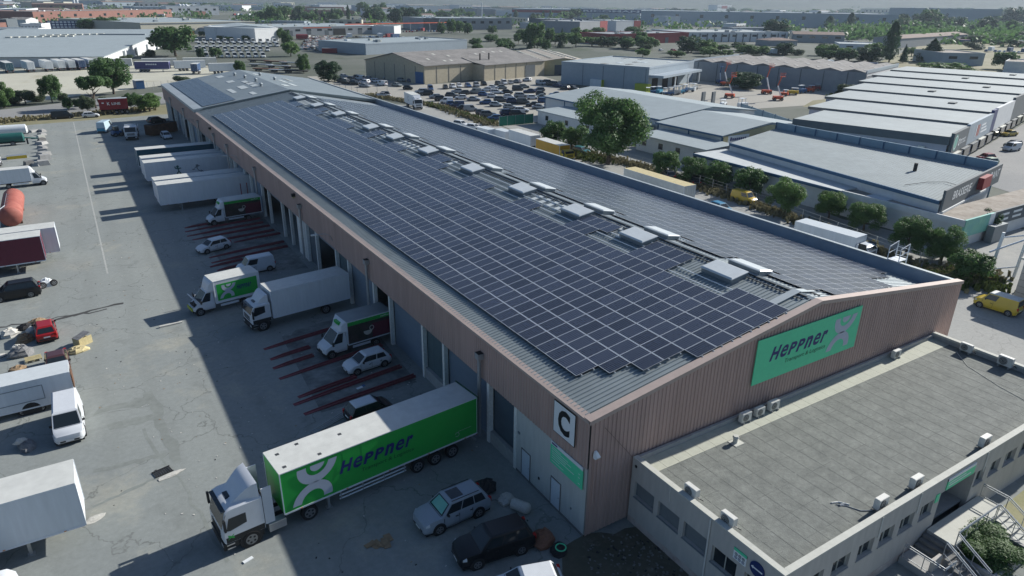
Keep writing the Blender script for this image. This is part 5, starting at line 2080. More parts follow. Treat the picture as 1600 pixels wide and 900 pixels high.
def tree(label, kind, x, y, w, h, group=None, res="far", name=None):
    v = random.randrange(2)
    key = (kind, v, res)
    if key not in TP:
        n, ls = {"far": (2600, .050), "near": (21000, .0185), "mid": (7500, .032)}[res]
        if kind == "poplar":
            ls *= .8
        TP[key] = tree_proto(kind, LEAF[kind], hash((kind, v)) % 1000 if False else sum(map(ord, kind)) * 7 + v * 31, n, ls)
    tk, cr = TP[key]
    nm = name or {"poplar": "poplar_tree", "pine": "pine_tree", "conifer": "conifer_tree", "bush": "shrub", "shrub": "shrub"}.get(kind, "broadleaf_tree")
    t = thing(nm, label, "shrub" if kind in ("bush", "shrub") else "tree", (x, y, -.02), random.uniform(0, 6.28), group)
    t.scale = (w, w, h)
    link("trunk", tk, t)
    link("crown", cr, t)
    return t
PARK= [(85.9, 198.6), (79.4, 191.9), (92.7, 200.6), (96.1, 201.6), (99.3, 202.8), (102.2, 201.5), (105.5, 201.2), (110.5, 204.5), (115.9, 203.4), (118.6, 203.6), (121.5, 203.7), (125.9, 206.2), (132.7, 209.3), (130.5, 196.6), (91.0, 188.8), (83.8, 178.4), (91.1, 183.9), (84.5, 173.7), (95.5, 184.2), (86.3, 168.6), (102.2, 188.3), (107.8, 193.4), (95.0, 177.4), (95.3, 172.7), (102.0, 181.0), (110.8, 191.9), (105.2, 179.4), (113.2, 185.5), (119.2, 190.6), (113.2, 178.0), (117.9, 179.5), (113.0, 170.9), (86.0, 160.7), (92.9, 163.3), (99.1, 168.7), (86.2, 154.9), (103.7, 168.6), (104.8, 163.7), (94.5, 158.4), (96.2, 155.6), (96.0, 150.0), (94.9, 145.0), (108.4, 164.1), (103.7, 155.9), (87.2, 148.9), (86.9, 142.1), (80.4, 138.8), (82.0, 136.4), (79.1, 187.4), (78.1, 179.0), (77.4, 173.0), (76.3, 167.5), (75.4, 162.2), (75.3, 158.5), (74.7, 153.5), (74.8, 149.9), (74.7, 143.3), (74.2, 138.9), (72.9, 133.4), (73.6, 251.3), (67.3, 235.1), (66.8, 229.4), (68.8, 225.6), (76.1, 240.3), (72.8, 226.6), (78.5, 229.9), (76.6, 219.1), (80.3, 214.6), (69.2, 217.1), (86.9, 238.5), (88.2, 228.4), (90.6, 224.2), (86.0, 245.6), (80.0, 204.1), (65.0, 189.8), (72.8, 241.8), (76.8, 246.5), (79.4, 238.8), (133.7, 198.0), (132.8, 192.6), (131.9, 187.3), (129.7, 180.2), (132.3, 179.0), (109.0, 159.5), (116.2, 167.0), (100.7, 147.6), (105.9, 150.8)]
TREES=[
(-8.0,233.0,10.9,10.8,'broad'), (-14.5,201.6,8.0,8.5,'pine'), (-24.6,218.2,5.5,7.5,'round'), (-35.7,213.7,5.3,6.5,'light'), (31.3,388.7,21.3,14.4,'broad'), (39.2,273.0,4.1,5.8,'round'),
(65.7,278.5,5.4,7.2,'round'), (63.9,240.9,9.6,7.1,'dark'), (-21.0,199.5,2.4,3.4,'broad'), (-16.7,193.5,3.4,4.3,'grey'), (-6.3,196.1,3.9,4.1,'broad'), (-2.4,188.8,5.9,4.7,'light'),
(15.0,249.8,6.8,3.1,'bush'), (-23.4,388.3,4.3,3.8,'round'), (-9.8,387.0,9.4,4.2,'bush'), (-5.2,724.1,11.2,7.9,'round'), (6.3,707.9,16.6,10.3,'broad'), (21.6,704.2,19.0,11.4,'broad'),
(46.6,364.1,5.8,5.2,'round'), (39.4,362.6,4.5,5.4,'dark'), (-33.8,216.9,3.6,2.5,'bush'), (-31.1,219.9,5.5,3.6,'grey'), (-28.1,224.5,3.7,1.8,'bush'), (216.0,1362.4,15.7,12.5,'round'),
(118.7,513.6,6.5,8.7,'light'), (106.6,454.0,6.6,9.3,'round'), (85.0,367.4,8.9,7.1,'light'), (201.6,908.6,11.0,13.2,'round'), (215.1,907.0,19.0,19.1,'broad'), (240.1,956.4,16.8,18.7,'broad'),
(260.6,954.4,10.2,17.3,'conifer'), (273.1,953.3,18.8,11.1,'broad'), (290.2,980.4,7.0,16.4,'conifer'), (298.9,979.6,8.8,13.2,'conifer'), (312.1,978.5,10.7,16.5,'conifer'), (331.3,1007.7,12.9,15.4,'broad'),
(324.4,948.3,5.2,21.0,'poplar'), (344.9,918.2,24.1,19.2,'dark'), (358.0,916.8,13.9,14.5,'broad'), (356.9,864.2,21.5,18.4,'dark'), (386.6,886.4,29.1,19.1,'dark'), (357.4,793.1,15.5,10.1,'light'),
(563.1,1190.1,18.5,12.9,'conifer'), (586.4,1190.3,18.7,13.0,'conifer'), (638.0,1238.9,17.2,11.4,'broad'), (734.3,1350.7,16.2,15.1,'broad'), (283.7,585.3,8.3,10.0,'round'), (298.6,595.0,8.5,12.4,'round'),
(313.1,605.5,9.9,10.4,'round'), (307.8,579.0,8.4,9.5,'round'), (337.7,585.0,9.9,6.9,'round'), (233.8,394.7,10.3,5.7,'broad'), (224.9,370.5,5.7,4.7,'round'), (312.3,493.0,8.6,7.1,'broad'),
(664.9,1060.7,8.9,14.5,'poplar'), (727.9,1144.8,6.0,13.4,'poplar'), (740.7,1144.7,6.0,13.5,'poplar'), (750.8,1144.6,6.1,13.5,'poplar'), (749.5,1099.8,7.1,13.1,'poplar'), (736.0,1057.8,6.8,14.8,'poplar'),
(770.2,1056.5,25.4,12.9,'broad'), (791.2,1055.6,23.3,17.3,'broad'), (247.1,375.8,12.7,15.8,'broad'), (281.8,408.7,7.4,11.2,'broad'), (266.0,414.1,8.3,10.4,'round'), (268.8,429.7,6.6,7.1,'light'),
(240.6,371.3,4.2,5.5,'conifer'), (253.7,373.4,3.8,5.6,'conifer'), (268.0,375.3,5.2,6.5,'conifer'), (333.9,465.2,4.2,8.9,'conifer'), (282.5,377.4,11.4,9.1,'light'), (415.4,565.1,7.6,6.0,'light'),
(302.7,385.4,13.7,6.0,'broad'), (309.2,375.4,13.5,6.8,'dark'), (312.8,359.2,13.2,7.5,'dark'), (382.7,450.1,3.8,7.1,'conifer'), (312.5,338.1,13.6,8.0,'broad'), (909.4,967.5,6.9,12.9,'poplar'),
(837.3,800.9,11.0,18.6,'poplar'), (793.4,722.2,7.4,16.3,'poplar'), (800.1,721.1,7.4,17.2,'poplar'), (812.5,719.1,12.1,19.0,'poplar'), (882.0,764.7,7.0,13.0,'poplar'), (876.7,736.5,6.8,12.7,'poplar'),
(861.0,711.2,7.6,15.0,'poplar'), (898.7,733.1,10.8,20.0,'poplar'), (320.3,309.1,13.9,9.6,'dark'), (333.0,304.3,11.5,7.8,'light'), (338.2,278.2,11.8,6.0,'light'), (348.2,274.3,10.3,5.2,'light'),
(526.3,405.7,24.0,17.1,'dark'), (1046.8,807.0,9.9,18.4,'poplar'), (994.6,748.7,8.3,11.6,'poplar'), (922.2,648.1,12.1,20.7,'poplar'), (816.8,555.5,13.0,16.7,'poplar'), (872.8,564.2,11.8,20.5,'poplar'),
(1036.1,654.5,10.8,20.2,'poplar'), (1087.2,674.4,10.2,17.2,'poplar'), (1188.4,721.1,12.1,18.4,'poplar'), (1208.5,718.2,11.1,8.3,'round'), (768.5,474.7,22.0,6.9,'bush'), (351.9,230.1,14.6,8.3,'light'),
(354.1,219.6,9.3,6.8,'broad'), (365.0,215.0,13.0,7.5,'dark'), (372.9,207.0,8.6,20.8,'poplar'), (376.0,201.1,4.3,9.4,'conifer'), (433.8,229.1,8.0,5.3,'light'), (396.3,197.3,15.2,12.2,'conifer'),
(991.6,561.5,14.4,18.4,'dark'), (985.7,539.9,14.1,19.7,'dark'), (980.0,519.2,25.9,25.6,'broad'), (1047.5,526.7,9.0,13.4,'light'), (310.6,143.8,22.7,6.0,'light'), (297.2,146.9,12.9,4.3,'bush'),
(1565.8,744.5,31.1,21.6,'dark'), (1768.2,809.6,28.7,21.3,'broad'), (1338.3,572.6,38.4,29.6,'dark'), (386.3,154.4,10.4,8.1,'broad'), (368.3,278.4,12.2,3.9,'bush'), (193.5,154.1,12.4,5.5,'dark'),
(203.8,120.4,6.1,4.2,'grey'), (370.4,265.6,8.0,3.4,'bush'), (788.7,350.0,26.1,6.1,'bush'), (787.6,324.7,19.0,8.3,'bush'), (62.3,9.5,4.2,3.4,'round'), (87.8,25.8,1.9,2.2,'bush'),
(81.3,17.3,3.5,3.6,'dark'), (78.3,18.3,2.1,1.2,'bush'), (267.9,1960.8,28.5,14.6,'broad'), (316.6,1968.7,19.3,10.4,'broad'), (164.7,1979.7,18.6,12.9,'broad'), (149.1,2022.5,20.4,14.5,'dark'),
(168.1,1915.4,16.5,12.5,'broad'), (159.8,1885.7,14.8,12.3,'broad'), (342.2,2080.7,34.1,14.2,'broad'), (169.4,1889.0,17.8,13.7,'dark'), (206.8,2015.9,19.1,10.3,'broad'), (203.7,1928.2,24.5,12.7,'dark'),
(158.0,1996.4,20.2,13.0,'broad'), (238.7,1959.7,17.2,14.5,'broad'), (462.1,1189.0,17.8,16.4,'round'), (297.6,1072.0,11.4,10.6,'dark'), (294.5,913.1,10.8,10.9,'round'), (327.2,1187.6,17.8,17.4,'broad'),
(311.3,981.6,14.3,11.6,'round'), (535.0,1375.0,19.2,20.1,'dark'), (252.1,930.9,14.1,10.8,'conifer'), (259.4,977.1,15.6,14.5,'conifer'), (526.3,1320.2,14.8,22.9,'round'), (219.5,1003.6,13.0,11.2,'round'),
(216.2,914.4,14.4,13.4,'conifer'), (495.3,1344.5,23.5,22.9,'round'), (267.2,1144.4,12.9,17.4,'conifer'), (220.5,934.3,14.7,9.9,'round'), (618.0,1141.2,17.2,10.7,'broad'), (591.9,1292.7,18.7,15.0,'dark'),
(583.8,1190.3,17.5,9.8,'broad'), (556.5,1176.5,18.3,9.6,'broad'), (573.0,1145.9,20.3,10.5,'broad'), (658.7,1259.6,25.0,14.0,'broad'), (576.4,1167.7,13.8,11.7,'broad'), (560.3,1256.0,16.9,12.3,'broad'),
(283.1,396.2,10.4,8.6,'round'), (411.7,462.0,13.5,8.4,'round'), (358.2,396.3,9.8,6.5,'round'), (361.7,403.1,10.9,8.8,'dark'), (254.1,382.4,9.0,7.7,'dark'), (289.2,411.9,11.2,6.6,'broad'),
(275.4,410.0,9.7,6.1,'light'), (400.7,501.9,11.7,7.7,'broad'), (419.4,475.9,14.9,9.2,'broad'), (325.9,443.7,11.2,6.2,'light'), (248.5,363.8,5.8,6.2,'round'), (304.4,349.4,9.5,6.9,'broad'),
(347.7,448.6,9.4,8.3,'round'), (319.1,352.5,8.3,8.2,'round'), (360.7,480.7,10.5,8.8,'light'), (346.3,381.6,8.5,9.3,'broad'), (322.8,308.8,11.9,4.7,'broad'), (313.6,272.9,8.7,4.0,'light'),
(323.9,296.8,10.4,4.2,'light'), (345.3,305.3,12.5,4.4,'broad'), (264.3,289.4,8.1,4.9,'light'), (342.7,316.8,10.6,4.4,'broad'), (303.6,330.8,9.6,4.3,'grey'), (283.8,282.1,10.0,3.5,'broad'),
(339.7,273.6,8.2,4.0,'broad'), (306.2,277.5,11.0,4.7,'light'), (357.6,297.5,10.0,4.4,'broad'), (372.7,313.8,9.6,5.0,'grey'), (362.7,268.7,11.1,7.2,'dark'), (390.5,221.9,7.5,7.2,'light'),
(359.4,225.6,12.1,6.6,'light'), (351.0,229.5,10.9,7.2,'light'), (416.3,242.9,12.9,7.6,'light'), (360.6,227.6,9.9,5.6,'dark'), (358.6,234.4,10.0,6.0,'dark'), (354.9,236.4,7.8,7.0,'light'),
(370.6,215.1,10.5,4.8,'broad'), (383.1,256.0,10.4,6.8,'dark'), (3160.6,2054.9,53.5,24.8,'broad'), (2578.8,1519.5,34.8,15.1,'broad'), (2312.4,1968.5,42.9,14.1,'broad'), (1978.6,1437.8,25.8,14.8,'broad'),
(1965.1,1354.7,23.0,12.5,'dark'), (2332.1,1670.6,32.4,17.2,'broad'), (1705.1,1738.8,35.3,15.4,'dark'), (2657.8,1653.2,41.7,15.9,'broad'), (1489.4,1403.5,27.8,9.7,'broad'), (2735.1,1753.7,38.4,14.2,'broad'),
(2989.2,2186.8,53.9,16.7,'broad'), (2085.5,1671.5,33.1,14.3,'dark'), (1485.5,1544.7,31.2,12.0,'broad'), (2968.6,1808.2,54.2,20.1,'broad'), (2595.3,1551.3,47.0,13.1,'dark'), (2100.4,1857.8,32.8,17.4,'dark'),
(2727.7,1825.1,49.6,16.9,'dark'), (2637.3,1752.9,50.3,18.7,'broad'), (2569.3,1779.0,27.5,14.0,'broad'), (1616.0,1585.5,40.5,14.3,'dark'), (1000.7,576.2,25.6,17.0,'round'), (1083.5,562.0,16.0,18.4,'dark'),
(1157.2,591.8,27.9,14.9,'dark'), (831.6,458.5,19.5,14.7,'dark'), (1594.5,795.6,39.0,22.5,'dark'), (1027.3,470.6,18.7,18.2,'dark'), (1336.9,599.7,22.8,16.2,'broad'), (867.1,491.0,18.2,15.5,'round'),
(1056.2,449.4,21.2,12.7,'dark'), (907.5,473.7,19.9,11.9,'broad'), (1261.3,690.7,16.7,20.7,'dark'), (1370.9,795.1,32.3,20.8,'dark'), (809.8,457.3,20.0,13.8,'dark'), (1409.4,648.4,31.1,16.1,'round'),
(1189.3,676.2,16.1,17.9,'dark'), (814.5,457.8,15.6,13.9,'dark'), (1545.5,659.3,30.6,22.7,'broad'), (1534.4,752.3,24.4,17.9,'broad'), (906.3,425.4,12.9,10.0,'dark'), (1045.6,513.5,17.8,16.6,'dark'),
(1393.4,599.2,23.3,22.7,'broad'), (1470.0,714.0,27.0,25.1,'dark'), (1357.7,602.2,17.5,15.3,'broad'), (953.6,434.5,22.9,15.5,'dark'), (878.9,493.9,12.0,11.9,'dark'), (945.1,403.3,11.4,15.7,'round'),
(2309.0,1021.3,53.2,23.9,'dark'), (2418.0,1102.6,54.4,25.2,'dark'), (2124.9,941.1,35.5,23.6,'broad'), (2611.8,1194.7,46.2,21.4,'broad'), (2719.4,1220.7,41.2,30.1,'dark'), (2906.2,1450.9,48.4,26.9,'broad'),
(2309.4,988.2,38.0,21.9,'broad'), (2400.7,1162.5,39.6,25.7,'dark'), (3166.3,1413.4,60.3,25.6,'dark'), (1806.9,834.7,41.2,15.1,'broad'), (262.2,458.5,9.3,4.6,'round'), (212.4,358.7,7.1,5.2,'round'),
(205.4,378.3,6.9,3.5,'round'), (220.6,408.9,7.8,5.3,'broad'), (265.4,463.1,10.4,5.1,'broad'), (222.9,375.8,7.0,5.1,'round'), (-12.5,207.1,2.4,2.3,'grey'), (-21.9,219.1,3.0,2.4,'grey'),
(-0.7,205.9,3.7,1.8,'broad'), (-18.6,207.2,2.3,1.6,'broad'), (-36.6,216.6,3.2,1.6,'grey'), (-36.0,212.7,3.2,1.9,'broad'), (-18.5,203.2,2.8,2.4,'broad'), (-0.9,194.6,3.4,1.9,'grey'),
(741.7,1017.4,14.5,9.3,'poplar'), (811.0,1139.4,17.3,10.3,'dark'), (706.3,952.8,8.4,10.8,'broad'), (655.6,992.4,13.7,10.8,'poplar'), (786.2,968.6,15.4,9.2,'broad'), (850.5,1120.3,11.2,9.2,'dark'),
(708.7,952.6,13.7,8.8,'dark'), (845.4,1097.5,15.9,9.1,'poplar'), (673.6,1006.0,12.9,10.0,'poplar'), (787.7,1121.3,12.1,11.2,'dark'), (634.3,958.6,9.2,8.6,'broad'), (786.7,1130.4,15.8,11.3,'dark'),
(665.3,282.1,14.8,5.2,'bush'), (662.2,307.2,16.9,6.4,'bush'), (703.8,319.4,14.8,5.6,'bush'), (662.6,298.9,12.3,5.8,'light'), (752.8,322.2,17.2,6.4,'bush'), (556.0,253.6,14.3,5.4,'bush'),
(635.9,259.2,17.0,5.4,'bush'), (683.2,324.9,12.3,5.0,'bush'), (93.6,544.2,4.7,4.5,'round'), (93.7,509.5,6.3,4.2,'round'), (78.2,522.2,4.1,3.8,'round'), (84.4,529.8,5.5,3.5,'broad'),
(112.1,536.7,3.8,5.0,'broad'), (76.6,583.8,5.0,4.2,'round'), (82.6,512.3,5.4,3.4,'broad'), (110.3,516.3,4.2,3.9,'round'), (78.3,544.3,5.6,4.4,'round'), (80.9,555.7,6.2,4.5,'round'),
(-4.5,368.6,5.1,3.8,'bush'), (-0.4,406.0,6.3,4.4,'broad'), (18.9,391.2,6.3,3.5,'bush'), (-10.6,380.1,5.5,2.9,'broad'), (6.3,365.4,7.0,2.9,'bush'), (-4.9,376.5,4.3,3.5,'broad')
]
FARB=[
('white factory hall at the far left edge above the brick hall', -69.1, 986.1, -5.5, 27.3, 110.0, 12.8, 'white_wall', 'sheet_light'),
('dark shed cut by the left edge beside the brick hall', -58.7, 736.3, -12.9, 6.5, 30.0, 8.7, 'slate_wall', 'fibro'),
('long brick hall beyond the large grey roof', -35.0, 895.3, 50.0, 244.3, 60.0, 12.0, 'brick_far', 'fibro'),
('long white hall on the far left skyline', -101.4, 1954.8, 23.4, 134.4, 80.0, 11.4, 'white_wall', 'sheet_white'),
('teal grey shed behind the brick hall', 18.1, 1750.5, 16.8, 51.2, 60.0, 8.6, 'bluegrey_wall', 'sheet_grey'),
('dark blue store box behind the brick hall', 68.3, 1765.6, 16.8, 39.5, 60.0, 9.5, 'slate_wall', 'sheet_grey'),
('blue grey hall beside three white silos', 103.8, 1400.7, 6.6, 85.5, 80.0, 11.5, 'bluegrey_wall', 'sheet_light'),
('dark blue hall just right of the three silos', 193.1, 1411.1, 6.6, 22.0, 60.0, 12.3, 'slate_wall', 'sheet_grey'),
('cream hall just right of the dark blue silo hall', 216.1, 1413.7, 6.6, 29.4, 60.0, 13.0, 'cream_far', 'sheet_light'),
('very long cream hall with wide grey roof on the left', 39.0, 626.5, 20.9, 103.3, 150.0, 8.8, 'cream_far', 'sheet_light'),
('white gabled shed above the minibus rows', 78.0, 535.3, -5.9, 44.1, 60.0, 8.2, 'white_wall', 'sheet_light'),
('pale shed left of the scrap heap', 98.3, 503.0, 30.6, 21.8, 50.0, 8.6, 'white_wall', 'sheet_light'),
('wide grey shed with an open black bay behind the scrap heap', 135.6, 577.4, 12.4, 99.2, 80.0, 6.7, 'grey_wall', 'sheet_light'),
('blue grey shed just behind the beige warehouse', 125.0, 361.7, 17.2, 80.5, 45.0, 5.6, 'bluegrey_wall', 'sheet_light'),
('long hall with loading bays beyond the orange beam', 305.0, 669.1, -3.0, 104.4, 60.0, 11.2, 'grey_wall', 'sheet_light'),
('blue grey hall left of the white block on the skyline', 677.1, 1534.0, 8.1, 140.4, 60.0, 15.2, 'bluegrey_wall', 'sheet_grey'),
('tall white block near the skyline in the middle', 776.5, 1479.0, 6.6, 36.0, 40.0, 19.1, 'white_wall', 'sheet_white'),
('low grey hall right of the white block', 717.9, 1293.7, 2.8, 87.3, 60.0, 13.5, 'grey_wall', 'sheet_light'),
('dark grey store with a blue name board', 390.4, 571.5, -14.4, 37.5, 50.0, 12.5, 'slate_wall', 'sheet_grey'),
('grey box hall with a red corner', 375.8, 497.0, 24.9, 55.7, 40.0, 12.4, 'grey_wall', 'sheet_grey'),
('white windowless hall beside the red cornered one', 485.6, 578.2, 9.7, 40.8, 40.0, 10.7, 'white_wall', 'sheet_white'),
('low hall with a long dark red wall', 326.8, 393.3, 4.7, 85.9, 35.0, 7.0, 'red_band', 'sheet_grey'),
('white hall with dark posts and pale roof right of the red wall', 412.4, 400.4, -12.5, 97.9, 60.0, 7.2, 'white_wall', 'sheet_white'),
('long pale hall below the skyline behind the name board store', 709.6, 1144.9, -47.6, 236.5, 120.0, 16.2, 'bluegrey_wall', 'sheet_light'),
('very long pale blue hall behind the poplars', 708.0, 789.5, -44.8, 343.8, 120.0, 18.4, 'bluegrey_wall', 'sheet_light'),
('small white tower block beside the white windowless hall', 687.2, 714.6, -9.8, 22.8, 30.0, 12.2, 'white_wall', 'sheet_white'),
('brown roofed low building behind the hedges', 503.4, 370.6, -46.0, 39.9, 25.0, 6.5, 'grey_wall', 'tile_brown'),
('small hip roofed brown house beside the dark trees', 434.3, 339.4, -19.3, 24.4, 18.0, 4.0, 'grey_wall', 'tile_brown'),
('white low shed between hedge and tall poplar', 439.7, 284.1, -49.5, 26.7, 30.0, 4.2, 'white_wall', 'sheet_white'),
('long blue hall with a black mark on its wall at upper right', 1185.1, 658.5, -19.6, 171.3, 60.0, 26.4, 'bluegrey_wall', 'sheet_light'),
('pale long hall on the skyline at upper right', 2299.9, 1460.2, -43.5, 123.1, 60.0, 20.8, 'cream_far', 'sheet_white'),
('long dark roofed row beside the far road', 516.6, 285.8, 10.8, 158.4, 20.0, 6.7, 'grey_wall', 'tile_brown'),
('grey blue flat roofed house right of the tall conifer', 379.4, 181.9, -33.4, 22.0, 30.0, 6.0, 'bluegrey_wall', 'gravel_roof'),
('white flat roofed building at the right edge behind the striped sheds', 361.6, 143.4, -70.2, 8.6, 25.0, 5.0, 'white_wall', 'gravel_roof'),
('white and red block on the skyline right of centre', 2154.5, 1975.4, 11.2, 102.6, 40.0, 25.3, 'white_wall', 'sheet_white'),
('pale hall on the skyline left of centre', 561.0, 1822.3, 14.8, 116.0, 60.0, 13.8, 'white_wall', 'sheet_light'),
('blue grey hall on the skyline left of centre', 655.6, 1759.2, 13.0, 140.2, 60.0, 13.8, 'bluegrey_wall', 'sheet_light')
]
BUSES = [(60.6, 507.3), (64.9, 505.9), (69.1, 504.5), (73.3, 503.1), (77.6, 501.7), (81.9, 500.2), (86.2, 498.8), (90.6, 497.4), (94.9, 495.9), (99.3, 494.5), (103.7, 493.0), (108.1, 491.6), (55.3, 465.1), (59.2, 463.7), (63.1, 462.3), (67.0, 460.9), (71.0, 459.5), (74.9, 458.2), (78.9, 456.8), (82.9, 455.3), (86.9, 453.9), (90.9, 452.5), (94.9, 451.1), (98.9, 449.7), (47.3, 424.3), (50.8, 423.0), (54.4, 421.7), (58.0, 420.3), (61.6, 419.0), (65.2, 417.6), (68.8, 416.3), (72.4, 414.9), (76.0, 413.6), (79.7, 412.2), (83.4, 410.8), (40.7, 375.5), (43.8, 374.3), (47.0, 373.0), (50.2, 371.7), (53.4, 370.4), (56.6, 369.1), (59.8, 367.9), (63.0, 366.6), (66.3, 365.3), (69.5, 364.0)]
SCRAP = [(104.0, 415.1), (126.7, 394.6), (180.7, 553.5), (154.8, 572.0)]
BEAM = [(203.9, 619.2), (330.3, 663.5)]
REDC = [(107.6, 384.6), (115.2, 381.6)]
LOWTR = [(61.2, 336.9), (66.2, 326.8), (71.1, 317.1), (56.3, 312.4), (61.5, 303.1), (66.2, 294.3), (52.9, 290.4), (57.4, 282.2), (61.9, 277.2)]
POLES = [(598.7, 1063.3), (1083.1, 1674.0), (27.2, 1753.2), (33.0, 1755.0), (179.1, 1409.4), (184.5, 1410.1), (189.9, 1410.7), (453.6, 450.6), (300.5, 623.2)]
LIFTS = [(165.9, 137.2), (186.1, 138.7), (196.2, 169.3), (192.8, 163.6), (175.3, 125.4)]
MACH = [(150.0, 156.2), (151.6, 155.5), (152.0, 153.3), (152.3, 151.3), (155.2, 151.8), (158.1, 152.3), (163.8, 155.5), (166.9, 156.1), (172.7, 159.6), (145.5, 154.6), (148.4, 124.1), (151.6, 119.4), (187.3, 132.3), (193.1, 133.3), (199.3, 134.3), (205.4, 135.4), (212.9, 138.2)]
HAZE = 0.00008
random.seed(17)
KN = {"broad": "green broadleaf tree", "round": "rounded green tree", "light": "bright green tree", "dark": "dark green tree", "grey": "grey green tree", "pine": "umbrella shaped pine", "poplar": "narrow poplar", "conifer": "pointed conifer", "bush": "low shrub"}
zones = []
for i, (x, y, w, h, k) in enumerate(TREES):
    u = leftness((x, y))
    d = math.hypot(x - CAM.x, y - CAM.y)
    if d < 130:
        z = "by the white tube frame"
    elif u < -.30 and d < 345:
        z = "around the dirt lot"
    elif u < -.24:
        z = "below the brick hall"
    elif u < -.02 and d < 420:
        z = "near the low trailers"
    elif u < .0:
        z = "behind the scrap heap"
    elif u < .22 and d < 520:
        z = "in front of the name board store"
    elif u < .22:
        z = "in front of the long pale hall"
    elif d < 260:
        z = "beside the ridged grey warehouse"
    elif d < 480:
        z = "behind the ridged grey warehouse"
    else:
        z = "at the upper right halls"
    zones.append((k, z, u, i))
for key in sorted(set((a[0], a[1]) for a in zones)):
    mem = sorted([a for a in zones if (a[0], a[1]) == key], key=lambda a: a[2])
    for n, (k, z, u, i) in enumerate(mem):
        x, y, w, h, _ = TREES[i]
        lb = (KN[k] + " " + z) if len(mem) == 1 else (ordn(n) + " " + KN[k] + " from the left " + z)
        d = math.hypot(x - CAM.x, y - CAM.y)
        tree(lb, k, x, y, w, h, "trees " + z, "mid" if d < 330 else "far")
# the tall tree and the row of small ones along the lane
tree("large bushy tree standing beside the warehouse's right wall", "broad", 65.2, 77.5, 13.6, 12.4, res="near")
rt_ = [(68.0, 99.5, 5.6, 4.8), (69.2, 93.0, 5.2, 4.6), (68, 65, 4.6, 4.4), (69, 59, 4.8, 4.3), (70.5, 55, 4.6, 4.2), (70, 48, 4.8, 4.4), (66.4, 38, 5.2, 5.3), (70, 33, 3.8, 4.1), (69.2, 27, 4.6, 4.0), (65.0, 18.6, 4.4, 4.7), (66.6, 15.0, 4.0, 4.2)]
for i, (x, y, w, h) in enumerate(rt_):
    tree(ordn(i) + " small tree from the far end of the row along the side lane", "light" if i in (6, 7) else "round", x, y, w, h, "small trees along the side lane", "near" if i > 5 else "mid")
tree("leafy green shrub filling the planter between the office steps", "shrub", 18.6, -13.3, 3.5, 1.5, res="near")

# ------------------------------------------------------------------ far and middle-distance buildings
def bld(label, x, y, yaw, w, d, h, wall, roof, style="flat", name="hall", cat="building", wins=0, doors=0, rh=1.6):
    t = thing(name, label, cat, (x, y, 0), R(yaw))
    MB().box(0, w, 0, d, 0, h, wall).build("wall", t)
    if style == "flat":
        m_ = MB()
        m_.box(.3, w - .3, .3, d - .3, h + .004, h + .06, roof)
        m_.build("roof", t)
        m_ = MB()
        for a in ((-.08, w + .08, -.08, .28), (-.08, w + .08, d - .28, d + .08), (-.08, .28, .281, d - .281), (w - .28, w + .08, .281, d - .281)):
            m_.box(a[0], a[1], a[2], a[3], h - .25, h + .45, wall)
        m_.build("parapet", t)
    elif style == "gx":        # ridge along local x
        MB().prism([(-.4, h - .05), (d / 2, h + rh), (d + .4, h - .05), (d / 2, h + rh + .25)], -.3, w + .3, roof, axis='x').build("roof", t)
        MB().prism([(0, h), (d, h), (d / 2, h + rh)], 0.0, w, wall, axis='x').build("gable", t)
    elif style == "gy":
        MB().prism([(-.4, h - .05), (w / 2, h + rh), (w + .4, h - .05), (w / 2, h + rh + .25)], -.3, d + .3, roof, axis='y').build("roof", t)
        MB().prism([(0, h), (w, h), (w / 2, h + rh)], 0.0, d, wall, axis='y').build("gable", t)
    elif style == "hip":
        m_ = MB()
        b_ = [(-.4, -.4, h), (w + .4, -.4, h), (w + .4, d + .4, h), (-.4, d + .4, h)]
        q = min(w, d) / 2 * .95
        tp = [(q, q, h + rh), (w - q, q, h + rh), (w - q, d - q, h + rh), (q, d - q, h + rh)]
        m_.loft([b_, tp], roof)
        m_.build("roof", t)
    if wins:
        for i in range(wins):
            a = w * (i + .5) / wins
            ww = min(w / wins * .28, 2.2)
            MB().box(a - ww, a + ww, -.05, -.004, h * .55, h * .78, "glass").build("window", t)
    if doors:
        for i in range(doors):
            a = w * (i + .5) / doors
            MB().box(a - 1.9, a + 1.9, -.06, -.004, 0, min(4.2, h * .7), "slate_wall").build("dock_door", t)
    return t


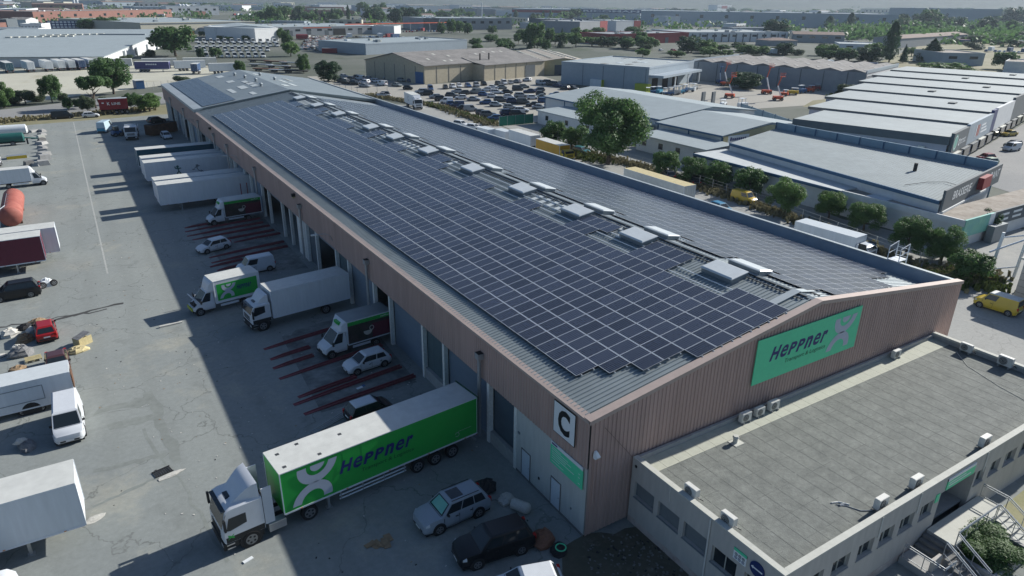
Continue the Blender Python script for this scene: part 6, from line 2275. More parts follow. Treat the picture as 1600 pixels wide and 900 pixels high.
random.seed(31)
for i, (lb, x, y, yaw, w, d, h, wall, roof) in enumerate(FARB):
    st_ = "gx" if roof == "tile_brown" else ("gy" if "gabled" in lb else "flat")
    if "hip roofed" in lb:
        st_ = "hip"
    t = bld(lb, x, y, yaw, w, d, h, wall, roof, st_, wins=(int(min(10, w / 9)) if i % 2 == 0 and "windowless" not in lb else 0), doors=(int(min(6, w / 16)) if i % 3 == 0 else 0))
    if st_ == "flat" and w > 30:
        for k in range(int(min(9, w * d / 500))):
            vx, vy = random.uniform(.08, .92) * w, random.uniform(.1, .9) * d
            s_ = random.uniform(.8, 1.8)
            MB().box(vx - s_, vx + s_, vy - s_, vy + s_, h + .05, h + random.uniform(.6, 1.6), random.choice(("dome_kerb", "coping", "box_white"))).build("roof_unit", t)
    if "eaves" in lb or "cream hall with wide" in lb:
        MB().box(-.1, w + .1, -.15, -.085, h - 1.1, h - .1, "slate_wall").build("eaves_band", t)
    if "black bay" in lb:
        MB().box(w * .48, w * .60, -.1, -.07, 0, h * .8, "inside_dark").build("open_bay", t)
        MB().box(w * .2, w * .46, -.12, -.09, h * .88, h * .98, "orange_paint").build("red_stripe", t)
    if "red corner" in lb:
        MB().box(w * .72, w + .1, -.12, -.085, h * .3, h + .4, "red_band").build("red_panel", t)
    if "name board" in lb:
        MB().box(-.05, w * .48, -.12, -.085, h * .62, h * .9, "red_band").build("red_panel", t)
        b_ = MB().box(w * .48, w + .6, -.5, -.15, h * .72, h * 1.06, "sign_blue").build("name_board", t)
        txt_mark(b_, "BRICOMAN", "sign_white", (w * .51, -.5, h * .79), (1, 0, 0), (0, 0, 1), w * .48, h * .20, 0, .03, .06)
    if "posts" in lb:
        for k in range(14):
            MB().box(w * (k + .5) / 14 - .4, w * (k + .5) / 14 + .4, -.4, -.07, 0, h * .9, "slate_wall").build("post", t)
    if "black mark" in lb:
        txt_mark(t, "R", "black_paint", (w * .36, -.1, h * .45), (1, 0, 0), (0, 0, 1), h * .22, h * .28, 0, .02, .1)
    if "dark end" in lb or "loading bays" in lb:
        MB().box(-.12, w * .17, -.12, -.085, 0, h + .5, "slate_wall").build("dark_panel", t)
    if "white and red" in lb:
        MB().box(w * .3, w * .7, -.3, -.1, h * .5, h * .9, "red_band").build("red_panel", t)

# large grey roof at upper left
t = thing("hall", "huge low grey roofed hall behind the row of trailers at upper left", "building", (-92, 366, 0), R(-17))
MB().prism([(0, 0), (165, 0), (165, 8.8), (0, 3.9)], 0, 92, "white_wall", axis='x').build("wall", t)
MB().prism([(-.6, 3.92), (165.3, 8.83), (165.3, 9.1), (-.6, 4.2)], -.4, 92.4, "sheet_light", axis='x').build("roof", t)
for j in range(2):
    for k in range(9):
        yy = 96 + j * 14 + k * 1.2
        MB().box(22 + j * 12 + k * 3.4, 24.6 + j * 12 + k * 3.4, yy, yy + 2.5, 4.2 + yy * .0297, 4.9 + yy * .0297, "coping").build("roof_unit", t)
MB().box(62, 86, 118, 121, 7.5, 8.3, "dome_kerb").build("roof_unit", t)
for k in range(5):
    MB().box(92.01, 92.2, 34 + k * 26, 38 + k * 26, 0, 4.2, "slate_wall").build("dock_door", t)
# beige warehouse with its forward wing
t = thing("beige_warehouse", "old beige gabled warehouse with dark roof behind the car park", "warehouse", (92, 216, 0), R(15))
MB().box(0, 60, 0, 36, 0, 6.4, "beige_wall").build("wall", t)
MB().prism([(0, 6.4), (36, 6.4), (18, 9.8)], -.0, 60, "beige_wall", axis='x').build("gable", t)
MB().prism([(-.5, 6.3), (18, 9.95), (36.5, 6.3), (36.5, 6.55), (18, 10.2), (-.5, 6.55)], -.4, 60.4, "fibro", axis='x').build("roof", t)
MB().box(24.5, 60, -6.5, -.01, 0, 5.9, "beige_wall").build("wing", t)
MB().prism([(-7.0, 5.8), (-.0, 6.6), (6, 7.9), (6, 8.1), (-.0, 6.8), (-7.0, 6.0)], 24.2, 60.6, "fibro", axis='x').build("roof", t)
for k in range(8):
    MB().box(6.1 * k + 5.8, 6.1 * k + 6.05, -.08 if k < 3 else -6.58, -.005 if k < 3 else -6.505, 0, 5.8, "concrete_dark").build("pilaster", t)
for k in range(5):
    MB().box(-.08, -.005, 5 + 6.2 * k, 5.25 + 6.2 * k, 0, 6.2, "concrete_dark").build("pilaster", t)
MB().box(-.12, -.03, .6, 5.2, 0, 4.2, "blue_paint").build("sliding_door", t)
MB().box(48, 54, -6.62, -6.51, 0, 4.6, "slate_wall").build("sliding_door", t)
random.seed(4)
for k in range(16):
    xx, yy = random.uniform(4, 56), random.uniform(2, 13)
    zz = 6.55 + (yy + .5) / 18.5 * 3.65
    MB().prism([(yy, zz + .02), (yy + 1.6, zz + .34), (yy + 1.6, zz + .38), (yy, zz + .06)], xx, xx + 1.1, "coping", axis='x').build("rooflight_sheet", t)
for xx in (30, 35):
    MB().tube((xx, 1.5, 6.9), (xx, 1.5, 9.6), .28, "chassis", 8).build("flue", t)
# ochre workshop
t = bld("ochre walled workshop with many roof windows beside the beige warehouse", 150, 229, -22, 24, 62, 5.2, "yellow_wall", "fibro_tan", "gy", rh=1.4, name="workshop")
for k in range(4):
    for j in range(12):
        yy = 6 + j * 4.6
        xx = 2.2 + k * 5.2
        zz = 5.25 + (1.4 * xx / 12 if xx < 12 else 1.4 * (24 - xx) / 12) + .12
        MB().box(xx, xx + 1.3, yy, yy + 2.2, zz - .1, zz + .28, "coping").build("rooflight_sheet", t)
MB().box(8, 14, -.12, -.01, 0, 4, "slate_wall").build("sliding_door", t)
# blue grey equipment hall with canopy
t = bld("blue grey flat roofed hire hall with a canopy over parked machines", 154, 164, 22.5, 41, 36, 7.6, "bluegrey_wall", "sheet_white", "flat", name="hire_hall")
MB().box(.3, 36, -5.5, -.1, 4.6, 5.4, "bluegrey_wall").build("canopy", t)
for xx in (12, 24, 35):
    MB().box(xx - .2, xx + .2, -5.2, -4.8, 0, 4.6, "box_white").build("canopy_post", t)
for k in range(3):
    MB().box(3 + 9 * k, 8 + 9 * k, -.07, -.01, 0, 4, "inside_dark").build("dock_door", t)
for k in range(4):
    MB().box(-.09, -.085, 8.5 * k + 1, 8.5 * k + 1.18, 0, 7.3, "slate_wall").build("panel_joint", t)
for k in range(10):
    xx, yy = random.uniform(3, 36), random.uniform(4, 30)
    MB().box(xx, xx + 3.4, yy, yy + 1.8, 7.66, 7.75, "dome" if k % 2 else "concrete_dark").build("rooflight_sheet", t)
for lb, xx, yy in (("lime green and white container by the hire hall wall", 146.5, 181.5), ("lime green container at the hire hall corner", 152.0, 163.0)):
    o = MB().box(-1.2, 1.2, -1.2, 3.6, 0, 2.6, "box_white" if "white" in lb else "lime_paint")
    o.box(-1.22, 1.22, -1.5, -1.21, 0, 2.62, "lime_paint")
    tag(o.build("container", None, (xx, yy, 0), R(20)), lb, "container")
# grey warehouse with ridged roof
t = thing("grey_warehouse", "long grey warehouse with a many ridged roof behind the hire yard", "warehouse", (218, 123, 0), R(18))
MB().box(0, 45, 0, 66, 0, 7.2, "grey_wall").build("wall", t)
for k in range(8):
    y0 = .3 + k * 8.2
    MB().prism([(y0, 7.2), (y0 + 8.1, 7.2), (y0 + 4.05, 8.15)], .2, 44.8, "fibro", axis='x').build("roof_ridge", t)
    for j in range(3):
        xx = 5 + j * 13 + random.uniform(-1, 1)
        MB().prism([(y0 + 1.0, 7.46), (y0 + 2.4, 7.79), (y0 + 2.4, 7.86), (y0 + 1.0, 7.53)], xx, xx + 1.6, "concrete", axis='x').build("rooflight_sheet", t)
for a in ((-.1, 45.1, -.1, .25), (-.1, 45.1, 65.75, 66.1)):
    MB().box(a[0], a[1], a[2], a[3], 6.9, 8.0, "bluegrey_wall").build("parapet", t)
MB().box(.0, 45.05, -.14, -.105, 5.9, 6.5, "white_wall").build("band", t)
for k in range(8):
    MB().box(-.12, -.005, 6 + k * 8.2, 6.25 + k * 8.2, 0, 7.0, "slate_wall").build("panel_joint", t)
for k in range(3):
    MB().box(5 + k * 13, 10 + k * 13, -.1, -.01, 0, 4, "slate_wall").build("dock_door", t)

# pale roofed workshops along the side lane
def lane_shop(label, x0, x1, y0, y1, he, hrr, ax, name="workshop"):
    t = thing(name, label, "building", (0, 0, 0))
    xm = ax
    pf = [(x0, 0), (x1, 0), (x1, he), (xm, hrr), (x0, he)]
    MB().prism(pf, y0, y1, "white_wall").build("wall", t)
    MB().prism([(x0 - .5, he + .02), (xm, hrr + .1), (xm, hrr + .3), (x0 - .5, he + .22)], y0 - .4, y1 + .4, "sheet_light").build("roof", t)
    MB().prism([(xm, hrr + .1), (x1 + .5, he + .02), (x1 + .5, he + .22), (xm, hrr + .3)], y0 - .4, y1 + .4, "sheet_light").build("roof", t)
    m_ = MB().box(x0 - .62, x0 - .502, y0 - .4, y1 + .4, he - .12, he + .2, "trim_blue")
    n = max(2, int((y1 - y0) / 9))
    for k in range(n + 1):
        yy = y0 + (y1 - y0) * k / n
        m_.box(x0 - .12, x0 - .005, yy - .15, yy + .15, 0, he - .13, "trim_blue")
    m_.build("blue_trim", t)
    return t


s1 = lane_shop("white workshop with large pale roof behind the tall bushy tree", 90, 121, 90, 135, 4.8, 6.5, 106)
s2 = lane_shop("white workshop with pale roof and a name board on its yellow gable", 88.2, 115, 70.3, 88.6, 4.5, 6.0, 102)
MB().prism([(88.4, 0), (114.8, 0), (114.8, 4.4), (102, 5.8), (88.4, 4.4)], 70.02, 70.28, "yellow_wall").build("end_gable", s2)
b_ = MB().box(89.5, 95.5, 69.85, 70.01, 3.0, 4.5, "sign_white").build("name_board", s2)
mb = MB()
for k in range(8):
    mb.box(90.0 + k * .6, 90.42 + k * .6, 69.83, 69.849, 3.5, 4.0 + .2 * (k == 0), "navy")
mb.build("print", b_)
for lb, x0, x1, y0, y1, h in (("low white lean-to with grey roof behind the green mesh fence", 80.2, 89.3, 91, 124, 3.2), ("low white annex with two windows left of the restaurant", 79.8, 87.5, 66.5, 86, 3.2)):
    t = thing("annex", lb, "building")
    MB().box(x0, x1, y0, y1, 0, h, "white_wall").build("wall", t)
    MB().prism([(x0 - .3, h + .01), (x1, h + .35), (x1, h + .5), (x0 - .3, h + .16)], y0 - .3, y1 + .3, "sheet_light").build("roof", t)
    MB().box(x0 - .42, x0 - .302, y0 - .3, y1 + .3, h - .1, h + .2, "roof_pale").build("gutter", t)
    for k in range(4):
        yy = y0 + (y1 - y0) * (k + .5) / 4
        w = MB().box(x0 - .05, x0 - .004, yy - .6, yy + .6, 1.3, 2.4, "glass").build("window", t)
        MB().box(x0 - .12, x0 - .004, yy - .7, yy + .7, 1.2, 1.298, "concrete").build("sill", w)
# restaurant
t = thing("restaurant", "long restaurant with pale roof, blue eaves and dark sign boards", "restaurant")
RA, RB, RC, RD = (74.6, 20.6), (97.5, 24.9), (98.5, 66.2), (81.6, 62.6)
v3 = lambda p, z: (p[0], p[1], z)
MB().loft([[v3(RA, 0), v3(RB, 0), v3(RC, 0), v3(RD, 0)], [v3(RA, 4.9), v3(RB, 5.6), v3(RC, 5.6), v3(RD, 4.9)]], "white_wall").build("wall", t)
MB().loft([[v3(RA, 4.92), v3(RB, 5.62), v3(RC, 5.62), v3(RD, 4.92)], [v3(RA, 5.1), v3(RB, 5.8), v3(RC, 5.8), v3(RD, 5.1)]], "roof_matt").build("roof", t)
mb = MB()
for k in range(80):
    u = (k + .5) / 80
    p = (RA[0] + (RD[0] - RA[0]) * u, RA[1] + (RD[1] - RA[1]) * u)
    q = (RB[0] + (RC[0] - RB[0]) * u, RB[1] + (RC[1] - RB[1]) * u)
    mb.add([(p[0], p[1] - .06, 5.1), (p[0], p[1] + .06, 5.1), (p[0], p[1], 5.18), (q[0], q[1] - .06, 5.8), (q[0], q[1] + .06, 5.8), (q[0], q[1], 5.88)], [(0, 2, 5, 3), (1, 4, 5, 2)], "roof_matt")
tag(mb.build("roof_ribs", t), kind="stuff")
mb = MB()
mb.prism([(RA[0] - .3, RA[1]), (RA[0] - .05, RA[1]), (RD[0] - .05, RD[1]), (RD[0] - .3, RD[1])], 4.65, 5.14, "trim_blue", axis='z')
mb.build("eaves", t)
mb = MB()
for k in range(9):
    u, w_ = k / 9, (k + .985) / 9
    p = (RB[0] + .3 + (RC[0] - RB[0]) * u, RB[1] + (RC[1] - RB[1]) * u)
    q = (RB[0] + .3 + (RC[0] - RB[0]) * w_, RB[1] + (RC[1] - RB[1]) * w_)
    mb.prism([(p[0], p[1]), (p[0] + .25, p[1]), (q[0] + .25, q[1]), (q[0], q[1])], 0, 7.1, "blue_wall", axis='z')
    mb.box(q[0] - .25, q[0] - .01, q[1], q[1] + .12, 4.5, 7.12, "trim_blue")
mb.build("blue_parapet", t)
mb = MB()
mb.prism([(73.3, 34), (78.0, 34), (82.2, 63.5), (74.2, 63.5)], 0, 3.5, "white_wall", axis='z')
mb.build("wall", t)
mb = MB()
mb.prism([(72.9, 33.7), (77.6, 33.7), (82.0, 63.9), (73.8, 63.9)], 3.52, 3.72, "strip_white", axis='z')
mb.build("roof", t)
mb = MB()
mb.prism([(72.7, 33.7), (72.88, 33.7), (73.78, 63.9), (73.6, 63.9)], 3.3, 3.74, "trim_blue", axis='z')
mb.build("eaves", t)
MB().box(73.4, 110, 16.6, 21.2, 0, 3.3, "white_wall").build("wall", t)
MB().box(73.4, 78.1, 21.3, 33.5, 0, 3.3, "white_wall").build("wall", t)
MB().box(73.3, 110, 16.5, 21.3, 3.304, 3.45, "gravel_roof").build("flat_roof", t)
MB().box(73.3, 78.2, 21.32, 33.5, 3.304, 3.45, "gravel_roof").build("flat_roof", t)
MB().box(73.1, 73.38, 16.3, 33.6, 2.9, 3.75, "white_wall").build("parapet", t)
MB().box(80.5, 110, 16.2, 16.49, 1.9, 3.8, "slate_wall").build("sign_board", t)
MB().box(73.12, 80.4, 16.2, 16.49, 1.5, 3.8, "ad_cyan").build("poster", t)
MB().box(79.2, 80.45, 16.15, 16.199, 1.5, 3.8, "sign_white").build("poster_edge", t)
txt_mark(t, "GRILL", "sign_white", (90.0, 16.2, 2.3), (1, 0, 0), (0, 0, 1), 4.6, 1.05, .2, .01, .02)
mb = MB()
for k in range(4):
    mb.box(82.0 + (k % 2) * 3.6, 84.4 + (k % 2) * 3.6, 16.17, 16.198, 2.35 + (k // 2) * .7, 2.65 + (k // 2) * .7, "sign_white")
mb.build("print", t)
ux_ = Vector((RB[0] - RA[0], RB[1] - RA[1], 0)).normalized()
un_ = Vector((ux_.y, -ux_.x, 0))
SM = Matrix(((ux_.x, -un_.x, 0, RA[0]), (ux_.y, -un_.y, 0, RA[1]), (0, 0, 1, 0), (0, 0, 0, 1)))
sb = MB(SM).box(-.2, 25.5, -.45, -.15, 3.75, 6.6, "slate_wall").build("sign_board", t)
MB(SM).box(0, 19, -.6, -.1, 3.46, 3.745, "white_wall").build("sign_base", t)
P0 = Vector((RA[0], RA[1], 0)) + un_ * .45
txt_mark(sb, "BRASSERIE", "sign_white", tuple(P0 + ux_ * 3.2 + Vector((0, 0, 4.75))), tuple(ux_), (0, 0, 1), 7.8, 1.2, .12, .02, .02)
txt_mark(sb, "RESTAURANT", "sign_white", tuple(P0 + ux_ * 14.0 + Vector((0, 0, 4.85))), tuple(ux_), (0, 0, 1), 10.6, 1.2, .12, .02, .02)
MB(SM).box(13.8, 17.7, -1.2, -.48, 4.5, 6.2, "red_band").build("red_box_sign", t)
MB().tube((87.5, 31.5, 5.4), (87.5, 31.5, 6.7), .28, "chassis", 8).build("flue", t)
mb = MB().path([(84, 21.8, 5.5), (83.5, 23, 5.6), (84, 25, 5.6), (82, 26.5, 5.5), (78, 27.5, 5.35)], .04, "black_paint", 4)
mb.build("roof_cable", t)
MB().box(74.2, 76.5, 27.5, 30.5, 3.46, 3.6, "box_white").build("roof_unit", t)
MB().box(79.0, 82.5, 15.2, 16.1, 0, 2.3, "frame_grey").build("porch_frame", t)
# stepped retail sheds
t = thing("retail_sheds", "row of stepped pale roofed retail sheds with shop fronts at the right", "shop building", (117, 42, 0), R(15))
dps = [29, 33, 36, 38, 40, 42, 42]
for k in range(7):
    x0, hz_ = k * 18.3, 6.3 + k * .5
    MB().box(x0, x0 + 18.28, 0, dps[k], 0, hz_, "mauve_wall").build("wall", t)
    MB().prism([(x0 - .3, hz_ + .01), (x0 + 18.0, hz_ + .13), (x0 + 18.0, hz_ + .28), (x0 - .3, hz_ + .16)], -.3, dps[k] + .3, "sheet_white").build("roof", t)
    if k:
        MB().box(x0 - .34, x0 - .302, -.3, dps[k] + .3, hz_ - .45, hz_ + .17, "concrete_dark").build("step_shade_strip", t)  # dark strip on the step face: the step's shadow line put in as colour
    if k > 1:
        MB().box(x0 + 8, x0 + 10.5, 9 + (k % 2) * 9, 10.5 + (k % 2) * 9, hz_ + .1, hz_ + .5, "roof_rib").build("rooflight_hatch", t)
MB().box(-.35, -.31, -.3, 29.3, 5.0, 6.55, "slate_wall").build("fascia", t)
fm = ["slate_wall", "bluegrey_wall", "sign_blue", "white_wall", "slate_wall", "grey_wall"]
xx = 0.0
for k, (w, mt) in enumerate(zip((12, 22, 4, 20, 30, 40), fm)):
    MB().box(xx, xx + w - .05, -.9, -.31, 3.4, 7.2 + xx * .028, mt).build("sign_board", t)
    xx += w
def disc_part(nm, cx, cz, r0, r1, y, mt, t0=0, t1=2 * math.pi):
    V, F = ring_geo(cx, cz, r0, r1, t0, t1, 18)
    MB().add([(p[0], y, p[1]) for p in V], F, mt).build(nm, t)


disc_part("emblem", 2.0, 5.3, 0, 1.5, -.92, "ad_cyan")
disc_part("emblem_ring", 2.0, 5.3, 1.1, 1.3, -.94, "sign_white")
disc_part("shop_letter", 5.0, 5.0, .35, .7, -.92, "sign_white")
for k in range(4):
    disc_part("shop_letter", 6.4 + k * 1.15, 5.0, .25, .5, -.92, "sign_white", .4 * k, 5.0 + .2 * k)
for k in range(3):
    MB().box(18.5 + k * 1.3, 19.1 + k * 1.3, -.93, -.91, 4.3, 6.6, "orange_paint" if k else "sign_white").build("shop_letter", t)
for k in range(3):
    MB().box(23.5, 29.5 - k, -.93, -.91, 4.5 + k * .7, 4.9 + k * .7, "sign_white").build("print_line", t)
for k in range(16):
    xx = 1 + k * 7.4
    w = MB().box(xx, xx + 4.8, -.34, -.302, .3, 3.1, "glass").build("window", t)
    MB().box(xx - .1, xx + 4.9, -1.5, -.31, 3.12, 3.3, "coping" if k % 3 == 0 else "slate_wall").build("awning", w)
for k in range(5):
    yy = 3.5 + k * 5.2
    MB().box(-.8, -.36, yy, yy + 1.1, 3.6, 4.4, "ac_white").build("wall_unit", t)
w = MB().box(-.1, -.005, 20, 21.4, 1.2, 3.2, "glass").build("window", t)
MB().box(-1.2, -.01, 18.5, 23.5, 3.3, 3.5, "concrete_dark").build("awning", t)
# hazy blocks on the skyline
random.seed(77)
blocks = []
keep = [(q[1], q[2]) for q in FARB] + [(q[0], q[1]) for q in TREES]
while len(blocks) < 210:
    dist = random.uniform(1400, 3400) if len(blocks) < 70 else random.uniform(640, 2300)
    a = YAW + math.atan(random.uniform(-.80, .84))
    p = (CAM.x + dist * math.sin(a), CAM.y + dist * math.cos(a))
    if all((p[0] - q[0]) ** 2 + (p[1] - q[1]) ** 2 > 38 ** 2 for q in keep + blocks):
        blocks.append(p)
blocks.sort(key=leftness)
for k, (x, y) in enumerate(blocks):
    far = math.hypot(x - CAM.x, y - CAM.y) > 1350
    w_, d_, h_ = (random.uniform(40, 120), random.uniform(20, 50), random.uniform(7, 16)) if far else (random.uniform(12, 55), random.uniform(10, 26), random.uniform(3.5, 8))
    rf = random.choice(("sheet_light", "sheet_white", "sheet_grey", "tile_brown", "fibro", "sheet_white"))
    t = bld(ordn(k) + " small block from the left among the far buildings", x, y, random.uniform(-40, 30), w_, d_, h_, random.choice(("white_wall", "bluegrey_wall", "cream_far", "grey_wall", "brick_far", "white_wall")), rf, "gx" if rf in ("tile_brown", "fibro") else "flat", wins=random.choice((0, 4, 6)))
    t["group"] = "small far buildings"

# ------------------------------------------------------------------ parked cars too small to show their parts
FC = {}


def far_car_mesh(kind):
    if kind in FC:
        return FC[kind]
    L, W, H, belt, hz, xw, r1, r0, xb, wb, wr = SPEC[kind]
    m_ = MB()
    car_body(m_, kind)
    for _, q in car_glass(kind):
        m_.add(q.v, q.f, "glass")
    for sx in (-1, 1):
        for sy in (-1, 1):
            m_.tube((sx * wb / 2, sy * (W / 2 - .1), wr), (sx * wb / 2, sy * (W / 2 + .012), wr), wr * 1.1, "rubber", 10)
            m_.tube((sx * wb / 2, sy * (W / 2 + .013), wr), (sx * wb / 2, sy * (W / 2 + .02), wr), wr * .55, "rim", 8)
    m_.box(-L / 2 + .2, L / 2 - .2, -W * .4, W * .4, .14, .26, "plastic_black")
    for sy in (-1, 1):
        m_.box(-L / 2 - .006, -L / 2 + .1, sy * W * .37 - .1, sy * W * .37 + .1, belt - .3, belt - .05, "lamp_red")
        m_.box(L / 2 - .2, L / 2 - .03, sy * W * .3 - .14, sy * W * .3 + .14, hz - .18, hz - .06, "lamp_clear")
    FC[kind] = m_.mesh("parked_car", True)
    return FC[kind]


PAL = [((.62, .64, .66), "white"), ((.60, .62, .64), "white"), ((.32, .35, .38), "silver"), ((.26, .28, .30), "silver"), ((.012, .013, .015), "black"), ((.015, .017, .02), "black"), ((.05, .055, .06), "dark grey"), ((.09, .10, .11), "grey"), ((.015, .03, .09), "dark blue"), ((.03, .08, .2), "blue"), ((.20, .22, .22), "grey")]
KD = {"hatch": "hatchback", "city": "small car", "suv": "off-roader", "sedan": "saloon", "estate": "estate car", "kangoo": "small van", "van": "van"}
random.seed(12)
rows = {}
for (x, y) in PARK:
    if x > 124:
        z, yw = "beside the blue grey hire hall", random.choice((-75, 105))
    elif y > 213 and x < 93:
        z, yw = "in the crowded block left of the beige warehouse", random.choice((-60, 120, -70))
    elif y > 195 and x > 84:
        z, yw = "in the row before the beige warehouse", -104
    elif x < 80.6 and y < 192:
        z, yw = "in the slanted row along the weeds", random.choice((-22, 158))
    else:
        z, yw = "in the middle of the crowded car park", random.choice((-28, 152, -35))
    rows.setdefault(z, []).append((x, y, yw))
for z, mem in rows.items():
    mem.sort(key=leftness)
    for i, (x, y, yw) in enumerate(mem):
        c, cn = random.choice(PAL)
        k = random.choice(("hatch", "hatch", "suv", "estate", "sedan", "city", "hatch", "suv", "kangoo"))
        o = link("parked_car", far_car_mesh(k), None, (x, y, .004), R(yw + random.uniform(-6, 6)))
        o.color = (*c, 1)
        tag(o, cn + " " + KD[k] + ", " + ordn(i) + " from the left " + z, "car", "cars in the car park behind the warehouse")
rws = [sorted([p for p in BUSES if abs(p[1] - c) < 14 or True], key=leftness) for c in (0,)]
nb = [12, 12, 11, 10]
k0 = 0
for r_, n in enumerate(nb):
    seg = BUSES[k0:k0 + n]
    k0 += n
    for i, (x, y) in enumerate(seg):
        o = link("minibus", far_car_mesh("hivan"), None, (x, y, .004), R(-98 + random.uniform(-3, 3)))
        o.color = (.62, .64, .62, 1)
        o.scale = (1.25, 1.15, 1.12)
        tag(o, ordn(i) + " white minibus from the left in the " + ["back", "third", "second", "front"][r_] + " row", "minibus", "white minibuses parked in rows")
solo = [("dark van parked by the verge left of the red container", "van", (.012, .014, .016), -22.6, 185.4, 0), ("white hatchback parked between dark van and red container", "hatch", (.6, .62, .64), -16.5, 184.4, 0),
        ("white saloon behind the warehouse's right parapet near the wire fence", "sedan", (.55, .57, .6), 65.0, 189.0, -20), ("white estate parked in the weeds by the right parapet", "estate", (.6, .62, .63), 60.5, 128.5, -70),
        ("white car beside the weeds behind the parapet", "hatch", (.6, .62, .63), 61.0, 123.0, -60), ("dark car under the small trees in the side lane", "sedan", (.02, .022, .026), 68.3, 58.2, 60), ("grey car behind the long trailer in the side lane", "hatch", (.10, .11, .12), 67.6, 63.5, 60),
        ("teal car beside the yellow truck under the tree", "hatch", (.05, .18, .2), 66.8, 88.0, -75), ("yellow van half hidden by the small trees", "kangoo", (.5, .34, .03), 66.5, 45.6, -85), ("bright blue car roof beyond the parapet", "hatch", (.05, .22, .36), 59.0, 43.5, -95),
        ("white van before the stepped retail sheds", "kangoo", (.6, .62, .64), 152, 45.5, 170), ("dark estate beside the white van at the shops", "estate", (.05, .055, .06), 157, 47.5, 170), ("red car at the retail sheds", "hatch", (.22, .012, .02), 135.6, 43.0, 165), ("white and green car beside the red one at the shops", "hatch", (.5, .58, .42), 131.5, 40.5, 165),
        ("red car top at the mauve wall behind the blue parapet", "hatch", (.25, .02, .025), 112.5, 58, 100), ("yellow car at the shops by the right edge", "sedan", (.45, .32, .05), 172, 55, 170), ("silver car on the far road", "estate", (.35, .37, .4), 560, 190, 25),
        ("red car beside the grove near the name board store", "suv", (.25, .02, .025), 318, 320, 10), ("white car beside the red one near the grove", "hatch", (.6, .62, .63), 313, 326, 10)]
for lb, k, c, x, y, yw in solo:
    o = link("parked_car", far_car_mesh(k), None, (x, y, .004), R(yw))
    o.color = (*c, 1)
    tag(o, lb, "van" if "van " in lb and k in ("van", "kangoo") else "car")

# ---- lorries, trailers and containers further off
t = thing("shipping_container", "red shipping container with white letters at the far yard edge", "container", (-10.75, 188.6, 0), R(-4))
mb = MB()
mb.box(-3.3, 3.3, -1.22, 1.22, 1.25, 3.95, "kline_red", top="roof_pale")
for k in range(16):
    mb.box(-3.1 + k * .4, -2.95 + k * .4, -1.25, -1.221, 1.35, 3.85, "kline_red")
mb.build("box", t)
txt_mark(t, "K", "sign_white", (-1.4, -1.25, 2.35), (1, 0, 0), (0, 0, 1), .65, .75, 0, .02, .02)
txt_mark(t, "LINE", "sign_white", (-.35, -1.25, 2.4), (1, 0, 0), (0, 0, 1), 2.0, .62, 0, .02, .02)
MB().box(-2.6, -2.1, -1.256, -1.25, 2.8, 3.1, "sign_white").build("label_plate", t)
chassis(t, -3.2, 3.2, 1.0)
lorry_wheels(t, [.4, 1.7, 2.9], 2.4, .48)
t = car("pale blue and white camper van with a folded shadow at the far yard", "hivan", (.45, .58, .66), (-14.6, 160.3), 68, cat="van", name="camper_van")
MB().box(-2.72, -2.69, -.85, .85, .5, 1.15, "cyan_paint").build("rear_panel", t)
t = thing("tipper_lorry", "white cab tipper lorry facing the camera at the far yard", "truck", (-10.3, 147.6, 0), R(-98))
lorry_cab(t, .3, 2.4, 2.9, 2.0, False)
mb = MB()
mb.box(-5.0, .15, -1.2, 1.2, 1.1, 1.25, "box_white")
for a in ((-5.0, .15, -1.2, -1.12), (-5.0, .15, 1.12, 1.2)):
    mb.box(a[0], a[1], a[2], a[3], 1.252, 2.4, "box_white")
mb.box(.07, .15, -1.11, 1.11, 1.252, 3.2, "box_white")
mb.build("tipper_body", t)
chassis(t, -5, .2, .9)
lorry_wheels(t, [-2.4, -3.7], 2.4, .48)
t = thing("skip_container", "rusty brown skip with a wreck on top beside the wall", "skip", (-4.0, 151.2, 0), R(35))
mb = MB()
mb.box(-3.4, 3.4, -1.2, 1.2, .2, 2.4, "rust_brown", top="inside_dark")
for k in range(7):
    mb.box(-3.2 + k * 1.05, -3.05 + k * 1.05, -1.28, -1.201, .2, 2.42, "rust_brown")
mb.build("box", t)
o = link("parked_car", far_car_mesh("hatch"), None, (-4.6, 152.0, 2.4), R(28))
o.color = (.015, .02, .02, 1)
tag(o, "dark wrecked car lying on top of the rusty skip", "car")
car("white hatchback facing the camera beside the rusty skip", "hatch", WHT, (-3.9, 144.8), -84)
t = thing("loader", "small blue loader between camper van and tipper lorry", "loader", (-12.9, 152.5, 0), R(20))
MB().box(-1.0, .9, -.6, .6, .5, 1.2, "blue_paint").build("body", t)
MB().box(-.5, .4, -.5, .5, 1.2, 2.2, "glass").build("cab", t)
MB().box(.9, 1.5, -.8, .8, .1, .8, "chassis").build("bucket", t)
for sx in (-.6, .6):
    for sy in (-.65, .65):
        add_wheel(t, sx, sy, .42, .3)
dirx = Vector((-.20, .98, 0))
tl = [(-37.5, 319, "box_teal", "dark teal"), (-30.5, 320, "box_white", "white"), (-24.3, 321, "box_white", "grey white"), (-20, 322.5, "box_white", "white streaked"), (-16.4, 323, "box_white", "plain white"), (-12.8, 323, "box_blue", "blue"), (-9.2, 325.5, "box_white", "white marked")]
for i, (x, y, mt, cn) in enumerate(tl):
    c = Vector((x, y, 0)) + dirx * 6.6
    trailer(cn + " trailer, " + ordn(i) + " from the left in the row at upper left", tuple(c), 101, mt, 13, 2.5, group="trailers in the row at upper left")
tp = trailer("purple trailer standing sideways on the dirt lot", (11.5, 306, 0), -20, "box_purple", 13.2, 2.5)
mb = MB()
for k in range(6):
    mb.box(-2.2 + k * .72, -1.75 + k * .72, -1.29, -1.272, 2.7, 3.2, "sign_white")
mb.build("lettering", tp)
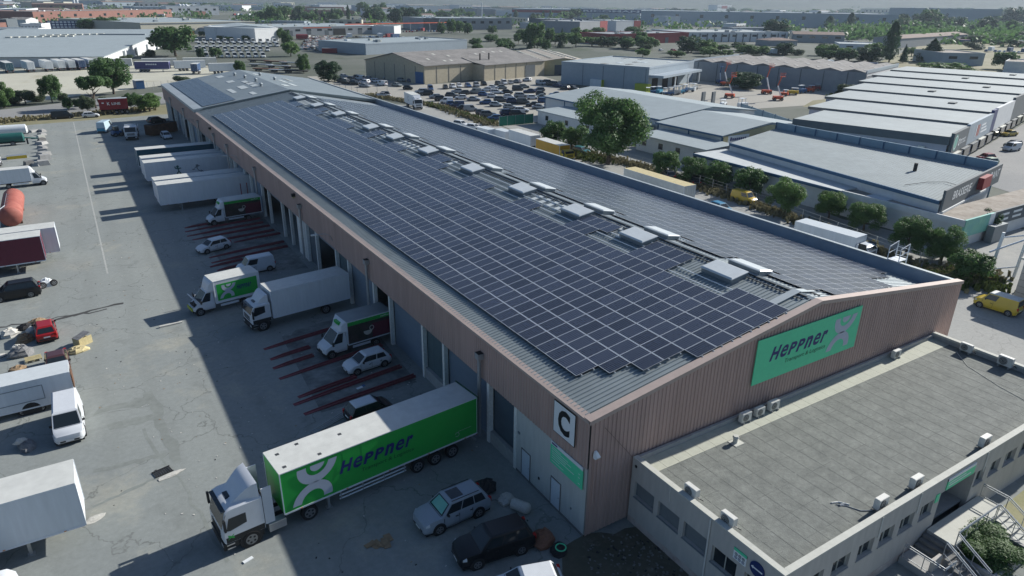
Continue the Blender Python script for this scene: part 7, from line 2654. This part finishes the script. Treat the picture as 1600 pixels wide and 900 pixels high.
for lb, x, y, yw, L, mt in (("white trailer just right of the purple one", 25.5, 305, 0, 12, "box_white"), ("white box trailer before a small round tree at upper left", 35.5, 287, -6, 11, "box_white"), ("blue ended box trailer left of the white box trailer", 25.5, 290, 70, 6, "box_blue"), ("cream container row end behind the purple trailer", 16, 322, -8, 13.5, "box_top"), ("cream container behind the leafy tree at upper left", -1, 326, -8, 13.5, "box_top"), ("long cream container behind the white trailer", 32, 320, -8, 13.5, "box_top")):
    trailer(lb, (x, y, 0), yw, mt, L, 2.5)
t = thing("site_cabin", "small blue site cabin beside a wire pen at upper left", "cabin", (.5, 246, 0), R(10))
MB().box(-1.3, 1.3, -1.8, 1.8, 0, 2.6, "blue_paint").build("wall", t)
MB().box(-1.4, 1.4, -1.9, 1.9, 2.602, 2.75, "box_top").build("roof", t)
t = thing("lorry", "white lorry with round emblem parked beyond the right parapet", "truck", (63.2, 160.5, 0), R(-98))
rigid_box(t, -8.0, -.1, 2.5, 1.1, 3.9, "box_white", "box_top")
lorry_cab(t, 0.05, 2.45, 3.0, 2.1, True, 3.8)
chassis(t, -8, 0, .9)
lorry_wheels(t, [-6.2, -5.0], 2.4, .48)
mb = MB()
V, F = ring_geo(-3.8, 2.6, .55, .68, .5, 5.8, 18)
mb.add([(p[0], -1.27, p[1]) for p in V], F, "slate_wall")
mb.build("emblem", t)
t = thing("box_truck", "yellow box truck parked beyond the right parapet", "truck", (59.4, 83.6, 0), R(-91))
rigid_box(t, -8.6, -.1, 2.45, 1.0, 3.1, "box_yellow", "box_top")
lorry_cab(t, 0.02, 2.3, 2.35, 1.7, False, paint="yellow_paint")
chassis(t, -8.4, 0, .85)
lorry_wheels(t, [-6.0], 2.35, .46)
t = thing("box_truck", "white box truck beyond the right parapet near the leaning tree", "truck", (57.8, 20.4, 0), R(-86))
rigid_box(t, -8.3, -.1, 2.4, 1.0, 3.0, "box_white", "dome")
lorry_cab(t, 0.02, 2.2, 2.2, 1.6, False)
chassis(t, -8.2, 0, .85)
lorry_wheels(t, [-5.6], 2.35, .45)
trailer("white trailer left of the yellow truck beyond the parapet", (60.2, 99.5, 0), 89, "box_white", 8.8, 2.4, 1.0, 3.1)
trailer("long cream trailer with rust stains beyond the parapet", (57.2, 55.3, 0), 89.5, "box_top", 14, 2.4, .9, 3.2, top="wood_pale")
for k, (x, y) in enumerate(((58.5, 112.5), (60.5, 108.5))):
    o = MB().box(-1.1, 1.1, -2.2, 2.2, .0, 2.2, "box_white", top="dome").build("storage_box", None, (x, y, 0), R(4))
    tag(o, ("first" if k == 0 else "second") + " white storage box from the left behind the right parapet", "box")
random.seed(6)
lows = sorted(LOWTR, key=leftness)
for i, (x, y) in enumerate(lows):
    t = thing("flat_trailer", ordn(i) + " low flat trailer from the left near the small round trees", "trailer", (x, y, 0), R(-42), "low flat trailers")
    MB().box(-5.5, 5.5, -1.2, 1.2, .95, 1.15, random.choice(("steel", "rust_brown", "chassis"))).build("deck", t)
    lorry_wheels(t, [-3.8, -2.6], 2.3, .45)
    chassis(t, -5.4, 5.4, .8)
o = MB().box(-4.2, 4.2, -1.25, 1.25, 0, 2.7, "kline_red", top="roof_pale").build("shipping_container", None, (111.6, 384, 0), R(-22))
tag(o, "bright red container in front of the scrap heap", "container")
# scrap and bales: nobody could count them
mb = MB()
random.seed(9)
a, b, c, d = [Vector((p[0], p[1], 0)) for p in SCRAP]
for k in range(900):
    u, v = random.random(), random.random() ** 1.4
    p = a.lerp(b, u).lerp(d.lerp(c, u), v)
    s_ = random.uniform(.5, 1.4)
    h = random.uniform(.5, 1.2) + 2.2 * math.sin(math.pi * u) * math.sin(math.pi * min(1, v + .15))
    M = Matrix.Translation(p) @ Matrix.Rotation(random.uniform(0, 3), 4, 'Z')
    mb.M = M
    mb.box(-s_, s_, -s_ * .7, s_ * .7, max(0, h - 1.3), h, random.choice(("paper_white", "paper_white", "bag_grey", "box_white", "steel", "rust_brown", "rust_red", "chassis", "sheet_light")))
mb.M = None
tag(mb.build("scrap_heap"), "mixed heap of bales and scrap before the grey shed", "scrap", kind="stuff")
t = thing("gantry_beam", "long thin orange crane beam left of the far loading hall", "crane beam", (BEAM[0][0], BEAM[0][1], 0))
v = Vector((BEAM[1][0] - BEAM[0][0], BEAM[1][1] - BEAM[0][1], 0))
MB().tube((0, 0, 7.5), (v.x, v.y, 7.5), .55, "orange_paint", 4).build("beam", t)
for k in range(6):
    q = v * (k / 5)
    MB().tube((q.x, q.y, 0), (q.x, q.y, 7), .3, "steel", 6).build("post", t)
pn = ["tall white mast near the skyline in the middle", "tall white mast on the skyline left of the poplars", "left of two pale blue chimneys on the far left skyline", "right of two pale blue chimneys on the far left skyline", "left of the three white silos", "middle one of the three white silos", "right of the three white silos", "white lamp mast beside the white hall", "white lamp mast beside the loading hall"]
for i, ((x, y), lb) in enumerate(zip(POLES, pn)):
    r_, h = (.8, 26) if i < 2 else ((2.4, 24) if i < 4 else ((3.2, 15) if i < 7 else (.25, 11)))
    mb = MB().tube((0, 0, 0), (0, 0, h), r_, "box_white", 12)
    if i >= 7:
        mb.tube((0, 0, h), (1.6, 0, h + .3), .15, "box_white", 6)
    else:
        mb.tube((0, 0, h), (0, 0, h + r_ * .6), r_, "box_white", 12, r_ * .3)
    tag(mb.build("silo" if 4 <= i < 7 else ("chimney" if 2 <= i < 4 else "mast"), None, (x, y, 0)), lb, "silo" if 4 <= i < 7 else ("chimney" if 2 <= i < 4 else "mast"))
o = MB().box(-14, 14, -.2, .2, 0, 6.5, "sign_blue").build("billboard", None, (-10, 716, 2))
tag(o, "blue and white billboard before the brick hall", "billboard")
mb = MB()
for k in range(9):
    for j in range(3):
        mb.box(-13 + k * 2.9, -10.9 + k * 2.9, -.26, -.21, .6 + j * 2, 1.9 + j * 2, "sign_white")
mb.build("print", o)
MB().box(-10, 10, -.1, .1, -2, 0, "steel").build("legs", o)
# lifting platforms and machines of the hire yard
ln = ["red boom lift with its basket low behind the black panels", "tall red boom lift at the hire yard's right side", "blue boom lift against the grey warehouse wall", "red boom lift against the grey warehouse wall", "red boom lift among the white trucks"]
for (x, y), lb, hgt, cl, yw in zip(LIFTS, ln, (7, 9, 6.5, 8, 7.5), ("orange_paint", "orange_paint", "blue_paint", "orange_paint", "orange_paint"), (120, 150, 60, 100, 140)):
    t = thing("boom_lift", lb, "boom lift", (x, y, 0), R(yw))
    MB().box(-1.5, 1.5, -1.0, 1.0, .5, 1.4, cl).build("base", t)
    for sx in (-1.1, 1.1):
        for sy in (-1.0, 1.0):
            add_wheel(t, sx, sy, .48, .35)
    mb = MB().tube((-.8, 0, 1.4), (.6, 0, hgt * .62), .22, "box_white", 6)
    mb.tube((.6, 0, hgt * .62), (-.2, 0, hgt), .18, cl, 6)
    mb.build("boom", t)
    mb = MB()
    for z in (0, .5, 1.0):
        for p, q in (((-1.3, -.7), (.3, -.7)), ((-1.3, .7), (.3, .7)), ((-1.3, -.7), (-1.3, .7)), ((.3, -.7), (.3, .7))):
            mb.tube((p[0], p[1], hgt + z), (q[0], q[1], hgt + z), .05, cl, 4)
    mb.box(-1.3, .3, -.7, .7, hgt - .1, hgt, cl)
    mb.build("basket", t)
mcol = ["blue_paint", "cyan_paint", "box_white", "blue_paint", "steel", "cyan_paint", "blue_paint", "box_white", "steel", "lime_paint", "box_white", "box_white", "orange_paint", "yellow_paint", "blue_paint", "orange_paint", "kline_red"]
ms = sorted(zip(MACH, mcol), key=lambda q: leftness(q[0]))
for i, ((x, y), c) in enumerate(ms):
    t = thing("hire_machine", ordn(i) + " hire machine from the left around the hire yard", "machine", (x, y, 0), R(random.uniform(0, 180)), "machines in the hire yard")
    w = random.uniform(1.2, 2.0)
    MB().box(-w, w, -.7, .7, .4, random.uniform(1.0, 1.6), c).build("body", t)
    mb = MB()
    zt = random.uniform(1.9, 2.8)
    for sx in (-w * .8, w * .2):
        for sy in (-.55, .55):
            mb.box(sx - .06, sx + .06, sy - .06, sy + .06, 1.0, zt, c)
    mb.box(-w * .9, w * .3, -.65, .65, zt, zt + .12, "box_white")
    mb.build("canopy", t)
    for sx in (-w * .6, w * .6):
        for sy in (-.7, .7):
            add_wheel(t, sx, sy, .4, .25)
for k, x in enumerate((141.5, 144.5)):
    o = MB().box(-1.0, 1.0, -.25, .25, 0, 4.4, "slate_wall").build("upright_panel", None, (x, 126 + k * -1.2, 0), R(20))
    tag(o, ("left" if k == 0 else "right") + " one of two black upright panels behind the pale roofs", "panel")
mb = MB()
for k in range(9):
    y0 = 130 - k * 3.1
    mb.box(0, .12, -k * 7.0, -k * 7.0 + 6.9, 0, 3.0, "blue_wall")
    mb.box(-.1, .2, -k * 7.0 + 6.91, -k * 7.0 + 6.99, 0, 3.15, "trim_blue")
tag(mb.build("panel_fence", None, (137, 104, 0), R(26) * -1), "blue sheet panel fence between hire yard and retail sheds", "fence")

# ---- fences
def wire_fence(label, pts, h, step, mt="steel", rails=2, infill=None):
    t = thing("wire_fence" if not infill else "screen_fence", label, "fence", (0, 0, 0))
    pm_ = MB().tube((0, 0, 0), (0, 0, h), .05, mt, 6).mesh("post")
    rl_ = MB()
    for (a, b) in zip(pts[:-1], pts[1:]):
        a, b = Vector((*a, 0)), Vector((*b, 0))
        n = max(1, int((b - a).length / step))
        for i in range(n + 1):
            q = a.lerp(b, i / n)
            link("post", pm_, t, tuple(q))
        for k in range(rails):
            z = h * (k + 1) / rails - .03
            rl_.tube(a + Vector((0, 0, z)), b + Vector((0, 0, z)), .015, mt, 4)
        if infill:
            for i in range(n):
                p, q = a.lerp(b, (i + .02) / n), a.lerp(b, (i + .98) / n)
                dn = (q - p).normalized()
                nn = Vector((dn.y, -dn.x, 0)) * .02
                m2 = MB()
                m2.loft([[tuple(p + nn), tuple(q + nn), tuple(q - nn), tuple(p - nn)], [tuple(p + nn + Vector((0, 0, h - .1))), tuple(q + nn + Vector((0, 0, h - .1))), tuple(q - nn + Vector((0, 0, h - .1))), tuple(p - nn + Vector((0, 0, h - .1)))]], infill)
                m2.build("mesh_panel", t)
    rl_.build("wire", t)
    return t


wire_fence("wire fence on thin posts along the side lane", [(66, 109), (69, 72), (66, 40), (61.5, 15)], 2.0, 3.0, rails=4)
wire_fence("wire fence with dark posts before the crowded car block", [(56, 222), (62, 205), (69, 196)], 2.2, 3.0, "slate_wall", 5)
wire_fence("green mesh screen fence behind the white boxes", [(69, 124.5), (74, 124.8), (79.5, 125)], 2.4, 2.0, "steel", 2, "mesh_green")
wire_fence("wire pen beside the small blue cabin", [(3, 247), (10, 250), (12, 241), (4, 238)], 1.8, 2.5, "steel", 4)
# roof access cage on the right parapet
t = thing("access_ladder", "white steel access cage over the right parapet near the corner", "ladder", (WW, 5.6, 0))
mb = MB()
for y in (-.5, .5):
    mb.tube((-.35, y, 8.4), (-.35, y, 9.6), .035, "sign_white", 6)
    mb.tube((.9, y, 0), (.9, y, 9.9), .035, "sign_white", 6)
    mb.tube((-.35, y, 9.6), (.9, y, 9.9), .035, "sign_white", 6)
    mb.tube((-.35, y, 9.0), (.9, y, 9.2), .03, "sign_white", 6)
for k in range(26):
    mb.tube((.9, -.5, .4 + k * .36), (.9, .5, .4 + k * .36), .02, "sign_white", 5)
mb.box(-.4, 1.0, -.5, .5, 8.45, 8.5, "sign_white")
mb.build("frame", t)
t = thing("tube_gantry", "white steel tube frame by the wall at the right edge", "frame", (66.5, 8.2, 0), R(-25))
mb = MB()
for x in (-1.6, 1.6):
    mb.tube((x, 0, 0), (x + .25, 0, 5.6), .16, "sign_white", 8)
mb.tube((-1.5, 0, 5.0), (1.9, 0, 5.2), .09, "sign_white", 6)
mb.tube((-2.6, -.2, 3.4), (3.0, .2, 5.0), .11, "sign_white", 6)
mb.tube((-2.4, 0, 0), (-1.5, 0, 2.0), .09, "sign_white", 6)
mb.tube((-2.2, 0, 1.2), (1.9, 0, 1.4), .09, "sign_white", 6)
mb.build("tubes", t)
t = thing("gatehouse", "small pale concrete building at the right edge behind the mail van", "building", (60.5, -2.2, 0), R(-2))
MB().box(0, 9, 0, 6.6, 0, 4.6, "office_wall").build("wall", t)
MB().box(-.3, 9.3, -.3, 6.9, 4.602, 4.8, "coping").build("roof", t)
for k in range(6):
    MB().box(-.03, -.004, .02, 6.5, .7 * k + .3, .7 * k + .33, "concrete_dark").build("course_joint", t)

# ---- loose rubbish
def lump(mt, sx, sy, sz, seed, n=2):
    rnd = random.Random(seed)
    V, F = [], []
    a, b = 10, 6
    for i in range(b + 1):
        ph = math.pi / 2 * i / b
        for j in range(a):
            th = 2 * math.pi * j / a
            k = 1 + rnd.uniform(-.22, .22)
            V.append((sx * k * math.cos(ph) * math.cos(th), sy * k * math.cos(ph) * math.sin(th), max(0, sz * math.sin(ph) * (1 + rnd.uniform(-.18, .1)))))
    for i in range(b):
        for j in range(a):
            F.append((i * a + j, i * a + (j + 1) % a, (i + 1) * a + (j + 1) % a, (i + 1) * a + j))
    return MB().add(V, F, mt)


lumps = [("rubbish_bag", "pale crumpled bag lying beside the cream end wall", "paper_white", .55, .45, .5, -2.25, 5.05, .3, "bag"), ("rock", "rusty brown boulder by the wall corner", "bag_rust", .75, .65, .8, -2.2, .95, .8, "rock"), ("rubbish_bag", "black rubbish bag next to the rusty boulder", "chassis", .55, .45, .5, -1.85, -.15, .4, "bag"),
         ("rubbish_bag", "black heap of bags behind the silver off-roader", "chassis", .85, .7, .6, -2.8, 6.7, .2, "bag"), ("rubbish_bag", "grey white heap left of the rubbish by the red hatchback", "paper_white", .8, .7, .7, -29.2, 47.6, .5, "bag"), ("rubbish_bag", "black bag between the heaps behind the red hatchback", "chassis", .7, .45, .5, -28.0, 48.6, .1, "bag"),
         ("rubbish_bag", "orange brown heap at the back of the rubbish", "card", .75, .5, .5, -27.1, 49.4, .3, "heap"), ("rubbish_bag", "torn pale heap below the orange brown one", "paper_white", .9, .6, .45, -27.2, 47.9, .6, "heap"), ("rubbish_bag", "striped torn bag left of the red hatchback", "card", .8, .6, .7, -28.0, 45.6, .9, "heap"),
         ("rubbish_bag", "large grey sack left of the red hatchback", "bag_grey", 1.0, .8, .9, -28.2, 42.7, .2, "sack"), ("rubbish_bag", "white plastic heap at the left of the grey sack", "paper_white", .8, .35, .25, -30.0, 43.2, .1, "heap"), ("rubbish_bag", "brown bag left of the old brown car", "card", .75, .55, .5, -28.4, 39.5, .2, "bag"), ("rubbish_bag", "pile of pale rubble beside the old brown car", "paper_white", 1.2, .7, .45, -27.3, 38.0, .3, "rubble"),
         ("rubbish_bag", "pile of pale planks and paper right of the old brown car", "wood_pale", .9, .6, .5, -24.1, 41.0, .3, "rubble"), ("rubbish_bag", "grey white debris on dark ground left of the white van", "bag_grey", .5, .9, .5, -27.6, 26.8, .2, "rubble")]
for nm, lb, mt, sx, sy, sz, x, y, rz, ct in lumps:
    o = lump(mt, sx, sy, sz, int((x + 50) * 37 + y)).build(nm, None, (x, y, .004), rz)
    tag(o, lb, ct)
    if mt == "bag_grey":
        lump("paper_white", .4, .3, .3, 5).build("torn_top", o, (-.2, .2, sz * .75))
t = thing("dustbin", "pale plastic bin lying on its side near the cream end wall", "bin", (-1.9, 3.75, .35), R(-62))
mb = MB()
rg = [[(x, .36 * k * math.cos(q * math.pi / 6), .36 * k * math.sin(q * math.pi / 6)) for q in range(12)] for x, k in ((-.65, .8), (-.6, .95), (.35, 1.0), (.5, .85), (.6, .45))]
mb.loft(rg, "paper_white")
mb.build("shell", t, smooth=True)
mb = MB()
V, F = ring_geo(0, 0, .26, .32, 0, 2 * math.pi, 20)
mb.add([(p[0] - 1.95, p[1] - .42, .55) for p in V], F, "sign_green")
mb.add([(p[0] - 1.95, p[1] - .42, .50) for p in V], F, "sign_green")
for k in range(20):
    pass
tag(mb.build("hose_ring"), "green ring lying on the black rubbish bag", "ring")
mb = MB()
random.seed(2)
for k in range(7):
    mb.M = Matrix.Translation((-10.9 + .2 * k + random.uniform(-.1, .1), 5.6 + random.uniform(-.25, .25), .02)) @ Matrix.Rotation(random.uniform(0, 3), 4, 'Z') @ Matrix.Rotation(random.uniform(-.25, .25), 4, 'X')
    mb.box(-.32, .32, -.2, .2, .0, .03, "card")
mb.M = None
tag(mb.build("cardboard_scraps"), "torn cardboard lying in the shade before the silver car", "cardboard")
t = thing("drain_grating", "lifted dark drain grating lying beside its broken pit", "grating", (-19.9, 18.6, 0), R(14))
mb = MB()
for k in range(8):
    mb.box(-.5 + k * .14, -.44 + k * .14, .1, .75, .03, .07, "chassis")
mb.box(-.55, .58, .06, .1, .02, .08, "chassis")
mb.box(-.55, .58, .75, .79, .02, .08, "chassis")
mb.build("bars", t)
mb = lump("paper_white", .85, .24, .09, 77)
mb.build("rubble", t, (.3, -.25, .005))
t = thing("pallet", "pale wooden pallet leaning among the rubbish", "pallet", (-27.3, 41.0, .1), R(8))
for k in range(5):
    MB().box(-.6, .6, -.42 + k * .19, -.30 + k * .19, .12, .15, "wood_pale").build("board", t)
for k in range(3):
    MB().box(-.58 + k * .53, -.48 + k * .53, -.42, .5, .0, .118, "wood_pale").build("bearer", t)
t = thing("open_crate", "broken pale crate with lid right of the old brown car", "crate", (-23.6, 42.4, 0), R(35))
mb = MB()
mb.box(-.6, .6, -.45, -.40, 0, .75, "wood_pale")
mb.box(-.6, .6, .40, .45, 0, .75, "wood_pale")
mb.box(-.6, -.55, -.39, .39, 0, .75, "wood_pale")
mb.box(.55, .6, -.39, .39, 0, .5, "wood_pale")
mb.build("sides", t)
MB().prism([(-.7, .75), (.5, 1.0), (.5, 1.04), (-.7, .79)], -.5, .3, "bag_grey").build("lid", t)
t = thing("spare_wheel_cover", "white quad bike with a wheel behind the black off-roader", "quad bike", (-26.3, 59.6, 0), R(20))
lump("box_white", .8, .5, .9, 41).build("body", t)
add_wheel(t, .55, -.45, .34, .2)
add_wheel(t, -.5, -.45, .34, .2)
o = lump("paper_white", .55, .3, .05, 93).build("paper_scrap", None, (-24.0, 16.3, .005), .4)
tag(o, "flattened pale scrap at the foot of the big white trailer", "scrap")
o = MB().box(-.28, .28, -.1, .1, .0, .05, "sign_white").build("paper_scrap", None, (-17.0, 8.2, .006), .3)
tag(o, "white scrap beside the tractor unit's front wheel", "scrap")
o = MB().prism([(-1.0, 0), (.95, 0), (1.0, .12), (-1.0, .16)], -.12, .12, "paper_white").build("kerb_stone", None, (-16.4, 42.6, .003), .1)
tag(o, "white plank lying at the shade edge below the green box truck", "plank")
for lb, x, y, c in (("blue and white plastic scraps on the red ramp", -5.3, 22.1, "blue_paint"),):
    mb = MB().box(-.3, .2, -.12, .12, .3, .34, "box_white")
    mb.box(.22, .45, -.05, .2, .3, .36, c)
    tag(mb.build("plastic_scrap", None, (x, y, 0), .2), lb, "scrap")
t = thing("steel_trestle", "loose steel bars on the ground left of the black and white car", "steel bars", (-8.8, 18.9, 0), R(22))
mb = MB()
for k in range(4):
    mb.tube((-1.6, -.2 + .14 * k, .08), (1.7, -.25 + .16 * k, .12 + .03 * k), .035, "steel", 5)
mb.build("bars", t)
for k in range(70):
    pass
mb = MB()
random.seed(14)
for k in range(420):
    x, y = random.uniform(-23, -.8), random.uniform(2, 80)
    s_ = random.uniform(.02, .07)
    mb.M = Matrix.Translation((x, y, .004)) @ Matrix.Rotation(random.uniform(0, 3), 4, 'Z')
    mb.box(-s_, s_, -s_ * .6, s_ * .6, 0, .02, random.choice(("paper_white", "card", "chassis", "paper_white")))
for k in range(330):
    a = random.random() * 6.28
    q = random.random() ** .5
    mb.M = Matrix.Translation((1.0 + q * 2.4 * math.cos(a), -3.4 + q * 3.0 * math.sin(a), .01)) @ Matrix.Rotation(random.uniform(0, 3), 4, 'Z')
    s_ = random.uniform(.02, .09)
    mb.box(-s_, s_, -s_ * .6, s_ * .6, 0, .03, random.choice(("concrete_dark", "concrete_dark", "g_soil", "chassis", "bag_grey")))
mb.M = None
tag(mb.build("litter"), "small litter and stones scattered on the yard", "litter", kind="stuff")

# ---- dry grass and weeds
def grass(name, label, strips, n, mt, h0, h1, seed):
    rnd = random.Random(seed)
    P, F = [], []
    for _ in range(n):
        (a, b, wd) = rnd.choice(strips)
        t_ = rnd.random()
        x = a[0] + (b[0] - a[0]) * t_ + rnd.gauss(0, wd)
        y = a[1] + (b[1] - a[1]) * t_ + rnd.gauss(0, wd)
        h = rnd.uniform(h0, h1)
        for k in range(3):
            an = rnd.random() * 6.28
            dx, dy = math.cos(an) * .22, math.sin(an) * .22
            lx, ly = rnd.gauss(0, .12), rnd.gauss(0, .12)
            i = len(P)
            P += [(x - dx, y - dy, 0), (x + dx, y + dy, 0), (x + dx * .7 + lx, y + dy * .7 + ly, h), (x - dx * .7 + lx, y - dy * .7 + ly, h * .8)]
            F.append((i, i + 1, i + 2, i + 3))
    o_ = MB().add(P, F, mt).build(name)
    return tag(o_, label, "grass", kind="stuff")


grass("dry_grass", "dry grass along the fence and the side lane", [((66, 109), (69, 72), 1.0), ((69, 72), (66, 40), 1.0), ((66, 40), (61.5, 15), .9), ((60, 12), (66, 10), 1.4), ((62, 195), (71, 160), 1.1), ((71, 160), (68, 126), 1.1), ((-36, 186), (-4, 192), 1.5), ((-90, 178), (-36, 184), 1.6)], 5200, "grass_dry", .3, .9, 1)
grass("weeds", "green weeds in the strip between car park and warehouse", [((70, 168), (69.5, 128), .6), ((64, 96), (66, 80), 1.5), ((58, 14), (64, 8), 1.5), ((200, 118), (214, 122), 3), ((205, 108), (216, 116), 3)], 2600, "grass_green", .3, 1.0, 2)
# hedge-like far woods: one green mass
rnd = random.Random(55)
P, F = [], []
for _ in range(2300):
    dist = rnd.uniform(800, 3600)
    a = YAW + math.atan(rnd.uniform(-.85, .85))
    if rnd.random() < .42:
        dist, a = rnd.uniform(700, 2600), YAW + math.atan(rnd.uniform(.42, .85))
    x, y = CAM.x + dist * math.sin(a), CAM.y + dist * math.cos(a)
    w, h = rnd.uniform(8, 22), rnd.uniform(5, 12)
    for _k in range(34):
        dx, dy, dz = rnd.gauss(0, .34) * w, rnd.gauss(0, .34) * w, abs(rnd.gauss(.45, .28)) * h
        s_ = rnd.uniform(.9, 2.4)
        n = Vector((rnd.gauss(0, 1), rnd.gauss(0, 1), abs(rnd.gauss(0, 1)))).normalized()
        u = n.orthogonal().normalized() * s_
        v = n.cross(u)
        c = Vector((x + dx, y + dy, dz))
        i = len(P)
        P += [tuple(c - u), tuple(c - v), tuple(c + u), tuple(c + v)]
        F.append((i, i + 1, i + 2, i + 3))
tag(MB().add(P, F, "leaf_mid").build("far_woods"), "distant trees scattered between the far halls", "woods", kind="stuff")
# vehicles standing around the far halls, too small to tell apart
mb = MB()
rnd = random.Random(91)
for _ in range(90):
    dist = rnd.uniform(330, 1500)
    a = YAW + math.atan(rnd.uniform(-.72, .80))
    x, y = CAM.x + dist * math.sin(a), CAM.y + dist * math.cos(a)
    if dist < 520 and (-20 < x < 40 or 60 < x < 260):
        continue
    yw = rnd.uniform(0, 3.1)
    for k in range(rnd.randrange(6, 18)):
        mb.M = Matrix.Translation((x, y, 0)) @ Matrix.Rotation(yw, 4, 'Z') @ Matrix.Translation((k * 2.8, rnd.uniform(-.4, .4), 0))
        mt = rnd.choice(("box_white", "box_white", "steel", "chassis", "blue_paint", "kline_red", "bag_grey"))
        if rnd.random() < .16:
            mb.box(-1.2, 1.2, -4, 4, .8, 3.4, rnd.choice(("box_white", "box_blue", "box_white", "kline_red")))
        else:
            mb.box(-.85, .85, -2.1, 2.1, .25, .95, mt)
            mb.box(-.7, .7, -1.2, 1.0, .951, 1.5, mt)
mb.M = None
tag(mb.build("far_vehicles"), "rows of distant vehicles between the far halls", "vehicles", kind="stuff")
# hills closing the view
mb = MB()
V, F = [], []
n = 90
for i in range(n + 1):
    a = YAW + R(-52 + 104 * i / n)
    rdist = 4300
    h = 60 + 10 * math.sin(i * .21) + 7 * math.sin(i * .53 + 1) + 4 * math.sin(i * 1.3) + 95 * max(0, (i - 34) / 56) ** 1.3
    for dr, z in ((-700, -1), (-250, h * .55), (0, h), (500, h * .9)):
        V.append((CAM.x + (rdist + dr) * math.sin(a), CAM.y + (rdist + dr) * math.cos(a), z))
for i in range(n):
    for k in range(3):
        F.append((i * 4 + k, i * 4 + k + 1, (i + 1) * 4 + k + 1, (i + 1) * 4 + k))
tag(mb.add(V, F, "hill_green").build("hills", smooth=True), kind="structure")

# ------------------------------------------------------------------ hazy summer air
mv = bpy.data.materials.new("haze_air")
mv.use_nodes = True
nn = mv.node_tree.nodes
for q in list(nn):
    if q.type == 'BSDF_PRINCIPLED':
        nn.remove(q)
pv = nn.new("ShaderNodeVolumePrincipled")
pv.inputs["Color"].default_value = (0.68, 0.84, 1.0, 1)
pv.inputs["Density"].default_value = HAZE
pv.inputs["Anisotropy"].default_value = 0.25
mv.node_tree.links.new(pv.outputs[0], nn["Material Output"].inputs["Volume"])
MATS["haze_air"] = mv
o = MB().box(-6100, 7100, -1600, 9100, -1.6, 190, "haze_air").build("haze")
tag(o, kind="stuff")
